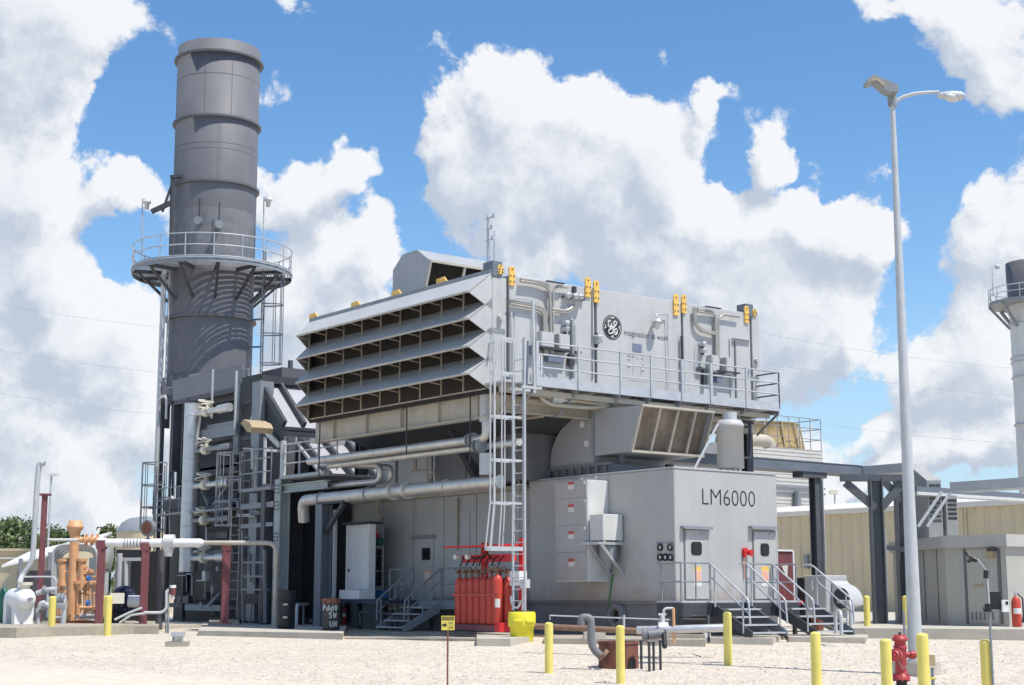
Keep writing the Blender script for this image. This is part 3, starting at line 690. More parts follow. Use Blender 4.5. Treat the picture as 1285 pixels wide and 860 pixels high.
# plenum and tapered transition below
mb = MB(); zt = 7.22
lo = [(28.6,36.9),(35.6,36.9),(35.6,45.0),(28.6,45.0)]; hi = [(27.0,35.6),(37.2,35.6),(37.2,45.3),(27.0,45.3)]
vs = [V((x, y, 6.55)) for x, y in lo]+[V((x, y, zt)) for x, y in hi]
mb.add(vs, [(0,1,5,4),(1,2,6,5),(2,3,7,6),(3,0,4,7),(0,3,2,1),(4,5,6,7)]); part('transition', mb, M['dsteel'], fh)
mb = MB(); mb.bbox(29.3, 34.9, 37.3, 42.0, 5.1, 6.6, .02); part('plenum', mb, M['skid'], fh)
mb = MB(); mb.bbox(29.6, 34.9, 42.3, 46.1, 5.0, 6.6, .02); part('silencer', mb, M['offw'], fh)
mb = MB(); 
for y in (40.2, 42.1, 44.2): mb.box(29.24, 29.3, y, y+.12, 5.1, 6.55)
part('stiffener', mb, M['skid'], fh)
mb = MB(); 
for (x, y) in ((28.4, 38.8), (28.4, 46.6)): mb.ibeam((x+.9, y, 5.0), (x+.9, y, 7.0), .35, .35, .05)
mb.bar((29.4, 39.6, 5.1), (28.2, 39.6, 6.9), .25, .25)
part('support_leg', mb, M['dsteel'], fh)
for px_, yb_ in ((414, 520), (523.5, 492), (603.5, 480)):
    p = onX(px_, 545, XF0+.5); mb = MB(); mb.tube([(XF0+.1, p.y, 5.4 if px_ != 523.5 else 5.9), (XF0+.1, p.y, 7.5)], .022, 6); part('hanger_rod', mb, M['rod'], fh)
# lifting lugs, orange-yellow plates
def lug(cx_, t, b, wpx, Y):
    p = onY(cx_-wpx/2, t, Y); q = onY(cx_+wpx/2, b, Y); x0, x1, z1_, z0_ = p.x, q.x, p.z, q.z; r_ = (x1-x0)/2
    ol = [V((x0, Y, z0_)), V((x1, Y, z0_))]+[V(((x0+x1)/2+r_*math.cos(t_), Y, z1_-r_*.6+r_*.6*math.sin(t_))) for t_ in [math.pi*i/8 for i in range(9)]]
    mb = MB(); mb.prism(ol, (0,-.05,0)); l = part('lifting_lug', mb, M['lug'], fh)
    mb = MB()
    for fz in (.2, .5, .85):
        z = z0_+(z1_-z0_)*fz
        for fx in ((.5,) if fz > .8 else (.2, .8)): mb.cyl(((x0+(x1-x0)*fx), Y-.05, z), ((x0+(x1-x0)*fx), Y-.075, z), .022, n=8)
    part('bolt', mb, M['dsteel'], l)
YL0 = YF-.003
for a in ((627.3, 332, 345, 6.5), (641.5, 334, 359, 7), (737, 348, 373.5, 6.8), (747.5, 352, 380.5, 6.8), (847.5, 369, 396.5, 6.5), (857.3, 369.5, 393.5, 6), (936, 384, 406, 5.6), (946, 388, 397, 5.2)): lug(*a, YL0)
for (px_, py_) in ((395, 397), (448, 381), (499, 366), (556, 352)):
    p = onX(px_, py_, XF0+.1); mb = MB(); mb.prism([(XF0+.05, p.y-.3, ZF+.1), (XF0+.05, p.y+.3, ZF+.1), (XF0+.05, p.y+.3, ZF+.28), (XF0+.05, p.y-.1, ZF+.3)], (.05,0,0)); part('lifting_lug', mb, M['lug'], fh)
# emblem: dark disc, pale ring, script loops drawn as strokes
c = onY(768.2, 411, YF-.003); rr = (onY(768.2, 396, YF).z-onY(768.2, 426, YF).z)/2*1.03
ayn = Matrix(((1,0,0),(0,0,-1),(0,1,0))).to_3x3()   # local z -> -Y
def lz(p): return c+Vector((p[0]*rr, p[2] if len(p) > 2 else -.012, p[1]*rr))
mb = MB(); mb.lathe([(.001,.008),(rr*.86,.008),(rr*.86,.0)], c, 40, axis=ayn); em = part('emblem', mb, M['logo'], fh)
mb = MB(); mb.lathe([(rr*.93,.0),(rr*.93,.008),(rr,.008),(rr,0)], c, 40, axis=ayn); part('emblem_ring', mb, M['logo'], fh)
def spline(pts, k=6):
    out = []; n = len(pts)
    for i in range(n-1):
        p0, p1, p2, p3 = [Vector((*pts[max(0, min(n-1, i+j))], 0)) for j in (-1,0,1,2)]
        for s in range(k):
            t = s/k; out.append(.5*((2*p1)+(p2-p0)*t+(2*p0-5*p1+4*p2-p3)*t*t+(3*p1-p0-3*p2+p3)*t**3))
    out.append(Vector((*pts[-1], 0))); return out
strokes = [[(-.08,.3),(-.3,.5),(-.45,.35),(-.4,.08),(-.2,.05),(-.12,.3),(-.22,.45)], [(-.2,.05),(.05,-.12),(0,-.4),(-.25,-.55),(-.42,-.45),(-.35,-.25),(-.1,-.1),(.2,.1),(.4,.3),(.42,.45),(.25,.5),(.12,.3),(.25,.1),(.1,0),(.02,-.2),(.1,-.48),(.38,-.55),(.52,-.3),(.4,-.1),(.2,-.2),(.25,-.38),(.4,-.36)],
           [(-.5,.1),(-.25,-.05),(-.02,.12)]]
mb = MB()
for st in strokes: mb.tube([c+Vector((p.x*rr, -.012, p.y*rr)) for p in spline(st)], rr*.065, 5)
for a0 in (45, 135, 225, 315):
    t = R(a0+45); mb.tube([c+Vector((math.cos(t+d)*rr*q, -.011, math.sin(t+d)*rr*q)) for d, q in ((-.18,.84),(-.02,.72),(.08,.68),(.1,.76),(.22,.84))], rr*.05, 5)
part('emblem_script', mb, M['offw'], fh)
a = onY(783, 423.2, YF); b = onY(838.5, 425.5, YF); t_ = onY(783, 413.5, YF)
part('lettering', text_mb('imagination at work', (a.x, YF, a.z), (1,0,0), (0,0,1), onY(839, 424, YF).x-a.x, (t_.z-a.z)*1.0, .006, .004), M['logo'], fh)
def facebox(l, t, r, b, th, mat, nm, par=None, Y=YF):
    a = onY(l, t, Y); c_ = onY(r, b, Y); mb = MB(); mb.box(a.x, c_.x, Y-th, Y-.003, c_.z, a.z); return part(nm, mb, mat, par or fh)
facebox(793.5, 431, 805, 442.5, .015, M['panelblue'], 'name_plate')
pl = facebox(786.5, 443, 814, 480, .008, M['intake'], 'instruction_plate')
mb = MB()
for (x, y, w_, h_) in ((788,446,3,2),(793,447,3,2),(799,449,2,1.5),(805,450,2,2),(788,451,2,2),(788,460,2,2),(794,457,.5,13),(804,459,.5,12),(806,458,2,2),(806,465,2,2),(788,474,20,1)):
    p = onY(x, y, YF-.012); q = onY(x+w_, y+h_, YF-.012); mb.box(p.x, q.x, YF-.0125, YF-.0085, q.z, p.z)
part('print', mb, M['greyline'], pl)
# conduits on the face
def conduit(pp, r, Y=YF-.12, nm='conduit', mat='conduit', fr=.35):
    mb = MB(); mb.tube(fillet([onY(x, y, Y) for x, y in pp], fr, 6), r*.8, 8); return part(nm, mb, M[mat], fh)
for dy in (0, 3):
    conduit([(653, 350+dy), (676, 353+dy), (690, 357+dy+2), (690.5+dy*.5, 445)], .05, YF-.12-dy*.01, fr=.6)
conduit([(712, 361), (699, 359), (694, 366), (694, 445)], .05, fr=.5)
conduit([(640, 378), (668, 383), (684, 387), (687, 447)], .07, fr=.7); conduit([(640, 381.5), (668, 386.5), (682, 390), (684.5, 447)], .06, fr=.7)
conduit([(692, 388), (712, 391), (721, 383)], .07, fr=.5); conduit([(692, 391.5), (714, 393), (722, 385)], .05, fr=.5)
for d_ in (0, 2.6):
    conduit([(875, 388+d_), (893, 391+d_), (898+d_*.4, 396), (899+d_*.5, 450), (900, 455)], .05, fr=.5)
conduit([(928, 398), (908, 394.5), (901.5, 400), (902, 450)], .05, fr=.5)
for d_ in (0, 2.4): conduit([(871+d_*.8, 386), (872+d_*.8, 407), (878+d_, 415-d_*.5), (897, 420-d_)], .05, fr=.5)
conduit([(641, 375), (652, 374), (672, 378.5), (673, 427)], .02, YF-.2, mat='galv', fr=.2)
conduit([(838, 398), (838.5, 440), (840, 470), (838, 497)], .022, YF-.1, mat='galv', fr=.2)
conduit([(875.5, 430), (875, 463)], .022, mat='galv')
conduit([(641.5, 392), (642.5, 480)], .04, YF-.08, mat='galv'); conduit([(855.5, 422), (857, 490)], .06, YF-.1, mat='dsteel')
conduit([(717.5, 402), (719, 475)], .07, YF-.09, mat='msteel'); conduit([(721.5, 408), (722.5, 446)], .03, YF-.1, mat='galv')
conduit([(666.5+10, 445), (675.5, 470)], .035, YF-.3, mat='white'); conduit([(679.5, 445), (679.5, 470)], .035, YF-.3, mat='white')
conduit([(743.5, 362), (744, 477)], .022, YF-.04, mat='msteel')
for (l, t, r, b) in ((672.5, 417, 688.5, 438.5), (695, 420, 708.5, 441.5), (886, 446.5, 895.5, 468.5), (904, 449.5, 913.5, 472)):
    bx = facebox(l, t, r, b, .25, M['intake'], 'junction_box'); facebox(l+.8, t+1.5, r-.8, b-1.5, .27, M['intake'], 'box_door', bx)
facebox(683, 445, 701.5, 456.5, .2, M['panelblue'], 'control_box'); facebox(894.5, 470, 901, 481, .2, M['panelblue'], 'control_box'); facebox(663, 434, 668.5, 446, .2, M['panelblue'], 'control_box')
facebox(672, 438.5, 709, 440.5, .3, M['dsteel'], 'bracket_shelf'); facebox(892, 467, 921, 469, .3, M['dsteel'], 'bracket_shelf')
# floodlights (twin heads) and gauges
def gauge(px_, py_, r_, Y=YF-.1, mat='galv'):
    c_ = onY(px_, py_, Y); mb = MB(); mb.cyl(c_+V((0,.1,0)), c_+V((0,-.12,0)), r_, n=12); mb.ball_cap(c_+V((0,-.12,0)), r_, .0, n=12); g_ = part('gauge', mb, M[mat], fh)
    mb = MB(); mb.cyl(c_+V((0,-.121,0)), c_+V((0,-.13,0)), r_*.8, n=12); part('gauge_glass', mb, M['labelwhite'], g_)
for px_, py_ in ((711, 371), (720, 372.5), (726.5, 373)): gauge(px_, py_, .11)
for px_, py_ in ((709.5, 406), (709.5, 413), (750, 423.5), (750, 428.5), (881, 432), (881.5, 440)): gauge(px_, py_, .09)
facebox(705, 370, 731, 378, .12, M['dsteel'], 'bracket_shelf'); facebox(706.5, 403, 709, 420, .08, M['dsteel'], 'bracket_shelf'); facebox(747, 418, 749, 436, .06, M['dsteel'], 'bracket_shelf'); facebox(879.5, 428, 882, 446, .06, M['dsteel'], 'bracket_shelf')
facebox(717.5, 360, 721, 368, .1, M['dsteel'], 'bracket_shelf')
for (l, t, r, b) in ((711, 445, 717, 460), (879, 463, 884, 483), (718.5, 441.5, 726, 444.5), (873, 461, 878.5, 465)): facebox(l, t, r, b, .15, M['dsteel'], 'bracket_shelf')
# bulkhead light on the swan neck
c_ = onY(824.5, 404, YF-.24); mb = MB(); mb.lathe([(.04,.12),(.1,.1),(.16,.0),(.17,-.05),(.001,-.05)], c_, 16); wl = part('wall_lamp', mb, M['galv'], fh); mb = MB(); mb.tube(fillet([c_+V((0,0,.13)), c_+V((0,.05,.25)), onY(838, 394, YF-.1), onY(838, 402, YF-.1)], .2), .025, 6); part('lamp_arm', mb, M['galv'], wl)
mb = MB(); mb.lathe([(.09,-.051),(.08,-.2),(.04,-.25),(.001,-.25)], c_, 14); part('lamp_globe', mb, M['lamp'], wl)
# doors on the face: end door at right and left leaf
for (l, t, r, b) in ((923, 431, 940.5, 503), (645, 392, 671, 480)):
    dd = facebox(l, t, r, b, .02, M['intake'], 'door'); facebox(r-2, (t+b)/2-2, r-.6, (t+b)/2+2, .08, M['galv'], 'handle', dd, YF-.02)
facebox(917.5, 425, 940, 428, .12, M['galv'], 'rain_canopy'); facebox(921, 428, 923.3, 501, .05, M['msteel'], 'door_gasket'); facebox(914.5, 426, 917.5, 500, .05, M['palegrey'], 'door_gasket')
facebox(618.8, 411.5, 633.5, 419.5, .01, M['msteel'], 'frame_plate'); facebox(941.5, 472, 952.5, 480, .01, M['msteel'], 'frame_plate')
for (px_, py_) in ((627, 399), (948.5, 453)):
    c_ = onY(px_, py_, YF-.003); mb = MB(); mb.cyl(c_, c_+V((0,-.12,0)), .11, .08, 14); part('lifting_trunnion', mb, M['intake'], fh)
for (l, r, y0_, y1_) in ((681, 703, 347.5, 350.5), (880.5, 899, 380.5, 383.5)):
    p = onY(l, y0_, YF); q = onY(r, y1_, YF); mb = MB(); mb.bar((p.x, YF-.18, ZF-.05), (q.x, YF-.18, ZF-.05), .1, .03); part('drip_edge', mb, M['dsteel'], fh)
c_ = onX(612, 393, 26.3); 
# roof vent hood
XH = 28.0; prof = [(437,240),(440,130),(480,65),(540,45),(595,90),(558,215)]
pv = [onX(360+x/3.307, 300+y/3.307, XH) for x, y in prof]; pv[0].z = ZF; pv[-1].z = ZF
wv = onY(600, 333, pv[3].y).x - XH + .3
def hoodthing(root, pv, wv, matp, dirv, mat_out, nbar):
    """open-fronted duct hood extruded along +X from its side outline; the last outline edge is the open mouth"""
    n = len(pv); t = V((wv,0,0)); mb = MB()
    mb.prism(pv, (.04,0,0)); mb.prism([p+t-V((.04,0,0)) for p in pv], (.04,0,0))
    for i in range(n-2):
        a, b = pv[i], pv[i+1]; d = (b-a).normalized(); nn = d.cross(V((1,0,0))); nn = nn if nn.dot(sum(pv, Vector())/n-(a+b)/2) > 0 else -nn
        mb.prism([a+V((.041,0,0)), b+V((.041,0,0)), b+V((.041,0,0))+nn*.04, a+V((.041,0,0))+nn*.04], (wv-.082,0,0))
    shell = part('shell', mb, mat_out, root)
    a, b = pv[-2], pv[-1]; ins = (sum(pv, Vector())/n-(a+b)/2).normalized()*.9; ins.x = 0
    mb = MB(); o = V((.05,0,0)); mb.add([a+o+ins, b+o+ins, b+t-o+ins, a+t-o+ins], [(0,1,2,3)]); part('screen', mb, matp, root)
    mb = MB()
    for i in range(nbar+1):
        f = i/nbar; o = V((.03+(wv-.06)*f,0,0)); mb.bar(a+o, b+o, .06, .08, up=(1,0,0))
    mb.bar(a, a+t, .08, .08); mb.bar(b, b+t, .08, .08); part('mouth_frame', mb, M['beige'], root)
    return shell
rh = thing('roof_vent_hood', 'grey eight sided vent hood with a dark open mouth on the intake house roof', 'vent hood', (XH+wv/2, pv[0].y-1, ZF))
hoodthing(rh, pv, wv, M['brown'], 1, M['hood'], 2)
# lightning mast
c_ = onX(612.5, 338, 32); am = thing('lightning_mast', 'thin antenna mast with short arms rising from the intake house roof', 'mast', (32, c_.y, ZF))
zt_ = onX(611.5, 271, 32).z; mb = MB(); mb.tube([(32, c_.y, ZF), (32, c_.y, zt_)], .05, 6); mb.tube([(32.1, c_.y-.25, ZF), (32.1, c_.y-.25, zt_-.6)], .035, 6); part('pole', mb, M['palegrey'], am)
mb = MB()
for z, l in ((zt_-.1, .35), (zt_-.9, .3), (zt_-.5, .2)): mb.bar((32, c_.y-l, z), (32, c_.y+l*.6, z), .04); mb.box(31.96, 32.04, c_.y-l-.05, c_.y-l+.05, z-.05, z+.1)
part('arm', mb, M['palegrey'], am)

# ================================================================ walkway
YW = YF-1.0
wk = thing('walkway', 'galvanised walkway with handrails and bracing along the lettered wall of the intake house', 'walkway', (32, 34.6, 7.4))
xa, xb = onY(673, 484, YW).x, onY(978.4, 516.3, YW).x; zd = 7.62
mb = MB(); mb.box(xa-1.1, xb-.02, YW+.03, YF-.005, zd-.06, zd); part('deck', mb, M['galv'], wk)
mb = MB(); mb.box(xa, xb, YW-.01, YW+.02, 7.52, 7.8); mb.box(xb-.02, xb+.01, YW+.021, YF+.3, 7.52, 7.8); mb.box(xa, xb-.03, YF-.03, YF-.006, zd+.001, zd+.15); part('toe_plate', mb, M['galv'], wk)
pts = [onY(px_, 480, YW).x for px_ in (673.5, 726, 779, 817, 856, 892, 936, 977.7)]
hs_ = [8.82-zd, 8.46-zd, 8.08-zd]
P_ = [V((x, YW, zd)) for x in pts]
part('handrail', rail_mb(P_, hs_, .026, [P_[-1]]), M['galv'], wk)
for i, p in enumerate(P_[:-1]):
    mb = MB(); mb.bar(p+V((0,-.02,-.1)), p+V((0,-.02,1.22)), .08 if i in (1,3,6) else .1, .05, up=(0,1,0)); part('post', mb, M['galv'], wk)
E_ = [V((xb, YW, zd)), V((xb, YF+.3, zd))]; part('handrail', rail_mb(E_, hs_, .026), M['dsteel'], wk)
mb = MB(); mb.tube([V((onY(670.5, 480, YW).x, YW, 7.3)), onY(668.6, 378, YW)], .05, 8); part('post', mb, M['palegrey'], wk)
mb = MB(); mb.tube([V((onY(663.5, 480, YW).x-.08, YW, 7.3)), onY(662.5, 428, YW)], .03, 8); part('post', mb, M['bsteel'], wk)
for i in range(len(pts)):
    x = pts[i]; mb = MB(); mb.bar((x, YW+.05, zd-.12), (x, YF, zd-.12), .07, .12); mb.bar((x, YW+.1, zd-.18), (x, YF+.05, zd-.8), .06)
    part('bracket', mb, M['msteel'], wk)
mb = MB(); mb.bar((xa-1.1, YW+.3, zd-.25), (xb-.2, YW+.3, zd-.25), .1, .15); mb.bar((xa, YF-.15, zd-.45), (xb-.5, YF-.15, zd-.45), .1, .12); part('stringer', mb, M['beige'], wk)
# pipes hung beneath the walkway
hp = thing('hung_pipework', 'bundle of small bent pipes slung beneath the walkway behind the ladder', 'pipes', (29, 34.5, 6.8))
for (pp, r_, m_) in (([(675,470),(676,497),(690,508),(740,512),(800,506)], .06, 'beige'), ([(682,470),(683,493),(700,502),(760,506),(800,502)], .05, 'offw'), ([(690,470),(694,494),(720,497),(745,494)], .045, 'alu'), ([(660,494),(700,500),(760,508)], .06, 'beige'), ([(660,487),(690,491),(730,497),(790,500)], .05, 'alu')):
    mb = MB(); mb.tube(fillet([onY(x, y, YF-.5) for x, y in pp], .3), r_, 8); part('pipe', mb, M[m_], hp)
mb = MB(); c_ = onY(698, 500, YF-.5); mb.cyl(c_+V((-.2,0,0)), c_+V((.2,0,0)), .15); mb.cyl(c_, c_+V((0,0,.3)), .06); mb.cyl(c_+V((-.15,0,.3)), c_+V((.15,0,.3)), .03); part('valve', mb, M['galv'], hp)
# ================================================================ ventilation duct with drop-front hood
vd = thing('ventilation_duct', 'grey elbow duct ending in a tilted four panel screened hood on the lower enclosure roof', 'duct', (32, 35, ZT))
XV = 30.4; wv = onY(896.4, 518.1, 32.94).x-XV
pts = [onX(x, y, XV) for x, y in ((690,590),(692,566),(698,549),(707,535),(718,525),(730,518),(744,514),(805.6,508.3),(792.3,566),(741,573))]
pts[0].z = 5.4; bz = pts[-1].z
side = [p.copy() for p in pts]
mb = MB(); mb.prism([side[0]]+side[1:7]+[V((XV, side[6].y, bz))]+[V((XV, side[6].y, 5.4))], (wv,0,0)); part('elbow', mb, M['hood'], vd)
hv = [V((XV, side[6].y-.03, bz)), side[6]+V((0,-.03,0)), side[7], side[8]]
mb = MB(); t = V((wv,0,0)); n4 = hv
for s in (V((0,0,0)), V((wv-.04,0,0))): mb.prism([p+s for p in n4], (.04,0,0))
for i, j in ((1,2),(3,0)):
    a, b = n4[i], n4[j]; mb.prism([a+V((.041,0,0)), b+V((.041,0,0)), b+V((.041,0,-.04 if i == 1 else .04)), a+V((.041,0,-.04 if i == 1 else .04))], (wv-.082,0,0))
part('hood', mb, M['hood'], vd)
mb = MB(); a, b = n4[2], n4[3]; ins = V((0,.22,.03)); o = V((.05,0,0)); mb.add([a+o+ins, b+o+ins, b+t-o+ins, a+t-o+ins], [(0,1,2,3)]); part('screen', mb, M['screen'], vd)
mb = MB()
for i in range(5): f = i/4; o = V((.03+(wv-.06)*f,0,0)); mb.bar(a+o, b+o, .05, .07, up=(1,0,0))
mb.bar(a, a+t, .07); mb.bar(b, b+t, .07)
part('mouth_frame', mb, M['beige'], vd)
mb = MB(); fl = side[6]; mb.box(XV-.05, XV-.003, fl.y-.09, fl.y+.03, bz, fl.z+.03); part('flange', mb, M['msteel'], vd)
mb = MB(); p = onX(730.5, 533, XV); mb.box(XV-.008, XV-.003, p.y-.1, p.y+.1, p.z-.09, p.z+.09); p = onX(736, 557, XV); mb.box(XV-.008, XV-.003, p.y-.1, p.y+.1, p.z-.09, p.z+.09); part('sticker', mb, M['labelwhite'], vd)
mb = MB(); mb.box(XV+.02, XV+wv-.02, side[8].y+.9, side[0].y-.1, ZT+.052, 5.45)
part('base_frame', mb, M['bsteel'], vd)
mb = MB()
for i in range(9): y = side[8].y+1.1+i*.38; mb.box(XV-.06, XV+.015, y, y+.1, ZT+.06, 5.42)
mb.box(XV-.1, XV+.01, side[8].y+.9, side[0].y-.1, 5.42, 5.5); part('frame_rib', mb, M['skid'], vd)
p0 = onY(871, 588, YE+.35); p0.z = ZT+.05; p1 = onY(901, 532, YE+.6); mb = MB(); mb.bar(p0, p1, .05, .04); part('strut', mb, M['palegrey'], vd)
# small machinery on the roof behind the elbow
mb = MB(); rm = thing('roof_fan_skid', 'dark fan motors on a low frame behind the elbow duct', 'fan motor', (29.9, 38.2, 5.0))
for i in range(3):
    y = 37.9+i*.75; mb.cyl((30.3, y, 5.35), (30.3, y+.5, 5.35), .2); mb.box(30.1, 30.5, y+.05, y+.45, 5.1, 5.3); mb.box(30.2, 30.4, y+.1, y+.3, 5.5, 5.65)
mb.box(30.15, 32, 37.88, 40.2, 5.0, 5.1); part('motor', mb, M['navy'], rm)
mb = MB(); mb.box(30.12, 30.2, 40.5, 44.6, 5.0, 5.16); mb.tube([(30.1, 40.4, 5.25), (30.1, 44.5, 5.25)], .06, 6)
mb.cyl((30.1, 41.5, 5.3), (30.1, 42.2, 5.3), .1); mb.cyl((30.1, 43.2, 5.3), (30.1, 43.6, 5.3), .1); single('red_pipe_manifold', mb, M['fired'], 'short red pipe manifold lying on the enclosure roof under the pale pipes', 'pipe')
# white silencer cylinder on the roof corner
c_ = onY(917, 585, YE+1.0); ct = onY(917, 530, YE+1.0); sc_ = thing('silencer_canister', 'tall pale grey silencer canister with a capped neck on the end of the enclosure roof', 'canister', (c_.x, c_.y, ZT))
r_ = .5*(onY(931.5, 560, YE+1.0).x-onY(902, 560, YE+1.0).x)*.8
zb_ = onY(917, 588, YE+1.0).z; zt_ = onY(917, 533, YE+1.0).z
mb = MB(); mb.lathe([(.001,zb_),(r_,zb_),(r_,zt_-.1),(r_+.02,zt_-.1),(r_+.02,zt_-.02),(r_*.85,zt_+.12),(.001,zt_+.14)], (c_.x, c_.y, 0), 28); part('body', mb, M['intake'], sc_)
mb = MB(); mb.cyl((c_.x, c_.y, zt_+.1), (c_.x, c_.y, zt_+.36), .22); mb.cyl((c_.x, c_.y, ZT+.05), (c_.x, c_.y, zb_), .16); part('neck', mb, M['palegrey'], sc_)
mb = MB()
for a0 in range(3): t = a0*2.1; mb.bar((c_.x+r_*.8*math.cos(t), c_.y+r_*.8*math.sin(t), ZT+.05), (c_.x+r_*.8*math.cos(t), c_.y+r_*.8*math.sin(t), zb_+.05), .06)
part('foot', mb, M['msteel'], sc_)
mb = MB(); q = onY(938, 585, YF+.2); mb.ibeam((q.x, YF+.2, 5.15), (q.x, YF+.2, 6.85), .28, .28, .04); mb.ibeam((q.x, YF+4, 5.15), (q.x, YF+4, 6.85), .28, .28, .04); part('support_leg', mb, M['dsteel'], fh)
mb = MB(); 
for (a_, b_) in (((925,528),(945,531)),((920,536),(942,536)),((941,575),(941,528)),((928,575),(940,575))): mb.tube([onY(*a_, YF-.4), onY(*b_, YF-.4)], .05, 6)
part('pipe', mb, M['dsteel'], hp)
# ================================================================ exhaust stack
SC = dep(267, 330, 70); SX, SY = SC.x, SC.y; SR = 1.97
st = thing('exhaust_stack', 'tall grey banded exhaust stack with a round railed platform half way up', 'stack', (SX, SY, 10))
def sz(py, off=SR): return dep(268, py, 70-off).z
ztop, zr1, zr2, zr3, zpl, zr4, zb = sz(47), sz(63), sz(144), sz(226), sz(320, 3.86), sz(395), sz(467)
zband = sz(259)
mb = MB(); mb.lathe([(SR, zb-.1), (SR, zpl-.2)], (SX, SY, 0), 200); mb.lathe([(SR, zband), (SR, ztop), (SR-.06, ztop), (SR-.06, zpl)], (SX, SY, 0), 200); part('shell', mb, M['stack'], st)
mb = MB(); mb.lathe([(SR+.004, zpl-.2), (SR+.004, zband)], (SX, SY, 0), 200); part('weathered_band', mb, M['stackband'], st)
for z, w_ in ((zr1, .16), (zr2, .13), (zr3, .13), (zr4, .15)):
    mb = MB(); mb.lathe([(SR, z-.05), (SR+w_, z-.05), (SR+w_, z+.05), (SR, z+.05)], (SX, SY, 0), 128, smooth=False); part('stiffening_ring', mb, M['stackring'], st)
mb = MB(); mb.lathe([(SR, zb-.05), (SR+.18, zb-.12), (SR+.22, zb-.5), (SR+.22, 10.4)], (SX, SY, 0), 64); part('skirt', mb, M['stackring'], st)
for z in (zr1-1.1, zr2-1.3, (zr2+zr3)/2, zr4+1.2, (zr4+zb)/2):
    mb = MB(); mb.lathe([(SR, z-.03), (SR+.004, z-.012), (SR+.004, z+.012), (SR, z+.03)], (SX, SY, 0), 128); part('weld_seam', mb, M['stack'], st)
for i, (za, zb2) in enumerate(((zr1, zr2), (zr2, zr3), (zr4, zpl-.3), (zb, zr4))):
    for t in (R(225+i*23), R(262-i*17)): mb = MB(); mb.bar((SX+SR*math.cos(t), SY+SR*math.sin(t), za), (SX+SR*math.cos(t), SY+SR*math.sin(t), zb2), .03, .006, up=(math.cos(t), math.sin(t), 0)); part('weld_seam', mb, M['stack'], st)
# platform: grating with ribs, brackets, rails
RO = 3.72; pf = MB(); n = 40
pf.lathe([(RO-.01, zpl-.25), (RO+.02, zpl-.25), (RO+.02, zpl+.05), (RO-.01, zpl+.05)], (SX, SY, 0), n, smooth=False)
pl = part('platform_rim', pf, M['msteel'], st)
gr = MB(); rr_ = SR+.1
while rr_ < RO: gr.lathe([(rr_, zpl-.06), (rr_+.055, zpl-.06), (rr_+.055, zpl-.02), (rr_, zpl-.02), (rr_, zpl-.06)], (SX, SY, 0), 48, smooth=False); rr_ += .11
part('grating', gr, M['galv'], st)
def pol(r, t, z): return V((SX+r*math.cos(t), SY+r*math.sin(t), z))
for i in range(12):
    t = R(30*i+8); mb = MB(); mb.bar(pol(SR, t, zpl-.14), pol(RO, t, zpl-.14), .12, .16); mb.bar(pol(SR, t, zpl-1.55), pol(RO-.35, t, zpl-.22), .11, .11); part('bracket', mb, M['dsteel'], st)
mb = MB()
for h in (.05, .55, 1.08): mb.tube(circ((SX, SY, zpl+h), RO, 48, V((1,0,0)), V((0,1,0))), .028 if h > .1 else .02, 6, closed=True)
for i in range(18): t = R(20*i+4); mb.tube([pol(RO, t, zpl), pol(RO, t, zpl+1.08)], .026, 6)
part('handrail', mb, M['galv'], st)
# obstruction lights on rail posts, test ports, davit
for px_, py_ in ((178.5, 255), (331, 252)):
    p = dep(px_, 320, 69.5); q = dep(px_, py_, 69.5); mb = MB(); mb.tube([V((p.x, p.y, zpl)), q+V((0,0,.2))], .03, 6); mb.bar(q+V((0,0,.18)), q+RT*.22+V((0,0,.18)), .04)
    lp = part('lamp_post', mb, M['palegrey'], st); mb = MB(); c_ = q+RT*.22; mb.lathe([(.001,.16),(.16,.14),(.2,.0),(.12,-.05),(.1,-.3),(.001,-.32)], c_, 12); part('lamp_head', mb, M['offw'], lp)
mb = MB(); part_pts = ((251.5, 279), (274, 284))
for px_, py_ in part_pts:
    p = dep(px_, py_, 68.05); d = (p-V((SX, SY, p.z))); d.z = 0; d.normalize()
    mb = MB(); mb.cyl(p-d*.3, p+d*.35, .13); mb.cyl(p+d*.3, p+d*.4, .19); tp = part('test_port', mb, M['msteel'], st)
    mb = MB(); mb.tube([p+d*.2, p+d*.2+V((0,0,1.1))], .03, 6); part('rod', mb, M['rod'], tp)
p0 = dep(214.5, 320, 68.5); p1 = dep(216.5, 222, 68.5); mb = MB(); mb.bar(V((p0.x, p0.y, zpl)), p1, .14, .14); mb.bar(p1-RT*.1, p1+RT*.4, .2, .12)
q = dep(190, 266, 68.5); mb.bar(V((p1.x, p1.y, q.z+.45)), q, .14, .22); mb.bar(p1-V((0,0,.3)), lerp(V((p1.x, p1.y, q.z)), q, .45), .1, .1); dv = part('davit', mb, M['dsteel'], st)
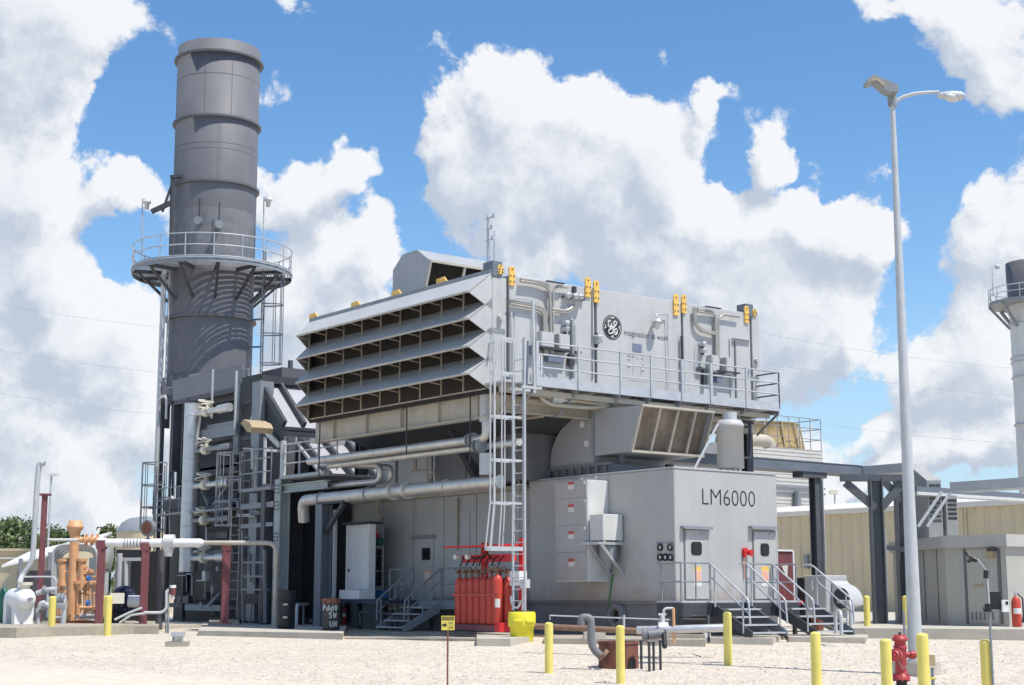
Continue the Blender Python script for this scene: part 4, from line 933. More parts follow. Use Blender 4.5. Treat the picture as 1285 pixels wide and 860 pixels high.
# caged ladder from platform to casing, on the camera's right of the stack
lz1 = zpl+.9; lz0 = sz(470); lb = dep(329, 420, 69.2); lb.z = lz0
mb = ladder_mb(lb, V((lb.x, lb.y, lz1)), FH, .5); lad = part('ladder_rail', mb, M['bsteel'], st)
part('ladder_rung', rungs_mb(lb, V((lb.x, lb.y, lz1-.9)), FH, .5, .32), M['bsteel'], st)
H, S_ = cage_mbs(lb, sz(452), zpl-.3, FH, RT, .75, .95, 4); H.f and part('cage_hoop', H, M['bsteel'], st); part('cage_strap', S_, M['bsteel'], st)
mb = MB()
for z in (zr4, sz(430)): mb.bar((lb.x, lb.y, z), V((SX, SY, z))+(V((lb.x-SX, lb.y-SY, 0)).normalized())*SR, .08)
part('ladder_tie', mb, M['bsteel'], st)
c0 = dep(206.5, 330, 68.5); mb = MB(); mb.tube([(c0.x, c0.y, zpl-.2), (c0.x, c0.y, sz(620))], .13, 8); mb.bar((c0.x+.2, c0.y-.15, zpl-.2), (c0.x+.2, c0.y-.15, sz(490)), .07)
mb.bar((c0.x, c0.y, zr4), pol(SR, math.atan2(c0.y-SY, c0.x-SX), zr4), .1); part('cable_riser', mb, M['palegrey'], st)

# ================================================================ catalyst casing under the stack
XA = 28.3; YA0 = onX(313, 600, XA).y; YA1 = onX(199, 600, XA).y; ZA = onX(312, 474, XA).z; ZG = .4
cc = thing('catalyst_casing', 'tall dark grey ribbed exhaust casing carrying the banded stack', 'exhaust casing', (31, (YA0+YA1)/2, ZG))
mb = MB(); mb.box(XA+.9, XA+5.2, YA0+.05, YA1, .42, ZA-.25); part('casing', mb, M['scr'], cc)
mb = MB(); mb.box(XA+.85, XA+5.3, YA0, YA1, ZA-.25, ZA-.19); mb.box(XA+.05, XA+.9, YA0+.05, YA1-.1, ZA-.12, ZA-.02)
mb.box(XA, XA+.06, YA0, YA1-.3, ZA-.38, ZA+.04); part('roof_edge', mb, M['scrmid'], cc)
def xq(l, t, r, b, X, th, mat, nm, par=cc):
    a = onX(l, t, X); c_ = onX(r, b, X); mb = MB(); mb.box(X, X+th, c_.y, a.y, c_.z, a.z); return part(nm, mb, mat, par)
# pilasters and panels on the near face (heights vary as in the steelwork)
def fin(l, r, t, b, mat, nm, par=cc, X=None, th=.1):
    """plate standing out from the face, seen on its camera-facing side between picture columns l and r"""
    X = XA if X is None else X; Y = onX(l, (t+b)/2, X).y; a = onX(l, t, X); c_ = onX(l, b, X); x1 = onY(r, (t+b)/2, Y).x
    mb = MB(); mb.box(X, x1, Y, Y+th, c_.z, a.z); return part(nm, mb, M[mat], par)
fin(198.5, 203, 480, 780, 'scrmid', 'column'); fin(203.2, 213.5, 498, 537, 'scrfin', 'panel'); fin(203.2, 213.5, 484, 494, 'scrfin', 'panel')
fin(214.2, 216.4, 478, 640, 'scrmid', 'column'); fin(216.8, 227.5, 497, 592, 'scrfin', 'panel'); fin(228, 232, 513, 640, 'black', 'recess_shade_plate'); fin(232.5, 237.5, 492, 780, 'scrfin', 'column')  # the black plate paints the shadow of a slit between the ribs
fin(207, 213, 640, 770, 'scrmid', 'column'); fin(222, 230, 592, 628, 'scrmid', 'bracket')
xq(217, 478, 304, 483.5, XA-.02, .05, M['scrrail'], 'beam'); xq(217, 484, 304, 490, XA+.02, .05, M['scrmid'], 'beam')
xq(238, 492, 294, 502, XA+.5, .35, M['scrmid'], 'beam'); xq(239, 502, 296, 560, XA+.8, .08, M['scr'], 'panel')
xq(294.5, 482, 298, 570, XA-.1, .15, M['msteel'], 'column')
xq(304, 474, 316.5, 780, XA-.05, .95, M['scr'], 'corner_panel'); xq(316.8, 480, 318.5, 780, XA-.2, .6, M['msteel'], 'flange')
for y_ in (500, 540, 547, 582, 590, 626, 634): xq(239, y_, 297, y_+3, XA+.72, .07, M['scrmid'] if y_ % 3 else M['dsteel'], 'stiffener')
for y_ in (504, 549, 600, 650, 700): xq(304, y_, 315, y_+2.5, XA-.12, .06, M['dsteel'], 'stiffener')
xq(205, 627, 241, 637, XA-.5, .25, M['scrmid'], 'beam'); xq(238, 637, 286, 642, XA-.4, .2, M['msteel'], 'beam'); xq(238, 604+33, 286, 639, XA-.45, 1.2, M['dsteel'], 'floor_plate')
xq(247, 541.5, 295, 545.5, XA-.3, .12, M['msteel'], 'beam'); xq(260, 534, 294, 539, XA-.2, .1, M['msteel'], 'beam'); xq(238, 693, 283, 696, XA-.3, .1, M['msteel'], 'beam'); xq(256, 669, 285, 675, XA-.1, .2, M['scrmid'], 'beam')
xq(232, 759, 280, 767, XA-.2, .6, M['msteel'], 'beam'); xq(212, 757, 268, 763, XA+.1, .4, M['scrmid'], 'beam'); xq(222, 748, 236, 757, XA, .2, M['scrmid'], 'bracket')
xq(207, 640, 232, 745, XA+.6, .1, M['black'], 'recess_shade_plate'); xq(239, 700, 316, 755, XA+.75, .1, M['scr'], 'panel')  # black sheet in place of the shadow inside the bay
mb = MB()
for (a, b) in (((268, 634), (286, 610)), ((262, 760), (276, 745)), ((262, 634), (252, 612))): mb.bar(onX(*a, XA-.2), onX(*b, XA-.2), .1)
part('diagonal_brace', mb, M['msteel'], cc)
# roof handrail
mb = rail_mb([V((XA, y, ZA)) for y in [lerp(V((0,YA0+.3,0)), V((0,YA1-.4,0)), i/5).y for i in range(6)]], [.35], .025); part('roof_handrail', mb, M['msteel'], cc)
p = onX(203, 484, XA); q = onX(213, 476, XA); mb = MB(); mb.tube(fillet([V((XA-.1, p.y, ZA-1)), V((XA-.1, p.y, ZA)), V((XA-.1, q.y, ZA)), V((XA-.1, q.y, ZA-1))], .3), .06, 8); part('bent_rail', mb, M['offw'], cc)
# ammonia header: big silver standpipe with branch pipes and valves
XS = XA-.55; mb = MB(); a = onX(241.5, 508, XS); b = onX(237, 718, XS); hr = .36
mb.cyl((XS, a.y-.1, b.z), (XS, a.y-.1, a.z), hr, n=20); mb.cyl((XS, a.y-.1, a.z), (XS, a.y-.1, a.z+.03), hr*1.02, n=20)
for z in [b.z+.9*i for i in range(1, 12) if b.z+.9*i < a.z-.1]: mb.lathe([(hr, z), (hr+.012, z+.01), (hr+.012, z+.05), (hr, z+.06)], (XS, a.y-.1, 0), 20)
hd_ = thing('header_standpipe', 'tall silver standpipe with five valved branch pipes on the dark exhaust casing', 'pipe', (XS, a.y-.1, b.z)); part('standpipe', mb, M['silver'], hd_)
for py_, bright in ((521, 1), (567.5, 0), (611, 1), (654, 0), (701, 1)):
    p = onX(240, py_, XS); q = onX(288, py_+4 if py_ < 560 else py_+1, XS)
    mb = MB(); mb.cyl((XS, a.y-.1, p.z), (XS, q.y+.05, p.z), .12 if bright else .09, n=12); c1 = lerp(V((XS, a.y, p.z)), V((XS, q.y, p.z)), .72); mb.cyl(c1, (XS, q.y, p.z), .175 if bright else .12, n=14)
    br = part('branch_pipe', mb, M['silver'] if bright else M['msteel'], hd_)
    v = lerp(V((XS, a.y, p.z)), V((XS, q.y, p.z)), .4); mb = MB(); mb.cyl(v+V((0,.14,0)), v+V((0,-.14,0)), .2, n=12); mb.tube([v, v+V((0,0,.45))], .05, 6); mb.tube(circ(v+V((-.05,0,.42)), .3, 14, V((0,1,.25)), V((1,0,0))), .035, 5, closed=True); mb.tube(circ(v+V((-.1,.1,.25)), .26, 14, V((0,1,-.2)), V((1,0,0))), .03, 5, closed=True); part('valve', mb, M['cream'], br)
# ladders and cages on the casing
def cased_ladder(px_, y0, y1, wpx, X, cage, nm, lab, sideY=True):
    a = onX(px_, y1, X); b = onX(px_, y0, X); wd = abs(onX(px_-wpx/2, y0, X).y-onX(px_+wpx/2, y0, X).y)
    t = thing(nm, lab, 'ladder', (X, a.y, b.z)); b = V((X, a.y, b.z)); a = V((X, a.y, a.z))
    part('stringer', ladder_mb(b, a, (0,1,0), wd), M['galvd'], t); part('rung', rungs_mb(b, a, (0,1,0), wd, .33), M['galvd'], t)
    if cage:
        c0, c1, k = cage; H, S = cage_mbs(b, onX(px_, c0, X).z, onX(px_, c1, X).z, (0,1,0), (-1,0,0), wd*1.5, .8, k)
        part('cage_hoop', H, M['galvd'], t); part('cage_strap', S, M['galvd'], t)
    return t
cased_ladder(202, 780, 585, 10, XA-.7, (665, 582, 4), 'caged_ladder', 'grey caged ladder at the outer edge of the dark casing, beyond the standpipe')
cased_ladder(298, 775, 570, 12, XA-1.0, (660, 570, 4), 'caged_ladder', 'grey caged ladder beside the standpipe branch pipes, behind a maroon post')
# intermediate platforms with rails
mp = thing('access_platform', 'grey railed platform on the dark casing beside the tan floodlight cover', 'platform', (XA-.6, 56, 4))
z = onX(330, 612, XA-1).z; ya = onX(346, 612, XA-1).y; yb = onX(306, 612, XA-1).y
mb = MB(); mb.box(XA-1.2, XA-.06, ya, yb, z-.12, z); part('deck', mb, M['galvd'], mp); part('handrail', rail_mb([V((XA-1.2, y, z)) for y in (ya, (ya+yb)/2, yb)], [.55, 1.05, 1.4], .026), M['galvd'], mp)
mb = MB(); mb.box(XA-1.1, XA-.1, ya+.1, yb, z-.75, z-.55); mb.box(XA-1.1, XA-1.0, ya, yb, z-1.45, z-1.3); part('beam', mb, M['msteel'], mp)
sf = thing('scaffold_frame', 'pale tubular frame of horizontal bars standing between maroon post and dark casing', 'frame', (XA-1, 52, ZG))
mb = MB(); X = XA-1.6
for py_ in (706, 723.5, 740): mb.bar(onX(306, py_, X), onX(333, py_, X), .07 if py_ < 735 else .3, .07)
mb.bar(onX(304, 690, X), onX(305, 782, X), .07); mb.bar(onX(332, 690, X), onX(332.5, 782, X), .09); mb.bar(onX(316, 760, X), onX(313.5, 782, X), .06)
part('bar', mb, M['galvd'], sf)
mb = MB(); a = onX(303, 745, XA-.6); b = onX(332, 758, XA-.6); mb.box(XA-.6, XA, b.y, a.y, b.z, a.z); part('tray', mb, M['scr'], sf)
# tan flood-light cover on bracket
c_ = onX(336, 536, XA-.5); fl = thing('floodlight', 'tan hooded floodlight on a bracket below the sloping casing roof', 'floodlight', c_)
s = .4; ol = [V((c_.x, c_.y+dy*s, c_.z+dz*s)) for dy, dz in ((1.15,.3),(.6,.62),(-.6,.25),(-1.1,-.25),(-.9,-.75),(-.1,-.6),(.3,-.3))]; mb = MB(); mb.prism(ol, (-.9,0,0)); part('housing', mb, M['wood'], fl)
mb = MB(); mb.tube([c_+V((-.2,-.2,-.4)), c_+V((-.2,-.2,-2.6))], .07, 8); mb.bar(c_+V((-.2,-.2,-.9)), c_+V((.8,-.2,-.9)), .1); part('bracket', mb, M['palegrey'], fl)
# ================================================================ sloping transition duct
XTn = XA+.05; tr = thing('transition_duct', 'pale grey sloping duct with dark ribs between the dark casing and the enclosure', 'duct', (31, 52, 4))
t0 = onX(325, 478, XTn); t0.z = ZA-.3; t1 = onX(357, 536, XTn); t2 = onX(360, 545, XTn); t3 = onX(392, 592, XTn)
wid = onY(432, 490, t0.y).x - XTn + .6
def slopequad(a, b, w0, w1, th, mat, nm, x0=0):
    d = (b-a).normalized(); n = V((1,0,0)).cross(d); n = n if n.z < 0 else -n
    mb = MB(); mb.prism([a+V((w0,0,0)), a+V((w1,0,0)), b+V((w1,0,0)), b+V((w0,0,0))], n*th); return part(nm, mb, mat, tr)
slopequad(t0, t1, .02, wid, .1, M['scrlight'], 'sloping_panel'); slopequad(t1+V((0,-.4,-.6)), t3+V((0,-.6,-.4)), .3, wid, .1, M['scrlight'], 'sloping_panel')
for o in (.0, .85, 3.2, 4.6):
    d = (t1-t0); mb = MB(); mb.bar(t0+V((o,0,.12)), t1+V((o,0,.12)), .14, .28, up=(0,-.7,.7)); part('rib', mb, M['dsteel'], tr)
for o in (.5, 1.5, 2.5, 3.6, 4.7):
    a = t1+V((o,-.4,-.5)); b = t3+V((o,-.6,-.3)); mb = MB(); mb.bar(a, b, .14, .28, up=(0,-.7,.7)); part('rib', mb, M['dsteel'], tr)
mb = MB(); mb.box(XTn-.1, XTn+wid+.5, t1.y-.35, t1.y+.05, t1.z-.35, t1.z-.12); mb.box(XTn-.12, XTn+wid+.5, t1.y-.38, t1.y-.3, t1.z-.13, t1.z-.02); part('cross_beam', mb, M['dsteel'], tr)
mb = MB(); mb.box(XTn, XTn+wid, t0.y-.25, t0.y+.3, ZA-.3, ZA+.0); part('head_beam', mb, M['dsteel'], tr)
mb = MB(); mb.box(XTn-.02, XTn+wid, t1.y-.33, t1.y-.02, t1.z-.95, t1.z-.352); part('band_panel', mb, M['scrlight'], tr)
mb = MB(); mb.prism([V((XTn-.02, t0.y, t0.z)), V((XTn-.02, t1.y, t1.z)), V((XTn-.02, t1.y, 5.5)), V((XTn-.02, YA0+.6, 5.5)), V((XTn-.02, YA0+.6, t0.z))], (.06,0,0)); part('side_panel', mb, M['scr'], tr)
mb = MB(); mb.bar(V((XTn-.1, t0.y+.3, t0.z-1.3)), V((XTn-.1, t1.y+.15, t1.z-.7)), .1, .2); part('side_rail', mb, M['offw'], tr)
mb = MB(); mb.box(XTn+.35, XTn+.8, t1.y-.55, t1.y-.4, 4.7, t1.z-.4); mb.box(XTn-.1, XTn+.2, t1.y-.5, t1.y-.3, 4.7, t1.z-.4); part('post', mb, M['scrmid'], tr)
mb = MB(); mb.box(XTn+.3, XTn+5.5, YN+.15, t1.y, 1.0, 5.6); part('duct_body', mb, M['scr'], tr)
mb = MB(); q = onX(388, 585, 30.5); mb.lathe([(1.5,-1.6),(1.7,-1.5),(1.7,1.5),(1.5,1.6)], (31.6, q.y-.4, 5.0), 28, axis=V((0,0,1)).rotation_difference(V((0,1,0))).to_matrix()); part('expansion_joint', mb, M['navy'], tr)
xq(338, 610, 432, 781, 29.75, .1, M['scr'], 'wall_panel', tr)  # added dark backing panel, the shade of the bay put into its colour
# roof box behind
p = onY(352, 466, YA0+3); mb = MB(); a = dep(340, 470, 68); mb.box(a.x, a.x+1.9, a.y-1.0, a.y+.8, ZA-.2, dep(360, 464, 68).z); mb.cyl((a.x+1, a.y, ZA), (a.x+1, a.y, dep(350, 461, 68).z+.4), .12); part('roof_box', mb, M['scrmid'], cc)

# ================================================================ bolted steel frame and access platform in front of the duct
bf = thing('steel_portal_frame', 'pale bolted steel column and beam carrying a railed platform before the sloping duct', 'steel frame', (27.3, 49, ZG))
XP = 27.3; a = onX(353.5, 602, XP); b = onX(350, 782, XP); ycol = (a.y+b.y)/2-.05
mb = MB(); mb.ibeam((XP, ycol, ZG), (XP, ycol, a.z), .42, .42, .05, up=(1,0,0)); col_ = part('column', mb, M['lsteel'], bf)
mb = MB()
for zc in (a.z-.35, a.z-.95, 3.6, 2.3, 1.4): mb.box(XP-.225, XP-.213, ycol-.16, ycol+.16, zc-.2, zc+.2)
part('splice_plate', mb, M['lsteel'], col_)
for zc in (a.z-.35, a.z-.95, 3.6, 2.3, 1.4):
    for dy in (-.1, .1):
        mb = MB()
        for dz in (-.13, 0, .13): mb.cyl((XP-.226, ycol+dy, zc+dz), (XP-.25, ycol+dy, zc+dz), .035, n=6)
        part('bolt', mb, M['dsteel'], col_)
e = onX(411, 605, XP); mb = MB(); mb.ibeam((XP, ycol-.1, a.z-.35), (XP, e.y, a.z-.35), .25, .3, .04); mb.bar((XP, ycol, a.z+.05), (XP, e.y, a.z+.05), .3, .12); part('beam', mb, M['lsteel'], bf)
mb = MB(); mb.box(XP+.1, XP+2.5, e.y, ycol+.3, a.z-.03, a.z+.04); part('deck', mb, M['galv'], bf)
z = a.z+.1; ys_ = [lerp(V((0,ycol+.1,0)), V((0,e.y-.6,0)), i/3).y for i in range(4)]
part('handrail', rail_mb([V((XP, y, z)) for y in ys_], [.45, .85, 1.15], .028), M['galv'], bf)
mb = MB(); mb.bar(V((XP, ycol, z)), V((XP, ycol, z+1.3)), .16, .16); part('gate_post', mb, M['palegrey'], bf)
mb = MB(); q = onX(336, 600, XP+.4); mb.box(XP+.2, XP+1.1, ycol+.35, q.y, ZG+.1, a.z-.05); part('column_casing', mb, M['scr'], bf)
mb = MB(); q2 = onX(333.5, 640, XP-.1); mb.box(XP-.15, XP+.2, q2.y, q2.y+.28, ZG, a.z-.1); part('column', mb, M['scrmid'], bf)
# dark equipment in the shaded bay
eq = thing('shaded_valve_skid', 'dark skid of valves and boxes in the shade behind the black drum', 'valve skid', (29, 49, ZG))
mb = MB(); X = 29.2
for (l, t, r, b, th, m_) in ((343, 742, 352, 760, .4, 'dsteel'), (366, 738, 379, 752, .5, 'dsteel'), (386, 736, 397, 752, .5, 'scrmid'), (350, 752, 398, 756, .6, 'msteel')):
    a_ = onX(l, t, X); c_ = onX(r, b, X); q = MB(); q.box(X, X+th, c_.y, a_.y, c_.z, a_.z); part('box', q, M[m_], eq)
for py_ in (706, 724): 
    q = MB(); q.tube([onX(364, py_, X), onX(397, py_-1, X)], .06, 6); q.cyl(onX(387, py_, X), onX(396, py_, X), .1); part('pipe', q, M['msteel'], eq)
for px_ in (362, 374, 388): q = MB(); q.tube([onX(px_, 704, X), onX(px_, 752, X)], .05, 6); part('pipe', q, M['msteel'], eq)
q = MB(); q.box(X, X+.1, onX(397, 750, X).y, onX(345, 750, X).y, ZG, ZG+.3); part('frame', q, M['dsteel'], eq)
# pipe hoop rail by the drum
hr_ = thing('hoop_guard', 'bent pipe hoop guard between the black drum and the blue grey column', 'guard rail', gnd(385, 787, .18))
g0 = gnd(372, 785, .18); g1 = gnd(398, 780, .18)
mb = MB(); top = onX(370, 759, g0.x).z; mb.tube(fillet([g0, V((g0.x, g0.y, top)), V((g1.x, g1.y, top)), g1], .2), .055, 8); part('hoop', mb, M['palegrey'], hr_)
mb = MB(); p = lerp(g0, g1, .3); mb.tube([V((p.x, p.y, top)), V((p.x, p.y, g0.z))], .035, 6); mb.tube([V((p.x+.3, p.y, g0.z+.1)), lerp(g0, g1, .9)+V((.2,0,.5))], .04, 6); part('post', mb, M['msteel'], hr_)

# ---------------------------------------------------------------- clutter on the casing: thin risers, trays, small boxes, valves
ck_ = thing('casing_pipework', 'tangle of thin risers, small boxes and gauges on the face of the dark casing', 'pipework', (XA-.4, 57, 2))
rn_ = random.Random(11)
for i in range(26):
    px_ = rn_.uniform(212, 316); y0_ = rn_.uniform(560, 735); y1_ = y0_+rn_.uniform(18, 60); X = XA-rn_.uniform(.15, .5)
    pts_ = [onX(px_, y0_, X), onX(px_, min(y1_, 772), X)]
    if i % 3 == 0: pts_ = fillet([onX(px_-rn_.uniform(5, 14), y0_, X), onX(px_, y0_, X), pts_[1]], .12)
    mb = MB(); mb.tube(pts_, rn_.choice((.022, .03, .045)), 6); part('riser', mb, M[rn_.choice(('msteel', 'palegrey', 'dsteel', 'scrmid'))], ck_)
for i in range(16):
    px_ = rn_.uniform(215, 330); y_ = rn_.uniform(640, 760); X = XA-rn_.uniform(.2, .6); a = onX(px_, y_, X); w_ = rn_.uniform(.1, .3); mb = MB(); mb.box(X, X+.2, a.y-w_/2, a.y+w_/2, a.z-w_*.6, a.z+w_*.6); part('instrument_box', mb, M[rn_.choice(('msteel', 'dsteel', 'scrmid', 'palegrey'))], ck_)
for i in range(10):
    px_ = rn_.uniform(240, 300); y_ = rn_.choice((604, 648, 690, 730))+rn_.uniform(-3, 3); mb = MB(); mb.tube([onX(px_, y_, XA-.35), onX(px_+rn_.uniform(10, 26), y_+rn_.uniform(-1, 1), XA-.35)], .03, 6); part('branch', mb, M[rn_.choice(('silver', 'msteel', 'palegrey'))], ck_)
mp2 = thing('casing_walkway', 'narrow railed walkway across the dark casing level with the lowest cage hoops', 'walkway', (XA-.5, 60, 3))
z = onX(260, 640, XA-.6).z; ya, yb = onX(290, 640, XA-.6).y, onX(196, 640, XA-.6).y
mb = MB(); mb.box(XA-.75, XA-.05, ya, yb, z-.08, z); part('deck', mb, M['msteel'], mp2)
ys__ = [lerp(V((0,yb,0)), V((0,onX(240, 640, XA-.6).y,0)), i/4).y for i in range(5)]
part('handrail', rail_mb([V((XA-.75, y, z)) for y in ys__], [.55, 1.05], .026), M['msteel'], mp2)
z = onX(260, 545, XA-.3).z; ya, yb = onX(296, 545, XA-.3).y, onX(246, 545, XA-.3).y
mb = MB(); mb.tube([V((XA-.35, ya, z)), V((XA-.35, ya, z+2.3))], .05, 6); mb.tube([V((XA-.35, (ya+yb)/2+.3, z+.6)), V((XA-.35, (ya+yb)/2+.3, z+2.6))], .045, 6); part('post', mb, M['palegrey'], mp2)
# ================================================================ concrete
def slab(name, gp, zt, mat, label, cat='slab'):
    b = min(p.z for p in gp)-.3; mb = MB(); poly = [V((p.x, p.y, b)) for p in gp]
    mb.prism(poly, (0,0,zt-.015-b)); c = sum((V((p.x, p.y, 0)) for p in gp), V())/len(gp)
    k = [V((p.x, p.y, 0))+(c-V((p.x, p.y, 0))).normalized()*.02 for p in gp]; mb.prism([q+V((0,0,zt-.016)) for q in k], (0,0,.016))
    o = struct(name, mb, M[mat]); return o
def W(x, y): return V((x, y, gz(x, y)))
slab('foundation_slab', [W(28.6,30.6), W(36.2,30.6), W(36.2,66), W(27.3,66), W(27.3,38.6), W(28.6,38.6)], .40, 'conc', '')
slab('foundation_slab', [gnd(248,798), gnd(430,803), gnd(436,790), gnd(256,785)], .5, 'concl', '')
slab('foundation_slab', [gnd(598,811), gnd(640,811.5), gnd(664,806), gnd(664,796), gnd(598,797)], .44, 'concl', '')
slab('foundation_slab', [gnd(432,802), gnd(600,805), gnd(612,790), gnd(440,787)], .36, 'conc', '')
slab('stair_pad', [gnd(845,807), gnd(970,810), gnd(986,800), gnd(852,797)], .44, 'concl', '')
slab('stair_pad', [gnd(990,806), gnd(1086,808), gnd(1092,798), gnd(985,797)], .44, 'concl', '')
slab('yard_slab', [gnd(1062,801), gnd(1420,806), gnd(1500,770), gnd(1010,772)], .62, 'concl', '')
slab('skid_kerb', [gnd(-60,800), gnd(20,801), gnd(168,796), gnd(172,783), gnd(-60,783)], .62, 'conc', '')
slab('skid_slab', [gnd(170,790), gnd(345,787), gnd(345,776), gnd(176,778)], .47, 'concl', '')
for (x0, x1, y0, y1, zt_) in ((165, 199, 796, 786, .6), (262, 300, 790, 783, .62)):
    slab('post_footing', [gnd(x0, y0), gnd(x1, y0), gnd(x1, y1), gnd(x0, y1)], zt_, 'conc', '')
slab('pipe_plinth', [gnd(682,808), gnd(885,812), gnd(888,803), gnd(684,800)], .42, 'conc', '')
# ================================================================ stairs and landing at the lettered end
YP = 30.2; zp = 1.40
sl_ = thing('door_landing', 'grey steel landing with handrails before the two black windowed doors', 'landing', (32, 30.7, .4))
xa = onY(856, 757, YP).x; xb = onY(1003, 757, YP).x
mb = MB(); mb.box(xa, xb, YP, YE-.06, zp-.05, zp); part('deck', mb, M['galv'], sl_)
mb = MB(); mb.box(xa, xb-.02, YP-.02, YP+.03, zp-.42, zp-.051); mb.box(xa-.03, xa+.02, YP, YE-.1, zp-.42, zp-.051); part('edge_beam', mb, M['dsteel'], sl_)
for x in (xa+.05, (xa+xb)/2, xb-.1): mb = MB(); mb.box(x, x+.1, YP+.1, YP+.2, .4, zp-.42); part('leg', mb, M['dsteel'], sl_)
sx = [(onY(893, 757, YP).x, onY(938, 757, YP).x), (onY(972, 757, YP).x, onY(1020, 760, YP).x)]
hr2 = [.52, 1.03]
for a, b, ps in ((xa, sx[0][0], [xa, lerp(V((xa,0,0)), V((sx[0][0],0,0)), .5).x, sx[0][0]]), (sx[0][1], sx[1][0], [sx[0][1], sx[1][0]])):
    part('handrail', rail_mb([V((x, YP+.03, zp)) for x in ps], hr2, .026), M['msteel'], sl_)
part('handrail', rail_mb([V((xa+.02, YP+.05, zp)), V((xa+.02, YE-.25, zp))], hr2, .026), M['msteel'], sl_)
part('handrail', rail_mb([V((xb-.05, YP+.05, zp)), V((xb-.05, YE-.1, zp))], hr2, .026), M['msteel'], sl_)
def stair(nm, label, x0, x1, L, group=None):
    zb = .45; run = L; t = thing(nm, label, 'stairs', ((x0+x1)/2, YP-run, zb), group)
    for x, m_ in ((x0, 'dsteel'), (x1, 'bsteel')):
        mb = MB(); h = .27; mb.prism([V((x, YP-.03, zp-.05)), V((x, YP-.03, zp-.05-h-.1)), V((x, YP-run+.12, zb)), V((x, YP-run-.12, zb)), V((x, YP-run-.12, zb+h*.55))], (.05 if x == x0 else -.05,0,0)); part('stringer', mb, M[m_], t)
    nt_ = 4
    for i in range(nt_):
        f = (i+1)/(nt_+.6); z = zp+(zb-zp)*f; y = YP-.03-run*f; mb = MB(); mb.box(x0+.06, x1-.06, y-.26, y+.02, z-.04, z); part('tread', mb, M['galv'], t)
    for x in (x0-.02, x1+.02):
        top = V((x, YP+.02, zp+1.03)); bot = V((x, YP-run-.05, zb+.98)); tail = V((x, YP-run-.25, zb+.98)); low = V((x, YP-run-.25, zb+.52))
        d = V((0,0,-.36)); mb = MB()
        mb.tube(fillet([V((x, YP+.3, zp+1.03)), top, bot, V((x, bot.y-.04, zb+.35))], .12), .028, 8); mb.tube(fillet([V((x, YP+.02, zp+.3)), top+d, bot+d], .12), .026, 6)
        for f in (.12, .85): p = lerp(top, bot, f); mb.tube([p, V((p.x, p.y, zp+(zb-zp)*f-.05))], .026, 6)
        part('handrail', mb, M['galv'], t)
    return t
stair('steel_stair', 'short steel stair descending beside the yellow bollard from the first windowed door', *sx[0], 1.35, 'stairs off the door landing'); stair('steel_stair', 'short steel stair descending past the dark red cabinet from the far door', *sx[1], 1.4, 'stairs off the door landing')
# grey pipe hoop rails beyond the stairs
def hoop(nm, label, a, b, top, r=.055, D=None, mat='palegrey'):
    p = gnd(*a, .3) if D is None else dep(*a, D); q = gnd(*b, .3) if D is None else dep(*b, D); z = dep(a[0], top, DD(p)).z
    t = MB(); t.tube(fillet([p, V((p.x, p.y, z)), V((q.x, q.y, z)), q], .18, 5), r, 8); return single(nm, t, M[mat], label, 'guard rail')
hoop('hoop_guard', 'pale bent pipe guard standing between the far stair and the round fan cowl', (1051, 783), (1068, 786), 755)
hoop('hoop_guard', 'small low bent pipe guard at the foot of the far stair', (1049, 795), (1056, 797), 767, .05)
# dark red hose cabinet
D_ = 50; hc = thing('hose_cabinet', 'dark red cabinet with white trim standing behind the far stair', 'cabinet', dep(989, 770, D_))
q = dep(979, 692, D_); x0 = onY(975, 760, q.y).x; x1 = onY(996, 760, q.y).x; z1 = q.z; z0 = dep(989, 768, D_).z
mb = MB(); mb.box(x0, x1, q.y, q.y+.6, z0, z1); part('body', mb, M['rustbrown'] if 0 else M['maroon'], hc)
mb = MB(); mb.box(x1+.001, x1+.06, q.y-.03, q.y+.6, z0, z1+.05); mb.box(x0, x1, q.y-.04, q.y+.6, z1+.001, z1+.06); part('trim', mb, M['white'], hc)
mb = MB(); mb.prism([V(((x0+x1)/2-.15, q.y-.01, z1-.5)), V(((x0+x1)/2+.15, q.y-.01, z1-.4)), V(((x0+x1)/2+.1, q.y-.01, z1-.85))], (0,-.02,0)); part('emblem', mb, M['labelwhite'], hc)
mb = MB(); mb.box(x0+.1, x1-.2, q.y-.35, q.y-.05, z0-.1, z0+.25); mb.tube([V((x0+.3, q.y-.2, z0+.2)), V((x1+.1, q.y-.3, z0+.3))], .06, 8); part('hose_valve', mb, M['fired'], hc)
# fan cowl / condenser
D_ = 48.3; cw = thing('fan_cowl', 'grey box fan with a rounded discharge cowl standing behind the far stair', 'fan', dep(1050, 775, D_)); q = dep(1036, 722, D_); e = dep(1060, 776, D_)
x0 = q.x; yq = q.y; x1 = onY(1063, 730, yq).x; mb = MB(); mb.bbox(x0, x1, yq, yq+.9, e.z, q.z, .02); part('housing', mb, M['palegrey'], cw)
mb = MB(); zc = (q.z+e.z)/2+.05; ol = [V((x0+.25, yq-.02, zc-.5)), V((x0+.25, yq-.02, zc+.45))]+[V((x0+.25, yq-.02-.65*math.sin(R(a)), zc-.3+.65*math.cos(R(a)))) for a in range(10, 91, 10)]; mb.prism(ol, (.75,0,0)); part('cowl', mb, M['palegrey'], cw)
mb = MB(); cpt = V((x0+.24, yq-.4, zc-.1)); mb.lathe([(.001,0),(.33,0)], cpt, 20, axis=V((0,0,1)).rotation_difference(V((-1,0,0))).to_matrix()); part('fan_screen', mb, M['dsteel'], cw)
mb = MB(); D_ = 50.5; a = dep(1010, 725, D_); mb.box(a.x, a.x+1.5, a.y, a.y+.8, .62, a.z); single('control_cabinet', mb, M['scr'], 'dark grey cabinet behind the far stair, below the tan siding', 'cabinet')
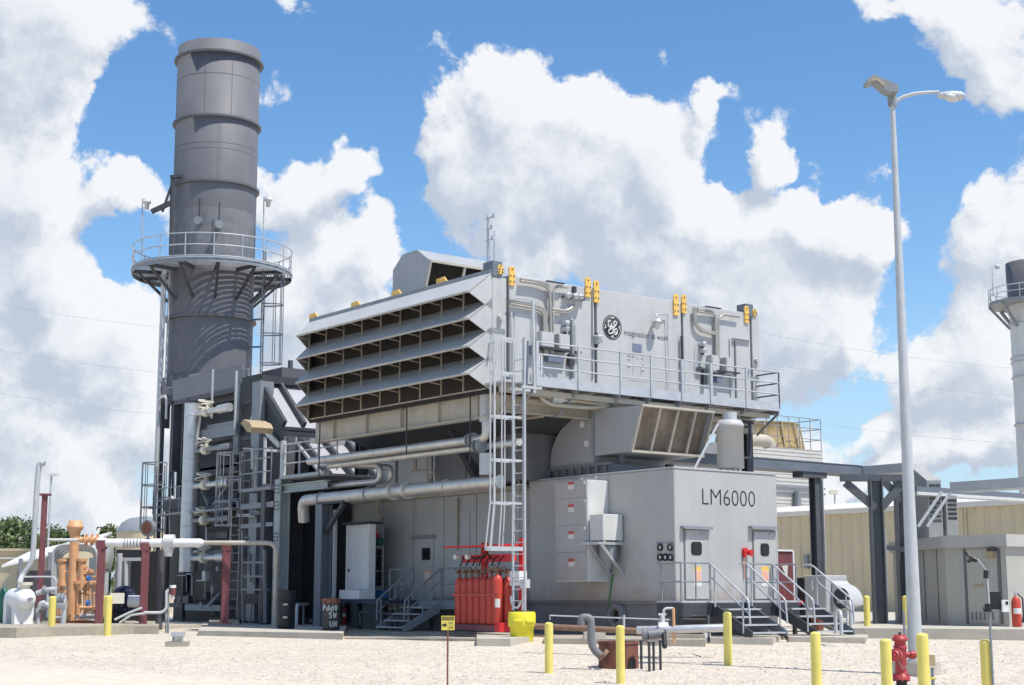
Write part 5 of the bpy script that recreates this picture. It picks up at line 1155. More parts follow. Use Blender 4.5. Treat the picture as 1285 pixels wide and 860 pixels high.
mb = MB(); a = dep(1025, 766, 50.3); mb.cyl((a.x, a.y, .4), (a.x, a.y, a.z+.5), .2); single('rusty_drum', mb, M['rustbrown'], 'rusty brown drum behind the handrails of the far stair', 'drum')
# ================================================================ pipe bridge of dark columns and trays
br = thing('pipe_bridge', 'grey steel bridge of trays on dark braced columns running from the enclosure roof', 'pipe bridge', (42, 37, .5))
Yb = 37.0
for k in range(60):
    if onY(1082, 590, Yb).z > 5.95: break
    Yb += .1
a = onY(933, 580, Yb); b = onY(1082, 591, Yb); zt_ = b.z
mb = MB(); mb.box(a.x-4, b.x, Yb, Yb+.9, zt_-.17, zt_+.17); mb.box(a.x-4, b.x, Yb-.02, Yb+.02, zt_+.172, zt_+.2); part('tray', mb, M['bsteel'], br)
mb = MB(); mb.box(b.x+.003, b.x+.8, Yb-1.9, Yb+.9, zt_-.17, zt_+.17); part('tray', mb, M['palegrey'], br)
ca = onY(1030, 600, Yb); mb = MB(); mb.ibeam((ca.x, Yb+.3, .5), (ca.x, Yb+.3, zt_-.172-.2), .3, .3, .04, up=(0,1,0)); part('column', mb, M['colsteel'], br)
mb = MB(); mb.box(ca.x-.9, ca.x+.4, Yb+.05, Yb+.55, zt_-.37, zt_-.175); part('saddle', mb, M['colsteel'], br)
mb = MB(); mb.box(ca.x+.155, ca.x+.19, Yb+.05, Yb+.5, .5, zt_-.4); part('cover_plate', mb, M['palegrey'], br)
base = gnd(1105, 783, .27); cb = V((base.x, base.y, .62)); Db = DD(cb)
def bp(px_, py_, dD=0): return dep(px_, py_, Db+dD)
tb = bp(1102, 600)
mb = MB(); mb.ibeam(cb, V((cb.x, cb.y, tb.z)), .42, .42, .05, up=RT); part('column', mb, M['colsteel'], br)
mb = MB(); mb.bar(cb+RT*.23+V((0,0,.9)), V((cb.x, cb.y, bp(1104, 665).z))+RT*.23, .05, .3, up=FH); part('cover_plate', mb, M['palegrey'], br)
mb = MB(); mb.bar(bp(1055, 600), bp(1143, 600), .35, .22); part('cross_beam', mb, M['colsteel'], br)
for p, q in (((1061, 606), (1099, 638)), ((1137, 602), (1106, 637))): mb = MB(); mb.bar(bp(*p), bp(*q), .22, .25); part('knee_brace', mb, M['colsteel'], br)
c3 = bp(1138, 783, .9); c3.z = .62
mb = MB(); mb.ibeam(c3, V((c3.x, c3.y, bp(1138, 596, .9).z)), .45, .45, .05, up=RT); part('column', mb, M['colsteel'], br); mb = MB(); mb.bar(bp(1109, 603, .9), bp(1132, 630, .9), .2, .22); part('knee_brace', mb, M['colsteel'], br)
mb = MB(); mb.bar(bp(1111, 687, .4), bp(1137, 690, .4), .16, .16); part('strut', mb, M['colsteel'], br)
b2 = thing('cable_tray_span', 'grey cable tray spans on white braces above the grey shelter', 'cable tray', bp(1220, 640))
D2 = 50
p = dep(1150, 611, D2+.6); q = p+V((9,0,0)); mb = MB(); mb.box(p.x, q.x+3, p.y, p.y+.5, p.z-.16, p.z+.02); part('tray', mb, M['bsteel'], b2); mb = MB(); mb.box(p.x, q.x+3, p.y-.02, p.y+.5, p.z-.26, p.z-.162); part('tray_flange', mb, M['offw'], b2)
p2 = dep(1192, 613, D2); mb = MB(); mb.box(p2.x, p2.x+.9, p2.y-12, p2.y, p2.z-.12, p2.z+.2); part('tray', mb, M['palegrey'], b2)
for o in (0, .3): mb = MB(); mb.bar(dep(1152, 661, D2)+RT*o, dep(1182, 617, D2)+RT*o, .07, .09); part('white_brace', mb, M['palegrey'], b2)
# two perforated riser covers
for (l, r, t, b, sl2, lab) in ((1163, 1184, 603, 675, 22, 'tall perforated grey riser cover with a sloping top behind the lamp column'), (1186.5, 1203, 622, 672, 6, 'shorter perforated grey riser cover beside the taller one on the shelter roof edge')):
    D3 = 51.5; a = dep(l, t, D3); c_ = dep(r, b, D3); w_ = (c_-a).dot(RT); rc = thing('riser_cover', lab, 'riser cover', V((a.x, a.y, c_.z)))
    def lp(u, z, d): return V((a.x, a.y, 0))+RT*u+FH*d+V((0,0,z))
    hgt = sl2*D3/F; mb = MB()
    mb.add([lp(0,c_.z,0), lp(w_,c_.z,0), lp(w_,a.z,0), lp(0,a.z,0), lp(-.3,c_.z,.9), lp(w_-.3,c_.z,.9), lp(w_-.35,a.z+hgt,.9), lp(-.35,a.z+hgt,.9)], [(0,1,2,3),(1,5,6,2),(5,4,7,6),(4,0,3,7),(3,2,6,7),(4,5,1,0)]); part('cover', mb, M['riser'], rc)
    mb = MB(); nr = int((a.z-c_.z-.45)/.15)
    for i in range(nr):
        for j in range(5):
            u = w_*(.14+.16*j); z = a.z-.12-i*.15
            mb.add([lp(u,z,-.004), lp(u+.06,z,-.004), lp(u+.06,z-.1,-.004), lp(u,z-.11,-.004)], [(3,2,1,0)])
    part('vent_grille', mb, M['dsteel'], rc)
# ================================================================ equipment shelter
zs_ = .62; 
def on_z(x, y): return onZ(x, y, zs_)
A_ = on_z(1267, 786.5); YD = V((0,1,0)); 
tt = 0
B_ = A_.copy()
while proj_x(B_) > 1191: B_ += YD*.05
dirC = (FH*math.cos(R(3))-RT*math.sin(R(3))); C_ = B_+dirC*5.5
while proj_x(C_) > 1139: C_ -= RT*.05
E_ = A_+V((4.5,0,0)); F_ = C_+V((4.5,1.5,0))
zr0 = dep(1266, 686, DD(A_)).z; zr1 = dep(1266, 670.5, DD(A_)).z
sh = thing('equipment_shelter', 'low grey green equipment shelter with a flat overhanging roof and a plain door', 'shelter', A_)
mb = MB(); mb.prism([A_, B_, C_, F_, E_], (0,0,zr0-zs_)); part('wall', mb, M['shelter'], sh)
o_ = .13; rp = [A_+V((-o_,-o_,0)), B_+V((-o_,-.02,0)), C_+V((-o_*1.5,0,0)), F_+V((0,o_,0)), E_+V((o_,-o_,0))]
mb = MB(); mb.prism([V((p.x, p.y, zr0+.001)) for p in rp], (0,0,zr1-zr0)); part('roof_trim', mb, M['shelterroof'], sh)
xA = A_.x
def sb(l, t, r, b, th, mat, nm, par=sh):
    p = onX(l, t, xA); q = onX(r, b, xA); mb = MB(); mb.box(xA-th, xA-.003, q.y, p.y, q.z, p.z); return part(nm, mb, M[mat], par)
dr_ = sb(1213, 690, 1255, 783, .03, 'shelter', 'door')
sb(1211.8, 688.5, 1213, 783, .012, 'greyline', 'door_gasket'); sb(1255, 688.5, 1256, 783, .012, 'greyline', 'door_gasket')
for i in range(6): sb(1219.5+i*5.2, 768, 1222.5+i*5.2, 778, .036, 'skid', 'vent_slot', dr_)
sb(1222, 734, 1234.5, 736.5, .06, 'wood', 'handle', dr_)
for i in range(4):
    q_ = lerp(B_, C_, (i+.6)/4.2); mb = MB(); n_ = V((-dirC.y, dirC.x, 0)); n_ = n_ if n_.dot(RT) < 0 else -n_; mb.bar(q_+n_*.012+V((0,0,.1)), q_+n_*.012+V((0,0,zr0-zs_)), .04, .02, up=dirC); part('panel_seam', mb, M['skid'], sh)
wl_ = sb(1242, 689, 1250, 701, .2, 'wood', 'wall_light'); sb(1244, 687.5, 1251, 692, .23, 'dsteel', 'light_hood', wl_); mb = MB(); mb.tube([onX(1245, 702, xA-.02), onX(1244, 760, xA-.02)], .02, 5); part('conduit', mb, M['palegrey'], sh)
fe = A_+V((.45,-.35,0)); 
def extinguisher(pos, label, s=1.0, m_='red'):
    t = thing('fire_extinguisher', label, 'fire extinguisher', pos); mb = MB(); mb.lathe([(.001,0),(.1*s,.0),(.11*s,.04*s),(.11*s,.55*s),(.08*s,.66*s),(.04*s,.7*s),(.001,.7*s)], pos, 16); part('bottle', mb, M[m_], t)
    mb = MB(); mb.cyl(pos+V((0,0,.69*s)), pos+V((0,0,.78*s)), .035*s); mb.bar(pos+V((-.05*s,0,.78*s)), pos+RT*.12*s+V((0,0,.82*s)), .03*s); mb.bar(pos+V((0,0,.8*s)), pos-RT*.1*s+V((0,0,.88*s)), .03*s); part('valve', mb, M['galv'], t)
    mb = MB(); mb.tube([pos+RT*.05*s+V((0,0,.76*s)), pos+RT*.16*s+V((0,0,.65*s)), pos+RT*.16*s+V((0,0,.25*s)), pos+RT*.14*s+V((0,0,.1*s))], [.016*s,.018*s,.02*s,.035*s], 6); part('hose', mb, M['black'], t)
    mb = MB(); mb.lathe([(.1105*s,.3*s),(.112*s,.31*s),(.112*s,.42*s),(.1105*s,.43*s)], pos, 16, a0=math.pi, a1=2*math.pi); part('sticker', mb, M['labelwhite'], t); return t
fp = onZ(1276.5, 787, .62); extinguisher(fp, 'red fire extinguisher standing at the corner of the grey green shelter', 1.28)
# ================================================================ tan warehouse, cooling tower, far stack
wa = dep(1100, 772, 84); XWH = wa.x; ztw = onX(1100, 643, XWH).z; y0 = onX(970, 700, XWH).y+10; y1 = onX(1285, 700, XWH).y-14
wh = thing('tan_warehouse', 'long tan ribbed metal warehouse with an ivory roof trim behind the dark columns', 'warehouse', (XWH, y0, .35))
mb = MB(); mb.box(XWH, XWH+22, y1, y0, .2, ztw); part('wall', mb, M['tanwall'], wh)
mb = MB()
for i in range(int((y0-y1)/.75)): y = y1+.3+i*.75; mb.prism([V((XWH-.003, y-.09, .36)), V((XWH-.06, y-.04, .36)), V((XWH-.06, y+.04, .36)), V((XWH-.003, y+.09, .36))], (0,0,ztw-.4))
part('siding_rib', mb, M['tanwall'], wh)
mb = MB(); mb.box(XWH-.25, XWH+22.2, y1-.2, y0+.2, ztw+.002, ztw+.28); mb.prism([V((XWH-.2, y0, ztw+.281)), V((XWH+22, y0, ztw+.281)), V((XWH+11, y0, ztw+1.4))], (0, y1-y0, 0)); part('roof', mb, M['ivory'], wh)
for py_ in (1022, 1215): p = onX(py_, 700, XWH); mb = MB(); mb.box(XWH-.1, XWH-.02, p.y-.06, p.y+.06, .35, ztw); part('downspout', mb, M['tan'], wh)
mb = MB(); p = onX(1015, 705, XWH); mb.box(XWH-.3, XWH-.02, p.y-.15, p.y+.15, p.z-.4, p.z+.4); part('wall_box', mb, M['msteel'], wh)
D4 = 125; a = dep(930, 566, D4); b = dep(1032, 566, D4); ctw = thing('cooling_tower', 'pale louvred cooling tower with a weathered tan fan stack behind the warehouse', 'cooling tower', V((a.x, a.y, .4)))
yq = b.y; xr_ = b.x; xl_ = onY(900, 570, yq).x; ztc = b.z
mb = MB(); mb.box(xl_, xr_, yq, yq+9, .4, ztc); part('casing', mb, M['siding'], ctw)
mb = MB(); p = onY(950, 550, yq+4.5); rr_ = 3.35; z0 = ztc; z1 = onY(975, 536, yq+4.5).z
mb.lathe([(rr_*1.12,z0),(rr_*1.0,z0+(z1-z0)*.6),(rr_*.97,z1-.1),(rr_*1.0,z1),(rr_*.9,z1),(rr_*.9,z0)], (p.x+.2, yq+4.5, 0), 28); part('fan_stack', mb, M['fan'], ctw)
mb = MB()
for i in range(14): t = math.pi*2*i/14; mb.bar((p.x+.2+rr_*1.13*math.cos(t), yq+4.5+rr_*1.13*math.sin(t), z0), (p.x+.2+rr_*1.01*math.cos(t), yq+4.5+rr_*1.01*math.sin(t), z1), .12, .1)
part('stack_rib', mb, M['wood'], ctw)
xsr = [lerp(V((xl_+.5,0,0)), V((xr_,0,0)), i/9).x for i in range(10)]
part('handrail', rail_mb([V((x, yq+.1, ztc)) for x in xsr]+[V((xr_-.1, yq+4, ztc)), V((xr_-.1, yq+8, ztc))], [.9, 1.8, 2.6], .035), M['galvd'], ctw)
for z in (onY(1005, 612, yq).z, onY(1005, 619, yq).z): mb = MB(); mb.box(xl_, xr_+.1, yq-.12, yq-.004, z-.08, z+.08); part('girt', mb, M['msteel'], ctw)
p = onY(997, 617, yq); mb = MB(); mb.tube([(p.x, yq-.3, p.z), (p.x, yq-.3, onY(998, 645, yq).z-2)], .3, 8); part('downpipe', mb, M['msteel'], ctw)
pp_ = [onY(x, y, yq-2) for x, y in ((930, 552), (958, 553), (965, 556), (966, 562))]; mb = MB(); mb.tube(fillet(pp_, .6), .5, 10); part('steam_pipe', mb, M['beige'], ctw)
D5 = 118; fs = thing('distant_stack', 'distant pale exhaust stack with a dark tip and railed ring platform', 'stack', dep(1297, 745, D5))
c_ = dep(1296, 400, D5); q0 = dep(1296, 745, D5).z; rs = 31*D5/F*1.0; zt_ = dep(1296, 324, D5-rs).z; zp_ = dep(1296, 375, D5-rs).z
mb = MB(); mb.lathe([(rs*.92, .3), (rs*.92, zp_)], (c_.x, c_.y, 0), 40); sh_ = part('shell', mb, M['offw'], fs)
mb = MB(); mb.lathe([(rs*.98, zp_), (rs*.98, zt_), (rs*.9, zt_), (rs*.9, zp_)], (c_.x, c_.y, 0), 40); part('stack_tip', mb, M['stackring'], fs)
for py_ in (403, 445, 451, 470, 530): z = dep(1296, py_, D5-rs).z; mb = MB(); mb.lathe([(rs*.92, z-.06), (rs*.98, z-.06), (rs*.98, z+.06), (rs*.92, z+.06)], (c_.x, c_.y, 0), 40); part('stiffening_ring', mb, M['palegrey'], fs)
mb = MB(); mb.lathe([(rs*.9, zp_-.2), (rs*1.75, zp_-.2), (rs*1.75, zp_+.05), (rs*.9, zp_+.05)], (c_.x, c_.y, 0), 36, smooth=False); part('platform', mb, M['msteel'], fs)
mb = MB()
for h in (.6, 1.1): mb.tube(circ((c_.x, c_.y, zp_+h), rs*1.72, 36, V((1,0,0)), V((0,1,0))), .04, 5, closed=True)
for i in range(20): t = 2*math.pi*i/20; mb.tube([(c_.x+rs*1.72*math.cos(t), c_.y+rs*1.72*math.sin(t), zp_), (c_.x+rs*1.72*math.cos(t), c_.y+rs*1.72*math.sin(t), zp_+1.1)], .04, 5)
part('handrail', mb, M['galv'], fs)
for i in range(8): t = 2*math.pi*i/8+2.2; mb = MB(); mb.bar((c_.x+rs*.92*math.cos(t), c_.y+rs*.92*math.sin(t), zp_-2.0), (c_.x+rs*1.7*math.cos(t), c_.y+rs*1.7*math.sin(t), zp_-.2), .2); part('bracket', mb, M['msteel'], fs)
p = dep(1246, 372, D5); q = dep(1245, 335, D5); mb = MB(); mb.tube([p, q, q+RT*.3], .05, 5); mb.sphere(q+RT*.4, .2, 8, 6); part('lamp_post', mb, M['palegrey'], fs)
# small yard light far behind the warehouse
p = dep(1048, 640, 150); q = dep(1047.5, 618, 150); yl = thing('yard_light', 'small distant yard light on a thin pole above the warehouse roof', 'yard light', (p.x, p.y, .35)); mb = MB(); mb.tube([(p.x, p.y, .35), V((p.x, p.y, q.z))], .08, 6); part('pole', mb, M['palegrey'], yl)
mb = MB(); mb.bar(V((p.x, p.y, q.z))-RT*.5, V((p.x, p.y, q.z))+RT*.3, .5, .4); part('lamp_head', mb, M['cream'], yl)
# power lines
for i, (a, b) in enumerate((((-40, 375), (420, 425)), ((-40, 432), (420, 482)), ((-40, 485), (300, 522)), ((940, 415), (1400, 470)), ((960, 520), (1400, 560)), ((960, 455), (1400, 503)))):
    D6 = 230; p = dep(*a, D6); q = dep(*b, D6); mb = MB(); mb.tube([lerp(p, q, t)+V((0,0,-1.2*4*t*(1-t))) for t in [k/12 for k in range(13)]], .018, 5)
    single('power_line', mb, M['cable'], ['highest thin power line crossing the sky by the tall stack', 'second thin power line down, crossing the sky by the tall stack', 'lowest thin power line by the tall stack, meeting the dark casing', 'highest thin power line beside the lamp column', 'lowest thin power line beside the lamp column, over the warehouse', 'middle thin power line beside the lamp column'][i], 'power line', 'power lines across the sky')
# ================================================================ caged access ladder with its pad
XLd = 26.2; YLd = onX(651, 470, XLd).y; wl2 = abs(onX(644.5, 450, XLd).y-onX(659, 450, XLd).y)
za = .44; ztp = onX(640, 427, XLd).z
ld = thing('caged_ladder', 'tall galvanised caged ladder rising past the red cylinders to the walkway', 'ladder', (XLd, YLd, za))
b_ = V((XLd, YLd, za)); t_ = V((XLd, YLd, ztp))
part('stringer', ladder_mb(b_, t_, (0,1,0), wl2), M['galv'], ld); part('rung', rungs_mb(b_, t_-V((0,0,.3)), (0,1,0), wl2, .31), M['galv'], ld)
zc0 = onX(632, 689, XLd-.4).z; H = MB(); S_ = MB(); wdt = abs(onX(613, 470, XLd-.85).y-onX(657, 470, XLd).y)*.78
zs_l = [onX(630, y, XLd-.5).z for y in (427, 470, 524.5, 578.5, 632, 689)]
def lhoop(z, k):
    return [V((XLd-1.0*k*math.sin(math.pi*i/14)**.7, YLd+wdt/2*k*math.cos(math.pi*i/14), z)) for i in range(15)]
ks = [1, 1, 1, 1, 1.0, 1.16]
for z, k in zip(zs_l, ks):
    q = lhoop(z, k); m = MB()
    for a, b in zip(q, q[1:]): m.bar(a, b, .015, .065 if k == 1 else .11)
    part('cage_hoop', m, M['palegrey'], ld)
for i in (0, 1, 3, 5, 7, 9, 11, 13, 14): S_ = MB(); S_.tube([lhoop(z, k)[i] for z, k in zip(zs_l, ks)], .021, 6); part('cage_strap', S_, M['palegrey'], ld)
mb = MB(); mb.bar((XLd-.1, YLd-wl2/2, 7.3), (XLd+.6, YLd-wl2/2, 7.3), .08); mb.bar((XLd-.1, YLd+wl2/2, 7.3), (XLd+.6, YLd+wl2/2, 7.3), .08); part('standoff', mb, M['galv'], ld)
# top platform loop rail at the louvre end
mb = MB(); pp = [onX(608, 465, XF0-.1), onX(608.5, 440, XF0-.1), onX(614, 430, XF0-.1), onX(622, 430, XF0-.1)]; mb.tube(fillet(pp, .5), .035, 6); part('loop_rail', mb, M['palegrey'], wk)
# ================================================================ red gas cylinders in their rack
XR_ = 26.95; yr0 = onX(625, 740, XR_).y; yr1 = onX(577, 740, XR_).y; pitch = (yr1-yr0)/6
zb_ = onX(622, 784, XR_).z; hb = onX(622, 724, XR_).z-zb_; rb = pitch*.47
rk = thing('cylinder_rack', 'red steel rack with header pipes over a row of red gas cylinders', 'rack', (XR_, (yr0+yr1)/2, zb_-.2))
mb = MB(); mb.box(XR_-rb-.05, XR_+pitch*1.6, yr0-pitch*1.1, yr1+rb+.05, zb_-.18, zb_-.01); part('tray', mb, M['maroon'], rk)
mb = MB(); mb.box(XR_-rb-.07, XR_+pitch*1.6, yr0-pitch*1.12, yr0-pitch*.4, zb_-.2, zb_+.06); part('end_block', mb, M['fired'], rk)
zt_ = zb_+hb; zr_ = onX(600, 697, XR_).z
mb = MB(); mb.bar((XR_-rb-.02, yr0-pitch*.8, zb_+hb*.62), (XR_-rb-.02, yr1+rb, zb_+hb*.62), .04, .07); part('retaining_bar', mb, M['red'], rk)
xb2 = XR_+pitch*1.75; yp0, yp1 = yr0-pitch*1.4, yr1-pitch*1.6
for y, ztop_ in ((yp0, onX(642, 676, xb2).z), (yp1, onX(590, 682, xb2).z)): mb = MB(); mb.bar((xb2, y, zb_-.2), (xb2, y, ztop_), .16, .16); part('upright', mb, M['fired'], rk)
mb = MB(); z = onX(605, 701, XR_+.2).z; mb.bar((XR_+.25, yr0-pitch*1.4, z), (XR_+.25, yr1+.15, z), .16, .22); part('header_beam', mb, M['fired'], rk)
z2 = onX(605, 687, XR_).z; mb = MB(); mb.prism([V((XR_-.3, yr0-pitch*1.3, z2)), V((XR_-.3, yr1+.4, z2)), V((xb2+.1, yr1+.4, z2+.03)), V((xb2+.1, yr0-pitch*1.3, z2+.03))], (0,0,.06)); part('canopy', mb, M['fired'], rk)
for px_ in (572.5, 587): c_ = onX(px_, 699, XR_-.1); mb = MB(); mb.cyl(c_+V((-.06,0,0)), c_+V((.06,0,0)), .075, n=12); part('gauge', mb, M['labelwhite'], rk)
mb = MB()
for i in range(7):
    y = yr0+pitch*i; mb = MB(); mb.tube([V((XR_, y, zt_+.32)), V((XR_+.02, y-.1, zt_+.5)), V((XR_+.2, y-.06, zt_+.62)), V((XR_+.28, y, z-.1))], .022, 6); part('hose', mb, M['black'], rk)
mb = MB(); mb.tube([onX(580, 700, XR_), onX(600, 701, XR_), onX(612, 695, XR_), onX(617, 703, XR_)], .025, 6); part('hose', mb, M['black'], rk)
cyls = []
def cylinder(x, y, label, s=1.0):
    p = V((x, y, zb_)); t = thing('gas_cylinder', label, 'gas cylinder', p, 'red gas cylinders in the rack'); r = rb*s; h = hb*s
    mb = MB(); mb.lathe([(.001,0),(r*.95,0),(r,.04),(r,h*.87),(r*.93,h*.92),(r*.72,h*.965),(r*.42,h*.99),(r*.3,h),(.001,h)], p, 20); part('bottle', mb, M['red'], t)
    mb = MB(); mb.lathe([(r*.28,h),(r*.3,h+.06),(r*.3,h+.09),(r*.18,h+.1),(r*.18,h+.22),(.001,h+.24)], p, 12); mb.cyl(p+V((-.12,0,h+.15)), p+V((.1,0,h+.17)), .05, n=8); mb.tube(circ(p+V((-.1,.02,h+.22)), .07, 10, V((0,1,0)), V((0,0,1))), .018, 5, closed=True); part('valve', mb, M['rustrail'], t); return t
c0 = cylinder(XR_-.02, yr0, 'red gas cylinder with a white sticker, largest at the ladder end of the row', 1.04)
mb = MB(); mb.lathe([(rb*1.05,hb*.36),(rb*1.05,hb*.54)], (XR_-.02, yr0, zb_), 12, a0=R(205), a1=R(262)); part('sticker', mb, M['labelwhite'], c0)
base = cylinder(XR_, yr0+pitch, 'second red gas cylinder from the ladder, next to the one with a sticker')
nm_ = ['', '', 'third red gas cylinder from the ladder in the front row', 'fourth red gas cylinder from the ladder, at the middle of the front row', 'fifth red gas cylinder from the ladder in the front row', 'sixth red gas cylinder from the ladder, second from the stair end', 'red gas cylinder at the stair end of the front row, below the first gauge']
for i in range(2, 7): copy_thing(base, V((XR_, yr0+pitch*i, zb_)), nm_[i])
copy_thing(base, V((XR_+pitch*.95, yr0-pitch*.15, zb_)), 'red gas cylinder in the second row, half hidden beside the ladder'); 
copy_thing(base, V((XR_+pitch*.95, yr0+pitch*.9, zb_)), 'red gas cylinder of the second row, seen only through the gap behind the front row')
# white control boxes on the rack upright
cbx = thing('control_box', 'white control box with cables on the red rack upright behind the ladder', 'control box', onX(648, 735, xb2-.3))
p = onX(643, 717, xb2-.3); q = onX(655, 735, xb2-.3); mb = MB(); mb.box(xb2-.4, xb2-.12, q.y, p.y, q.z, p.z); part('box', mb, M['white'], cbx); mb = MB(); mb.box(xb2-.405, xb2-.402, q.y+.02, p.y-.02, q.z+.25*(p.z-q.z), q.z+.28*(p.z-q.z)); part('seam', mb, M['greyline'], cbx)
p = onX(655, 727, xb2-.3); q = onX(660, 738, xb2-.3); mb = MB(); mb.box(xb2-.38, xb2-.15, q.y, p.y, q.z, p.z); part('small_box', mb, M['offw'], cbx); mb = MB(); mb.tube([onX(657, 738, xb2-.3), onX(656.5, 768, xb2-.3)], .05, 6); part('conduit', mb, M['offw'], cbx)
mb = MB(); mb.tube(fillet([onX(641, 748, xb2-.3), onX(642, 760, xb2-.3), onX(650, 764, xb2-.3), onX(654, 754, xb2-.3)], .2), .03, 6); part('cable', mb, M['white'], cbx)
# yellow overpack drum
dp = gnd(655, 806); dD = DD(dp); dr = 17.5*dD/F; z0 = dp.z; z1 = dep(655, 769, dD-dr).z
yd = thing('overpack_drum', 'yellow plastic overpack drum with moulded grips at the foot of the ladder', 'drum', dp); dp = dp+FH*dr
mb = MB(); hh = z1-z0; mb.lathe([(.001,0),(dr*.8,0),(dr*.83,.04),(dr*.86,hh*.48),(dr*.98,hh*.52),(dr*1.0,hh*.56),(dr*1.0,hh*.93),(dr*.97,hh*.95),(dr*.97,hh),(dr*.85,hh+.03),(.001,hh+.04)], V((dp.x, dp.y, z0)), 28); part('body', mb, M['yplastic'], yd)
mb = MB(); mb.lathe([(dr*.9,hh+.005),(dr*.9,hh+.05),(.001,hh+.06)], V((dp.x, dp.y, z0)), 24); part('lid', mb, M['black'], yd)
for a0, a1 in ((200, 235), (250, 290)): mb = MB(); mb.lathe([(dr*1.0,hh*.62),(dr*1.07,hh*.64),(dr*1.09,hh*.72),(dr*1.0,hh*.78)], V((dp.x, dp.y, z0)), 8, a0=R(a0), a1=R(a1)); part('grip', mb, M['yplastic'], yd)
# ================================================================ generator door landing and stairs
gl = thing('generator_landing', 'shaded grey landing with handrails below the small windowed door', 'landing', (29.5, 41, .4)); X0_ = 29.0
ya_ = onX(487, 750, X0_).y; yb_ = onX(590, 750, X0_).y
mb = MB(); mb.box(X0_, XN-.05, yb_, ya_, 1.33, 1.38); mb.box(X0_-.02, X0_+.03, yb_, ya_, 1.1, 1.329); part('deck', mb, M['msteel'], gl)
sy0, sy1 = onX(518, 750, X0_).y, onX(553, 750, X0_).y
part('handrail', rail_mb([V((X0_+.04, y, 1.38)) for y in (ya_-.03, (ya_+sy0)/2, sy0)], hr2, .026), M['msteel'], gl); part('handrail', rail_mb([V((X0_+.04, sy1, 1.38)), V((X0_+.04, yb_, 1.38))], hr2, .026), M['msteel'], gl)
for y in (ya_-.1, (ya_+yb_)/2, yb_+.1): mb = MB(); mb.box(X0_+.1, X0_+.2, y-.05, y+.05, .38, 1.1); part('leg', mb, M['dsteel'], gl)
gs = thing('generator_stair', 'shaded grey steel stair climbing to the small windowed door beside the red cylinders', 'stairs', (X0_-1.2, (sy0+sy1)/2, .4)); run = 1.35; zz0 = .42
for y, sgn in ((sy0, -1), (sy1, 1)):
    mb = MB(); mb.prism([V((X0_-.03, y, 1.34)), V((X0_-.03, y, 1.0)), V((X0_-run+.1, y, zz0)), V((X0_-run-.1, y, zz0)), V((X0_-run-.1, y, zz0+.15))], (0,.05*sgn,0)); part('stringer', mb, M['msteel'], gs)
    mb = MB(); tp, bt = V((X0_, y, 2.41)), V((X0_-run-.05, y, zz0+.98)); d = V((0,0,-.4)); mb.tube(fillet([tp, bt, V((bt.x-.02, y, zz0+.3))], .1), .028, 6); mb.tube([tp+d, bt+d], .026, 6)
    for f in (0, .5, .9): p = lerp(tp, bt, f); mb.tube([p, p-V((0,0,1.03))], .026, 6)
    part('handrail', mb, M['msteel'], gs)
for i in range(4): f = (i+1)/4.6; z = 1.38+(zz0-1.38)*f; x = X0_-.03-run*f; mb = MB(); mb.box(x-.26, x+.02, min(sy0, sy1)+.06, max(sy0, sy1)-.06, z-.04, z); part('tread', mb, M['galv'], gs)
# low pipe rail and kerb box beside
mb = MB(); mb.tube([onX(452, 768, 28.4), onX(497, 771, 28.4)], .04, 6); mb.tube([onX(452, 768, 28.4), onX(452, 786, 28.4)], .04, 6); mb.tube([onX(497, 771, 28.4), onX(497, 787, 28.4)], .07, 6); single('low_pipe_rail', mb, M['bsteel'], 'low dark pipe rail in the shade below the white cabinet stand', 'guard rail')
# tall white cabinet on a blue frame
Xw = 28.6; wc = thing('tall_white_cabinet', 'tall white switch cabinet on a dark stand at the shaded enclosure wall', 'cabinet', onX(447, 752, Xw))
def wx(l, t, r, b, X, dpt, mat, nm, par):
    p = onX(l, t, X); q = onX(r, b, X); mb = MB(); mb.bbox(X, X+dpt, q.y, p.y, q.z, p.z, .012); return part(nm, mb, M[mat], par)
wb_ = wx(434.5, 659.5, 462, 752, Xw, .28, 'white', 'body', wc); wx(435.5, 672.5, 461, 739.5, Xw-.025, .022, 'white', 'door', wc); wx(435.5, 661.5, 461, 671.5, Xw-.025, .022, 'white', 'upper_door', wc); wx(436, 714, 437.5, 718, Xw-.06, .035, 'dsteel', 'handle', wc)
wx(425.5, 740.5, 450, 752, Xw-.7, .66, 'white', 'base_box', wc)
wx(424, 753, 487, 757.5, Xw-.8, 2.2, 'navy', 'stand_top', wc)
for px_ in (428, 452, 484): p = onX(px_, 757, Xw); mb = MB(); mb.box(Xw-.1, Xw+.05, p.y-.06, p.y+.06, .38, p.z); part('stand_leg', mb, M['dsteel'], wc)
mb = MB(); p = onX(447, 658, Xw); mb.box(Xw-.1, Xw+.6, onX(463, 658, Xw).y, onX(431, 658, Xw).y, p.z, p.z+.07); part('rain_hood', mb, M['dsteel'], wc)
vs_ = thing('valve_station', 'red and green valve station with gauges beside the tall white cabinet', 'valve station', onX(473, 750, 29.6))
wx(468.5, 662, 479, 752, 29.75, .08, 'grey', 'backboard', vs_)
c_ = onX(467, 676, 29.5); mb = MB(); mb.cyl(c_+V((0,.25,-.1)), c_+V((0,-.25,.12)), .12, n=12); mb.cyl(c_+V((0,0,0)), c_+V((.2,0,0)), .06); part('red_actuator', mb, M['fired'], vs_)
mb = MB(); c_ = onX(475, 680, 29.6); mb.cyl(c_+V((0,.2,0)), c_+V((0,-.2,0)), .14, n=12); part('green_valve', mb, M['green'], vs_)
for y_ in (693, 703, 711, 722, 731): c_ = onX(475, y_, 29.68); mb = MB(); mb.cyl(c_+V((-.1,0,0)), c_+V((.06,0,0)), .13, n=12); mb.tube([c_+V((-.05,.05,0)), c_+V((-.05,.2,-.25))], .03, 5); part('gauge', mb, M['black'], vs_)
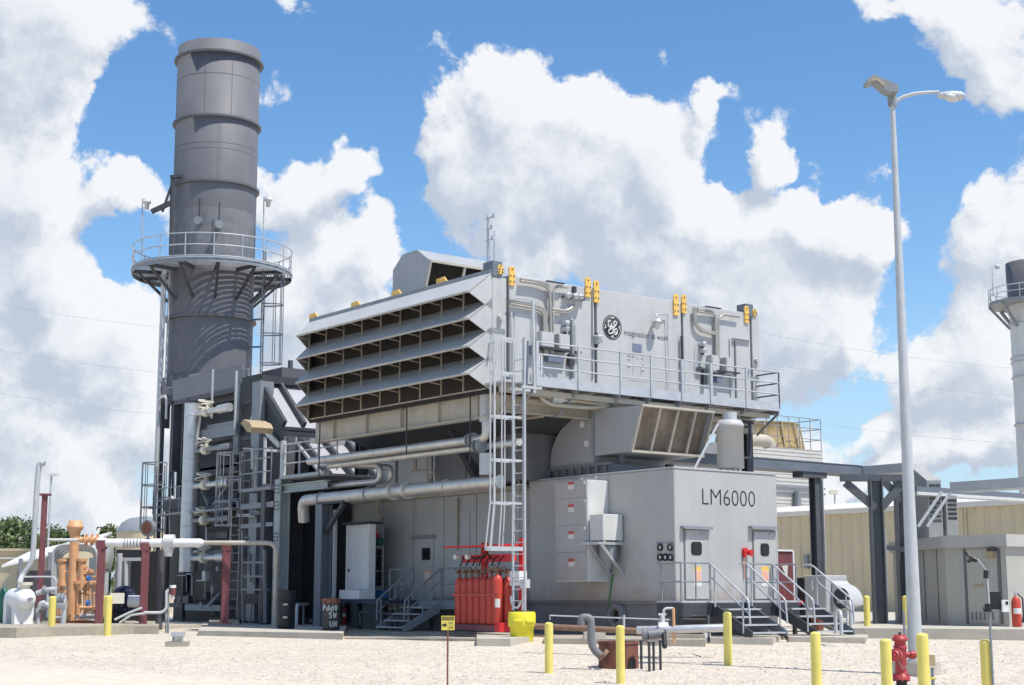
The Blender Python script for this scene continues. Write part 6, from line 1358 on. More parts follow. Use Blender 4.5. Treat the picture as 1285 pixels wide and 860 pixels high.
wx(469, 741, 479, 751, 29.5, .25, 'blue', 'blue_box', vs_); mb = MB(); mb.tube(fillet([onX(474, 617, 29.7), onX(473.5, 660, 29.7), onX(468, 664, 29.7)], .2), .07, 8); part('riser', mb, M['beige'], vs_)
wx(488, 755, 500, 765, 29.0, .05, 'labelwhite', 'notice_board', gl)
# ================================================================ insulated pipe runs on the blue grey column
XP1 = 27.2; rr = .155
pc = thing('pipe_support_column', 'blue grey steel column with a bracketed arm carrying the lowest pale pipe', 'column', gnd(404, 787, .15))
cb_ = onX(403.5, 786, XP1); zc_ = onX(403, 634, XP1).z
mb = MB(); mb.ibeam((XP1, cb_.y, .45), (XP1, cb_.y, zc_), .42, .42, .05, up=(1,0,0)); part('column', mb, M['bsteel'], pc)
a_ = onX(395, 630, XP1); e_ = onX(440, 628, XP1); mb = MB(); mb.bar((XP1, cb_.y+.3, zc_+.12), (XP1+.0, cb_.y-1.5, zc_+.12), .3, .22); part('arm', mb, M['dsteel'], pc)
mb = MB(); mb.bar((XP1, cb_.y-.15, zc_-.95), (XP1, cb_.y-1.35, zc_+.02), .14, .14); part('knee_brace', mb, M['dsteel'], pc)
mb = MB(); cx_ = onX(421, 640, XP1+.8); mb.tube([V((XP1+.8, cx_.y, .45)), V((XP1+.8, cx_.y, cx_.z))], .08, 8); single('conduit_riser', mb, M['palegrey'], 'thin pale vertical conduit just behind the blue grey column', 'conduit')
lpipe = thing('insulated_pipe', 'thick lower pale insulated pipe with a downturned end over the blue grey column', 'pipe', onX(500, 617, XP1), 'pale insulated pipe runs')
A0 = onX(393, 627, XP1); B0 = onX(628, 603.5, XP1); zl = (A0.z+B0.z)/2; A0.z = zl; B0.z = zl
path = fillet([V((XP1+.15, onX(377, 642, XP1).y, zl-.75)), V((XP1, onX(380, 630, XP1).y, zl-.02)), B0], .35, 6)
mb = MB(); mb.tube(path, .2, 14); part('pipe', mb, M['alu'], lpipe)
for px_ in (494.5, 512, 404, 462, 560): p = onX(px_, 617, XP1); mb = MB(); mb.cyl((XP1, p.y-.04, zl), (XP1, p.y+.04, zl), .225 if px_ not in (494.5, 512) else .3, n=16); part('collar', mb, M['alu'] if px_ > 470 else M['msteel'], lpipe)
up = thing('insulated_pipe', 'upper pale insulated pipe pair running under the louvres and turning up behind the ladder', 'pipe', onX(500, 565, 26.9), 'pale insulated pipe runs')
XQ = 26.9; p = onX(388, 579, XQ); q = onX(606, 551, XQ); zu = (p.z+q.z)/2
top = onX(609, 497, XQ); mb = MB(); mb.tube(fillet([V((XQ, p.y, zu)), V((XQ, onX(610, 551, XQ).y, zu)), V((XQ, onX(610, 551, XQ).y, 6.6))], .3, 6), .13, 12); part('pipe', mb, M['alu'], up)
mb = MB(); p2 = onX(414, 582, XQ+.25); q2 = onX(652, 560, XQ+.25); mb.tube([V((XQ+.25, p2.y, zu-.2)), V((XQ+.25, q2.y, zu-.2))], .11, 12); part('pipe', mb, M['alu'], up)
yv = onX(610, 551, XQ).y
mb = MB(); mb.cyl((XQ, yv, 6.6), (XQ, yv, 7.4), .2, n=14); mb.cyl((XQ, yv+.0, zl+.2), (XQ, yv, zu-.45), .2, n=14); part('insulated_riser', mb, M['palegrey'], up)
for px_ in (590, 594, 599, 604): p = onX(px_, 553, XQ); mb = MB(); mb.cyl((XQ, p.y-.03, zu-(.0 if px_ < 598 else .2)), (XQ, p.y+.03, zu-(.0 if px_ < 598 else .2)), .22, n=14); part('flange', mb, M['msteel'], up)
ul = thing('insulated_pipe', 'twin looped pale pipe bending up between the upper and lower pipe runs', 'pipe', onX(460, 590, 27.4), 'pale insulated pipe runs')
for o, xx in ((0, 27.6), (13, 27.9)):
    mb = MB(); mb.tube(fillet([onX(391+o, 613-o*.2, xx), onX(477+o, 604-o*.1, xx), onX(477.5+o, 584+o*.2, xx), onX(400+o, 583, xx)], .3, 5), .1, 10); part('pipe', mb, M['alu'], ul)
# small hanging pipes in the bay
bp_ = thing('bay_pipework', 'thin pipes dropping to the enclosure roof in the dark bay under the louvres', 'pipes', onX(530, 590, 28.9))
for pts_, r_ in (([(521,520),(521,590),(518,591)], .06), ([(520,590),(545,593)], .05), ([(540,560),(541,600)], .04), ([(536,570),(536,605)], .03)): mb = MB(); mb.tube([onX(x, y, 28.9) for x, y in pts_], r_, 6); part('pipe', mb, M['beige'], bp_)
# ================================================================ loose things at the slab edge
def barrel(pos, label, mat, r, h, nm='drum'):
    t = thing(nm, label, 'drum', pos); mb = MB(); pr = [(.001,.0),(r,.0)]
    for i in range(1, 10): z = h*i/10; pr += [(r, z-.02), (r+(.015 if i in (3, 7) else 0), z), (r, z+.02)]
    pr += [(r+.02, h-.03), (r+.02, h), (r-.02, h), (r-.03, h-.05), (.001, h-.05)]; mb.lathe(pr, pos, 28); part('body', mb, M[mat], t); return t
p = gnd(357, 789, .16); D_ = DD(p); t = barrel(p+FH*.3, 'black ribbed drum standing by the pale bolted column', 'black', 10.8*D_/F, (789-741)*D_/F)
for z in (.35, .75): mb = MB(); mb.bar(p+V((0,0,z))+FH*.02+RT*(-.06), p+V((0,0,z))+FH*.02+RT*.08, .04, .05); part('label_tag', mb, M['offw'], t)
p = gnd(414, 791, .16); D_ = DD(p); rb_ = 11*D_/F; hb_ = (791-752)*D_/F; pc_ = p+FH*rb_
M['darkdrum'] = paint('weathered_dark_drum', (.055,.055,.052), .7, .3, 3, .3, (.13,.07,.04))
t = barrel(pc_, 'weathered dark drum with hand painted pale letters beside the blue grey column', 'darkdrum', rb_, hb_)
mb = MB(); mb.lathe([(rb_+.024, hb_-.14),(rb_+.026, hb_+.005)], pc_, 24); part('rusty_rim', mb, M['rustbrown'], t)
# crude brush letters drawn as strokes over the drum's curve
glyph = {'P': [[(0,0),(0,1)],[(0,1),(.7,.85),(.65,.55),(0,.5)]], 'R': [[(0,0),(0,1)],[(0,1),(.7,.85),(.65,.55),(0,.5),(.7,0)]], 'O': [[(.35,0),(0,.5),(.35,1),(.7,.5),(.35,0)]], 'd': [[(.7,1),(.7,0)],[(.7,.5),(.3,.6),(.0,.3),(.3,0),(.7,.1)]], 'S': [[(.7,.9),(.3,1),(.05,.75),(.6,.4),(.6,.1),(.0,.05)]], 'W': [[(0,1),(.2,0),(.4,.7),(.6,0),(.8,1)]], 'U': [[(0,1),(0,.2),(.35,0),(.7,.2),(.7,1)]], 'N': [[(0,0),(0,1),(.7,0),(.7,1)]], 'A': [[(0,0),(.35,1),(.7,0)],[(.15,.4),(.55,.4)]], 'M': [[(0,0),(0,1),(.4,.4),(.8,1),(.8,0)]]}
def oncyl(u, z): # u metres to the camera's right of the drum's front line
    a = u/rb_; return pc_-FH*math.cos(a)*(rb_+.012)+RT*math.sin(a)*(rb_+.012)+V((0,0,z))
for row, (word, z, u0) in enumerate((('PddO', .58, -.24), ('SW', .36, -.03), ('UN', .10, .0))):
    u = u0
    for ch in word:
        mb = MB()
        for st_ in glyph[ch]:
            pts_ = []
            for (a, b) in zip(st_, st_[1:]):
                for k in range(4): s = k/4; pts_.append(oncyl(u+(a[0]+(b[0]-a[0])*s)*.11, z+(a[1]+(b[1]-a[1])*s)*.17))
            pts_.append(oncyl(u+st_[-1][0]*.11, z+st_[-1][1]*.17)); mb.tube(pts_, .019, 4)
        part('painted_letter', mb, M['offw'], t); u += .125
p = gnd(430, 785, .12); extinguisher(p, 'red fire extinguisher standing in the shade next to the painted dark drum', 1.0, 'fired')
# ================================================================ bollards
def bollard(pos, label, h, r=.084, mat='bollard'):
    t = thing('bollard', label, 'bollard', pos, 'yellow bollards around the yard'); mb = MB(); mb.cyl(pos-V((0,0,.2)), pos+V((0,0,h)), r, n=22, caps=False); part('pipe', mb, M[mat], t)
    mb = MB(); mb.ball_cap(pos+V((0,0,h)), r, r*.5, n=22); part('domed_cap', mb, M['bollard'], t); return t
BO = [(689, 782, 845, 10.5, 'yellow bollard in front of the dark gooseneck pipe, nearest the yellow drum'), (779, 786, 858, 11, 'yellow bollard before the rusty brown ring'), (914, 769, 835, 10.5, 'yellow bollard standing alone in front of the first steel stair'), (1023, 794, 0, 13, 'near yellow bollard on the gravel below the far stair, left of the hydrant pair'), (1111, 803, 0, 14, 'near yellow bollard immediately beside the red hydrant'), (1157, 796, 0, 15, 'near yellow bollard hiding the lamp column base'), (1089, 748, 797, 8, 'far yellow bollard on the slab edge beside the dark bridge column'), (1138, 748, 797, 8, 'far yellow bollard at the slab edge by the lamp column'), (134.5, 748, 798, 9, 'yellow bollard standing before the navy motor, doubled by a second one behind'), (129, 748, 792, 6.5, 'thin yellow bollard just behind another one, before the navy motor'), (64, 749, 797, 9, 'yellow bollard between the white tank and the orange skid'), (0.5, 747, 792, 10, 'yellow bollard at the green bottle, partly cut off')]
for px_, yt, yb, w_, lab in BO:
    if yb: p = gnd(px_, yb); D_ = DD(p); h = dep(px_, yt+1.5, D_).z-p.z
    else:
        D_ = .168*F/w_; q = dep(px_, yt+2, D_); p = V((q.x, q.y, gz(q.x, q.y))); h = q.z-p.z
    bollard(p, lab.replace(', left of the hydrant pair', ''), h, w_*D_/F/2)
# weathered bollard with the weather station clamped to it
D_ = 21.5; q = dep(1237, 806, D_); p = V((q.x, q.y, gz(q.x, q.y))); bl = bollard(p, 'weathered near yellow bollard with a weather station pole beside it', q.z-p.z, .084)
mb = MB(); mb.cyl(V((p.x, p.y, p.z+.4)), V((p.x, p.y, p.z+.42)), .087, n=22, caps=False); part('weld_seam', mb, M['dsteel'], bl)
ws_ = thing('weather_station', 'thin pole weather station with cups, vane and white recorder at the weathered bollard', 'weather station', p+RT*.1)
def wq(x, y): return dep(x, y, D_-.1)
mb = MB(); b0_ = wq(1243.5, 800); b0_.z = p.z; t0_ = wq(1237.5, 716); mb.tube([b0_, wq(1242, 775), t0_], .017, 8); part('pole', mb, M['msteel'], ws_)
mb = MB(); mb.tube([wq(1241.5, 768), wq(1238, 716)], .018, 8); mb.tube([t0_, wq(1228, 703), wq(1222, 700)], .007, 6); part('arm', mb, M['palegrey'], ws_)
mb = MB(); mb.box(-.0, 0, 0, 0, 0, 0) if 0 else None
mb.cyl(wq(1237, 726), wq(1237.5, 716), .035); mb.cyl(wq(1240, 768), wq(1240, 758), .05); mb.cyl(wq(1234, 765), wq(1240, 764), .03); part('clamp', mb, M['black'], ws_)
mb = MB(); mb.prism([wq(1209, 692), wq(1213, 693), wq(1216, 698), wq(1213.5, 699)], FH*.01); mb.tube([wq(1214, 698), wq(1222, 701)], .012, 6); mb.cyl(wq(1219, 700), wq(1218.5, 705), .03); part('wind_vane', mb, M['black'], ws_)
for x, y in ((1216, 704), (1219, 702.5), (1224, 703.5)): mb = MB(); mb.sphere(wq(x, y), .03, 8, 6); mb.tube([wq(x, y), wq(1219.5, 701)], .008, 5); part('cup', mb, M['black'], ws_)
a = wq(1243, 743); b = wq(1257, 765); mb = MB()
def rectbox(a, b, th, D_off=0): 
    w__ = (b-a).dot(RT); m = MB(); o = a+FH*D_off; m.prism([o, o+RT*w__, o+RT*w__+V((0,0,b.z-a.z)), o+V((0,0,b.z-a.z))], FH*th); return m
part('black_box', rectbox(a, b, .1), M['black'], ws_); rec = part('recorder', rectbox(wq(1256, 753), wq(1265, 768), .06, -.06), M['white'], ws_); part('screen', rectbox(wq(1260, 755), wq(1263.5, 759), .004, -.066), M['glass'], rec)
# ================================================================ fire hydrant
D_ = 28.6; q = dep(1131, 846, D_); hp_ = V((q.x, q.y, gz(q.x, q.y))); k = D_/F
hy = thing('fire_hydrant', 'worn red fire hydrant with two hose caps and a chain between yellow bollards', 'fire hydrant', hp_)
def hz2(y): return dep(1131, y, D_).z
z0, zf, zb1, zc1, zc2, zt1 = hp_.z, hz2(851), hz2(830), hz2(812), hz2(805), hz2(798)
rB = 7.4*k
mb = MB(); mb.lathe([(.001,z0-.1),(rB*.9,z0-.1),(rB*.9,zf-.02)], (hp_.x, hp_.y, 0), 20); part('barrel_base', mb, M['black'], hy)
mb = MB(); mb.lathe([(rB*1.45,zf-.03),(rB*1.45,zf+.04),(rB*1.1,zf+.06),(rB*.98,zf+.12),(rB*.95,zc1-.05),(rB*1.15,zc1-.02),(rB*1.15,zc1+.01),(rB*.98,zc1+.03),(rB*.95,zc2),(rB*1.35,zc2+.01),(rB*1.35,zc2+.05),(rB*1.1,zc2+.07),(rB*1.0,zc2+.12),(rB*.75,zt1-.03),(rB*.35,zt1),(.001,zt1)], (hp_.x, hp_.y, 0), 24); part('body', mb, M['hydrant'], hy)
for i in range(8): t = 2*math.pi*i/8; mb = MB(); mb.cyl((hp_.x+rB*1.25*math.cos(t), hp_.y+rB*1.25*math.sin(t), zf-.06), (hp_.x+rB*1.25*math.cos(t), hp_.y+rB*1.25*math.sin(t), zf+.07), .016, n=6); part('bolt', mb, M['hydrant'], hy)
mb = MB(); mb.cyl((hp_.x, hp_.y, zt1-.01), (hp_.x, hp_.y, zt1+.07), .035, .028, n=5); part('operating_nut', mb, M['dsteel'], hy)
zc_ = hz2(822)
d1 = (-FH*.8-RT*.6).normalized(); d2 = RT; d3 = -RT
for d, r_, l in ((d1, .105, .24), (d2, .07, .25), (d3, .07, .2)):
    c_ = V((hp_.x, hp_.y, zc_)); mb = MB(); mb.cyl(c_+d*rB*.6, c_+d*(rB+l*.35), r_*.8, n=16); mb.cyl(c_+d*(rB+l*.3), c_+d*(rB+l*.6), r_*1.15, n=16); mb.cyl(c_+d*(rB+l*.6), c_+d*(rB+l*.72), r_*.9, r_*.7, n=16); mb.cyl(c_+d*(rB+l*.7), c_+d*(rB+l*.95), r_*.35, n=5); part('hose_cap', mb, M['hydrant'], hy)
mb = MB(); c_ = V((hp_.x, hp_.y, zc_)); pts_ = [c_-FH*(rB*1.15)+RT*(-.1+.24*t)+V((0,0,-.04-.2*math.sin(math.pi*t))) for t in [i/10 for i in range(11)]]; mb.tube(pts_, .01, 5); part('chain', mb, M['msteel'], hy)
# valve marker post with tan box
D_ = 26; q = dep(1168, 823, D_); q2 = dep(1173, 834, D_); p = V((dep(1170, 840, D_).x, dep(1170, 840, D_).y, 0)); zg_ = gz(p.x, p.y)
jp = thing('junction_post', 'small tan junction box on a short pipe wrapped with a yellow tie beside the bollard', 'junction box', V((p.x, p.y, zg_)))
mb = MB(); mb.tube([V((p.x, p.y, zg_-.1)), V((p.x, p.y, dep(1170, 838, D_).z))], .03, 8); part('pipe', mb, M['msteel'], jp)
part('box', rectbox(dep(1163.5, 822, D_-.06), dep(1174, 836, D_-.06), .14), M['wood'], jp); mb = MB(); mb.tube(circ((p.x, p.y, dep(1170, 851, D_).z), .04, 10, V((1,0,0)), V((0,1,0))), .012, 5, closed=True); mb.tube([V((p.x, p.y, dep(1170, 851, D_).z))-FH*.04, V((p.x, p.y, dep(1170, 853, D_).z))-FH*.05-RT*.06, V((p.x, p.y, dep(1170, 858, D_).z))-FH*.05-RT*.1], .01, 5); part('yellow_tie', mb, M['yplastic'], jp)
# ================================================================ lamp column
lp_ = gnd(1150, 847); D_ = DD(lp_)
lc = thing('lamp_column', 'tall tapered pale grey lamp column with one curved arm lamp and one box floodlight', 'street lamp', lp_)
mb = MB(); mb.box(lp_.x-.35, lp_.x+.35, lp_.y-.35, lp_.y+.35, lp_.z-.2, lp_.z+.26); part('plinth', mb, M['concl'], lc)
zt_ = dep(1123, 128, D_).z; zb_ = lp_.z+.26
mb = MB(); mb.cyl(V((lp_.x, lp_.y, zb_)), V((lp_.x, lp_.y, zt_)), 9.2*D_/F, 3.2*D_/F, n=24); part('shaft', mb, M['palegrey'], lc)
mb = MB(); mb.box(lp_.x-.24, lp_.x+.24, lp_.y-.24, lp_.y+.24, zb_+.002, zb_+.03); part('base_plate', mb, M['galv'], lc)
tp = V((lp_.x, lp_.y, zt_)); 
mb = MB(); arm = [tp+V((0,0,-.12))]+[tp+RT*x*D_/F+V((0,0,z*D_/F)) for x, z in ((5,1),(15,7),(28,11),(45,13),(62,13.5))]; mb.tube(arm, [.05,.045,.042,.04,.038,.036], 8); part('arm', mb, M['palegrey'], lc)
hc_ = tp+RT*79*D_/F+V((0,0,8*D_/F)); s = D_/F; mb = MB(); vs = []
prof_ = [(-19,3,2.2,2),(-15,5.5,6,3),(0,7,8.5,5),(12,6,8,6),(17,3,4,3)]
n = 12
for u, hu, ww, dn in prof_:
    for i in range(n): a = 2*math.pi*i/n; z = math.sin(a); vs.append(hc_+RT*u*s+FH*math.cos(a)*ww*s*.9+V((0,0,(z*(hu if z > 0 else dn))*s)))
mb.add(vs, [(i*n+j, i*n+(j+1) % n, (i+1)*n+(j+1) % n, (i+1)*n+j) for i in range(4) for j in range(n)], True); mb.add(vs[:n], [tuple(range(n))]); mb.add(vs[-n:], [tuple(range(n-1,-1,-1))])
lh = part('lamp_head', mb, M['palegrey'], lc); mb = MB(); mb.sphere(hc_+V((0,0,-2.5*s)), 1, 14, 8, sc=(.22, .13, .085)); part('lens', mb, M['lamp'], lh)
fl_ = tp+V((0,0,.05)); mb = MB(); mb.prism([fl_+RT*x*s+V((0,0,z*s)) for x, z in ((3,4),(4,13),(-28,28),(-38,20),(-37,15),(-26,18.5),(-14,7),(-7,4))], -FH*.35); part('floodlight_housing', mb, M['msteel'], lc)
mb = MB(); mb.prism([fl_+RT*x*s+V((0,0,z*s)) for x, z in ((-36,15),(-27,19.5),(-15,8),(-22,6.5))] if 0 else [fl_-FH*.36+RT*x*s+V((0,0,z*s)) for x, z in ((-35,17),(-28,25),(-14,16),(-14,9),(-25,19))], -FH*.01); part('floodlight_glass', mb, M['tanin'], lc)
mb = MB(); mb.tube([tp-V((0,0,.1)), tp+V((0,0,.12))], .1, 10); part('collar', mb, M['msteel'], lc)
mb = MB(); mb.tube([V((lp_.x-.2, lp_.y+.1, lp_.z)), V((lp_.x-.2, lp_.y+.1, lp_.z+1.3))], .03, 6); part('conduit', mb, M['msteel'], lc)
# ================================================================ rusty ring pit, gooseneck vent and valve line
rp_ = gnd(778, 840); D_ = DD(rp_); rr_ = 25.5*D_/F; c_ = rp_+FH*rr_*.96; zt_ = dep(778, 808.5, D_+rr_*.0).z
pit = thing('manhole_ring', 'rusty red brown steel ring standing on the gravel behind a yellow bollard', 'manhole ring', c_)
mb = MB(); mb.lathe([(rr_*1.0,-.15),(rr_*.98,zt_-c_.z),(rr_*1.03,zt_-c_.z),(rr_*1.03,zt_-c_.z+.05),(rr_*.93,zt_-c_.z+.05),(rr_*.93,0.02)], c_, 40, smooth=False); part('ring', mb, M['rustbrown'], pit)
q = dep(797, 834, D_-.02); mb = MB(); d_ = (V((q.x, q.y, 0))-V((c_.x, c_.y, 0))).normalized(); fp_ = V((c_.x, c_.y, 0))+d_*(rr_*1.0); sd = V((-d_.y, d_.x, 0)); mb.prism([fp_+sd*x+V((0,0,c_.z+z)) for x, z in ((-.1,-.02),(.1,-.02),(.1,.18),(.05,.25),(-.05,.25),(-.1,.18))], d_*.012); part('notch', mb, M['black'], pit)
gn = thing('gooseneck_vent', 'dark grey gooseneck vent pipe with an orange flange at the rusty ring', 'vent pipe', dep(752, 826, D_))
D8 = D_-.1; path = fillet([dep(x, y, D8) for x, y in ((756.5, 826), (742, 812), (741.5, 775), (729, 775), (730, 785))], .28, 6); mb = MB(); mb.tube(path, 5*D8/F, 14); part('pipe', mb, M['skid'], gn)
c2 = dep(757, 822, D8); dd = (path[0]-path[1]).normalized(); mb = MB(); mb.cyl(c2-dd*.04, c2+dd*.04, .14, n=16); part('flange', mb, M['rustrail'], gn)
for x, y0_, y1_ in ((805, 806, 840), (815, 808, 843), (820.5, 808, 842), (829, 806, 841)):
    p = gnd(x, y1_); Dp = DD(p); mb = MB(); mb.cyl(p-V((0,0,.1)), V((p.x, p.y, dep(x, y0_, Dp).z)), 1.7*Dp/F, n=10); mb.cyl(V((p.x, p.y, dep(x, y0_, Dp).z)), V((p.x, p.y, dep(x, y0_, Dp).z+.04)), 2.4*Dp/F, n=10)
    single('support_stub', mb, M['dsteel'], {805: 'dark steel stub post touching the rusty ring', 815: 'dark steel stub post at the middle of three, nearer the rusty ring', 820.5: 'dark steel stub post paired tightly beside another one', 829: 'dark steel stub post standing apart, farthest from the rusty ring'}[x], 'post', 'short dark support posts by the rusty ring')
D9 = D_+3.2
vl = thing('ground_pipeline', 'rusty and pale ground pipeline with a valve tree in front of the long enclosure', 'pipeline', dep(780, 800, D9))
mb = MB(); mb.tube([dep(672, 786, D9+1.5), dep(800, 792, D9+.4)], .075, 10); part('pipe', mb, M['rustrail'], vl); mb = MB(); mb.tube([dep(800, 791, D9+.4), dep(850, 790, D9), dep(908, 788, D9)], .095, 12); part('pipe', mb, M['silver'], vl)
mb = MB(); mb.cyl(dep(806, 797, D9-.3), dep(812, 797, D9-.3), .16, n=14); mb.cyl(dep(812, 797, D9-.3), dep(832, 795, D9-.2), .12, n=12); part('flange', mb, M['skid'], vl)
mb = MB(); mb.cyl(dep(826, 791, D9), dep(838, 791, D9), .2, n=14); part('valve_body', mb, M['silver'], vl)
mb = MB(); mb.tube(fillet([dep(833, 788, D9), dep(832.5, 763.5, D9), dep(845, 763.5, D9)], .1), .03, 8); mb.bar(dep(826, 771, D9), dep(836, 771, D9), .05); mb.tube([dep(831, 785, D9), dep(831, 772, D9)], .05, 8); part('valve_tree', mb, M['offw'], vl)
mb = MB(); mb.tube([dep(845, 763, D9), dep(846, 807, D9)], .035, 8); part('orange_riser', mb, M['labelorg'] if 0 else M['orange'], vl)
mb = MB(); mb.tube([dep(833, 792, D9-.2), dep(834, 812, D9-.6)], .06, 8); part('stand', mb, M['black'], vl)
for x in (775, 782.5): pass
mb = MB(); mb.tube([dep(690, 778, D9), dep(690, 772.5, D9), dep(840, 778, D9)], .018, 5); mb.tube([dep(783, 789, D9), dep(783, 772, D9)], .03, 6); part('small_line', mb, M['palegrey'], vl)
mb = MB(); mb.tube([dep(868, 773, D9+1), dep(889, 773, D9+1), dep(889.5, 806, D9)], .03, 6); mb.tube([dep(856, 777, D9+1), dep(889, 778, D9+1)], .025, 6); part('rail', mb, M['dsteel'], vl)
# concrete blocks along the pipeline
for (x0, x1, y0_, y1_, mt, lab) in ((733, 760, 793, 808, 'concl', 'pale concrete block under the ground pipeline beside the gooseneck pipe'), (840, 885, 797, 808, 'conc', 'long stained concrete block below the valve tree'), (884, 892, 795, 806, 'white', 'small white block at the end of the ground pipeline')):
    p = gnd((x0+x1)/2, y1_); Dp = DD(p); single('concrete_block', (lambda m: m.prism([p+RT*((x0-x1)/2*Dp/F), p+RT*((x1-x0)/2*Dp/F), p+RT*((x1-x0)/2*Dp/F)+FH*.5, p+RT*((x0-x1)/2*Dp/F)+FH*.5], (0,0,(y1_-y0_)*Dp/F)))(MB()), M[mt], lab, 'concrete block')
# caution sign
sp = gnd(561.5, 862); D_ = DD(sp); cs = thing('caution_sign', 'small yellow caution sign with an arrow on a thin rusty stake', 'sign', sp)
mb = MB(); mb.box(sp.x-.012, sp.x+.012, sp.y-.012, sp.y+.012, sp.z-.2, dep(561.5, 789, D_).z); part('stake', mb, M['rustbrown'], cs)
a = dep(554, 773, D_-.02); b = dep(570.5, 791, D_-.02); pn = part('plate', rectbox(a, b, .008), M['signy'], cs)
w__ = (b-a).dot(RT); h__ = a.z-b.z; o = V((a.x, a.y, b.z))-FH*.004
part('header', rectbox(a+RT*w__*.06-V((0,0,h__*.06)), V((a.x, a.y, a.z-h__*.3))+RT*w__*.94, .003, -.004), M['ink'], pn)
part('header_text', text_mb('CAUTION', o-FH*.002+RT*w__*.12+V((0,0,h__*.74)), RT, V((0,0,1)), w__*.76, h__*.16, .002), M['signy'], pn)
part('text', text_mb('GAS', o+RT*w__*.5+V((0,0,h__*.4)), RT, V((0,0,1)), w__*.38, h__*.2, .002), M['ink'], pn); part('text', text_mb('LINE', o+RT*w__*.5+V((0,0,h__*.1)), RT, V((0,0,1)), w__*.42, h__*.2, .002), M['ink'], pn)
mb = MB(); mb.prism([o-FH*.001+RT*w__*x+V((0,0,h__*z)) for x, z in ((.06,.3),(.24,.3),(.24,.2),(.44,.36),(.24,.52),(.24,.42),(.06,.42))], -FH*.001); part('arrow', mb, M['ink'], pn)
# box on block in the gravel
p = gnd(220, 812); Dp = DD(p); k = Dp/F; bx = thing('cable_marker', 'small galvanised box on legs over a square concrete block in the gravel', 'marker', p)
mb = MB(); mb.prism([p+RT*-13*k, p+RT*13*k, p+RT*13*k+FH*.5, p+RT*-13*k+FH*.5], (0,0,6.5*k)); part('block', mb, M['conc'], bx)
for u in (-5, 6.5): mb = MB(); mb.bar(p+RT*u*k+FH*.2+V((0,0,6*k)), p+RT*u*k+FH*.2+V((0,0,15*k)), .045); part('leg', mb, M['galv'], bx)
mb = MB(); mb.prism([p+RT*-6*k+V((0,0,13*k)), p+RT*8*k+V((0,0,13*k)), p+RT*8*k+FH*.4+V((0,0,13*k)), p+RT*-6*k+FH*.4+V((0,0,13*k))], (0,0,5*k)); part('box', mb, M['galv'], bx); part('sticker', rectbox(p+RT*-2*k-FH*.004+V((0,0,13*k)), p+RT*4*k-FH*.004+V((0,0,6.8*k)), .15, .1), M['offw'], bx)
# ================================================================ left yard: red posts and overhead pipe
DL = 50.8
def dl(x, y, o=0): return dep(x, y, DL+o)
RPN = []
for px_t, px_b, yt, yb, lab, o in ((129, 123.5, 679, 786, 'maroon steel post between the orange skid and the navy motor', 0), (182.5, 179, 681, 787, 'maroon steel post on a concrete footing next to the navy motor', 0), (283, 281.5, 681, 782, 'maroon steel post in front of the dark exhaust casing', .4)):
    p = dl(px_b, yb, o); q = dl(px_t, yt, o); t = thing('pipe_post', lab, 'post', p, 'maroon posts under the overhead pipe'); mb = MB(); mb.ibeam(p, V((p.x, p.y, q.z-.28)), .25, .27, .035, up=(.35,.94,0)); part('column', mb, M['maroon'], t)
    mb = MB(); mb.bar(V((p.x, p.y, q.z-.275)), V((p.x, p.y, q.z+.02)), .29, .29, up=RT); part('head', mb, M['maroon'], t); mb = MB(); mb.bar(p+V((0,0,-.02)), p+V((0,0,.02)), .42, .42, up=RT); part('base_plate', mb, M['maroon'], t)
p = dl(48, 790, 1); q = dl(53, 622, 1); t = thing('pipe_post', 'tallest maroon steel post, with a cap plate, behind the white tank', 'post', p, 'maroon posts under the overhead pipe'); mb = MB(); mb.ibeam(p, V((p.x, p.y, q.z)), .2, .26, .03, up=(.35,.94,0)); part('column', mb, M['maroon'], t); mb = MB(); mb.bar(V((p.x, p.y, q.z)), V((p.x, p.y, q.z+.06)), .36, .36, up=RT); part('cap_plate', mb, M['maroon'], t)
op = thing('overhead_pipe', 'long white overhead pipe on the maroon posts, thinning and turning down at its end', 'pipe', dl(200, 682))
zc = dl(180, 681.5).z
mb = MB(); a, b, c = dl(136, 676), dl(252, 683), dl(347, 682.5); 
mb.tube([V((dl(132, 680).x, dl(132, 680).y, zc)), V((b.x, b.y, zc))], 5.5*DL/F, 18); mb.tube([V((dl(252, 680).x, dl(252, 680).y, zc)), V((dl(256, 680).x, dl(256, 680).y, zc))], [5.5*DL/F, 3*DL/F], 18); part('large_pipe', mb, M['white'], op)
mb = MB(); d0 = dl(252, 683); mb.tube(fillet([V((d0.x, d0.y, zc)), V((c.x, c.y, zc)), V((c.x, c.y, .5))], .35, 6), 3.0*DL/F, 12); part('small_pipe', mb, M['beige'], op)
mb = MB(); e = dl(60, 680); mb.tube([V((dl(60, 680).x, dl(60, 680).y, zc+.1)), V((dl(104, 680).x, dl(104, 680).y, zc+.1))], .05, 8); part('thin_pipe', mb, M['offw'], op)
mb = MB(); mb.tube([V((dl(100, 680).x, dl(100, 680).y, zc+.1)), V((dl(124, 680).x, dl(124, 680).y, zc+.1))], .1, 10)
for x in (107, 114, 121): mb.cyl(V((*dl(x, 680).xy, zc+.1)), V((*dl(x+1.5, 680).xy, zc+.1)), .2, n=14)
part('orange_spool', mb, M['orange'], op)
mb = MB(); mb.tube([V((*dl(122, 680).xy, zc+.08)), V((*dl(133, 680).xy, zc+.06))], .11, 12); part('white_spool', mb, M['white'], op)
mb = MB(); g = V((*dl(212, 680).xy, zc)); mb.cyl(V((*dl(206, 680).xy, zc+.05)), V((*dl(219, 680).xy, zc+.05)), .23, n=16); mb.cyl(g, g-V((0,0,.45)), .22, .12, n=12); part('wrapped_valve', mb, M['offw'], op)
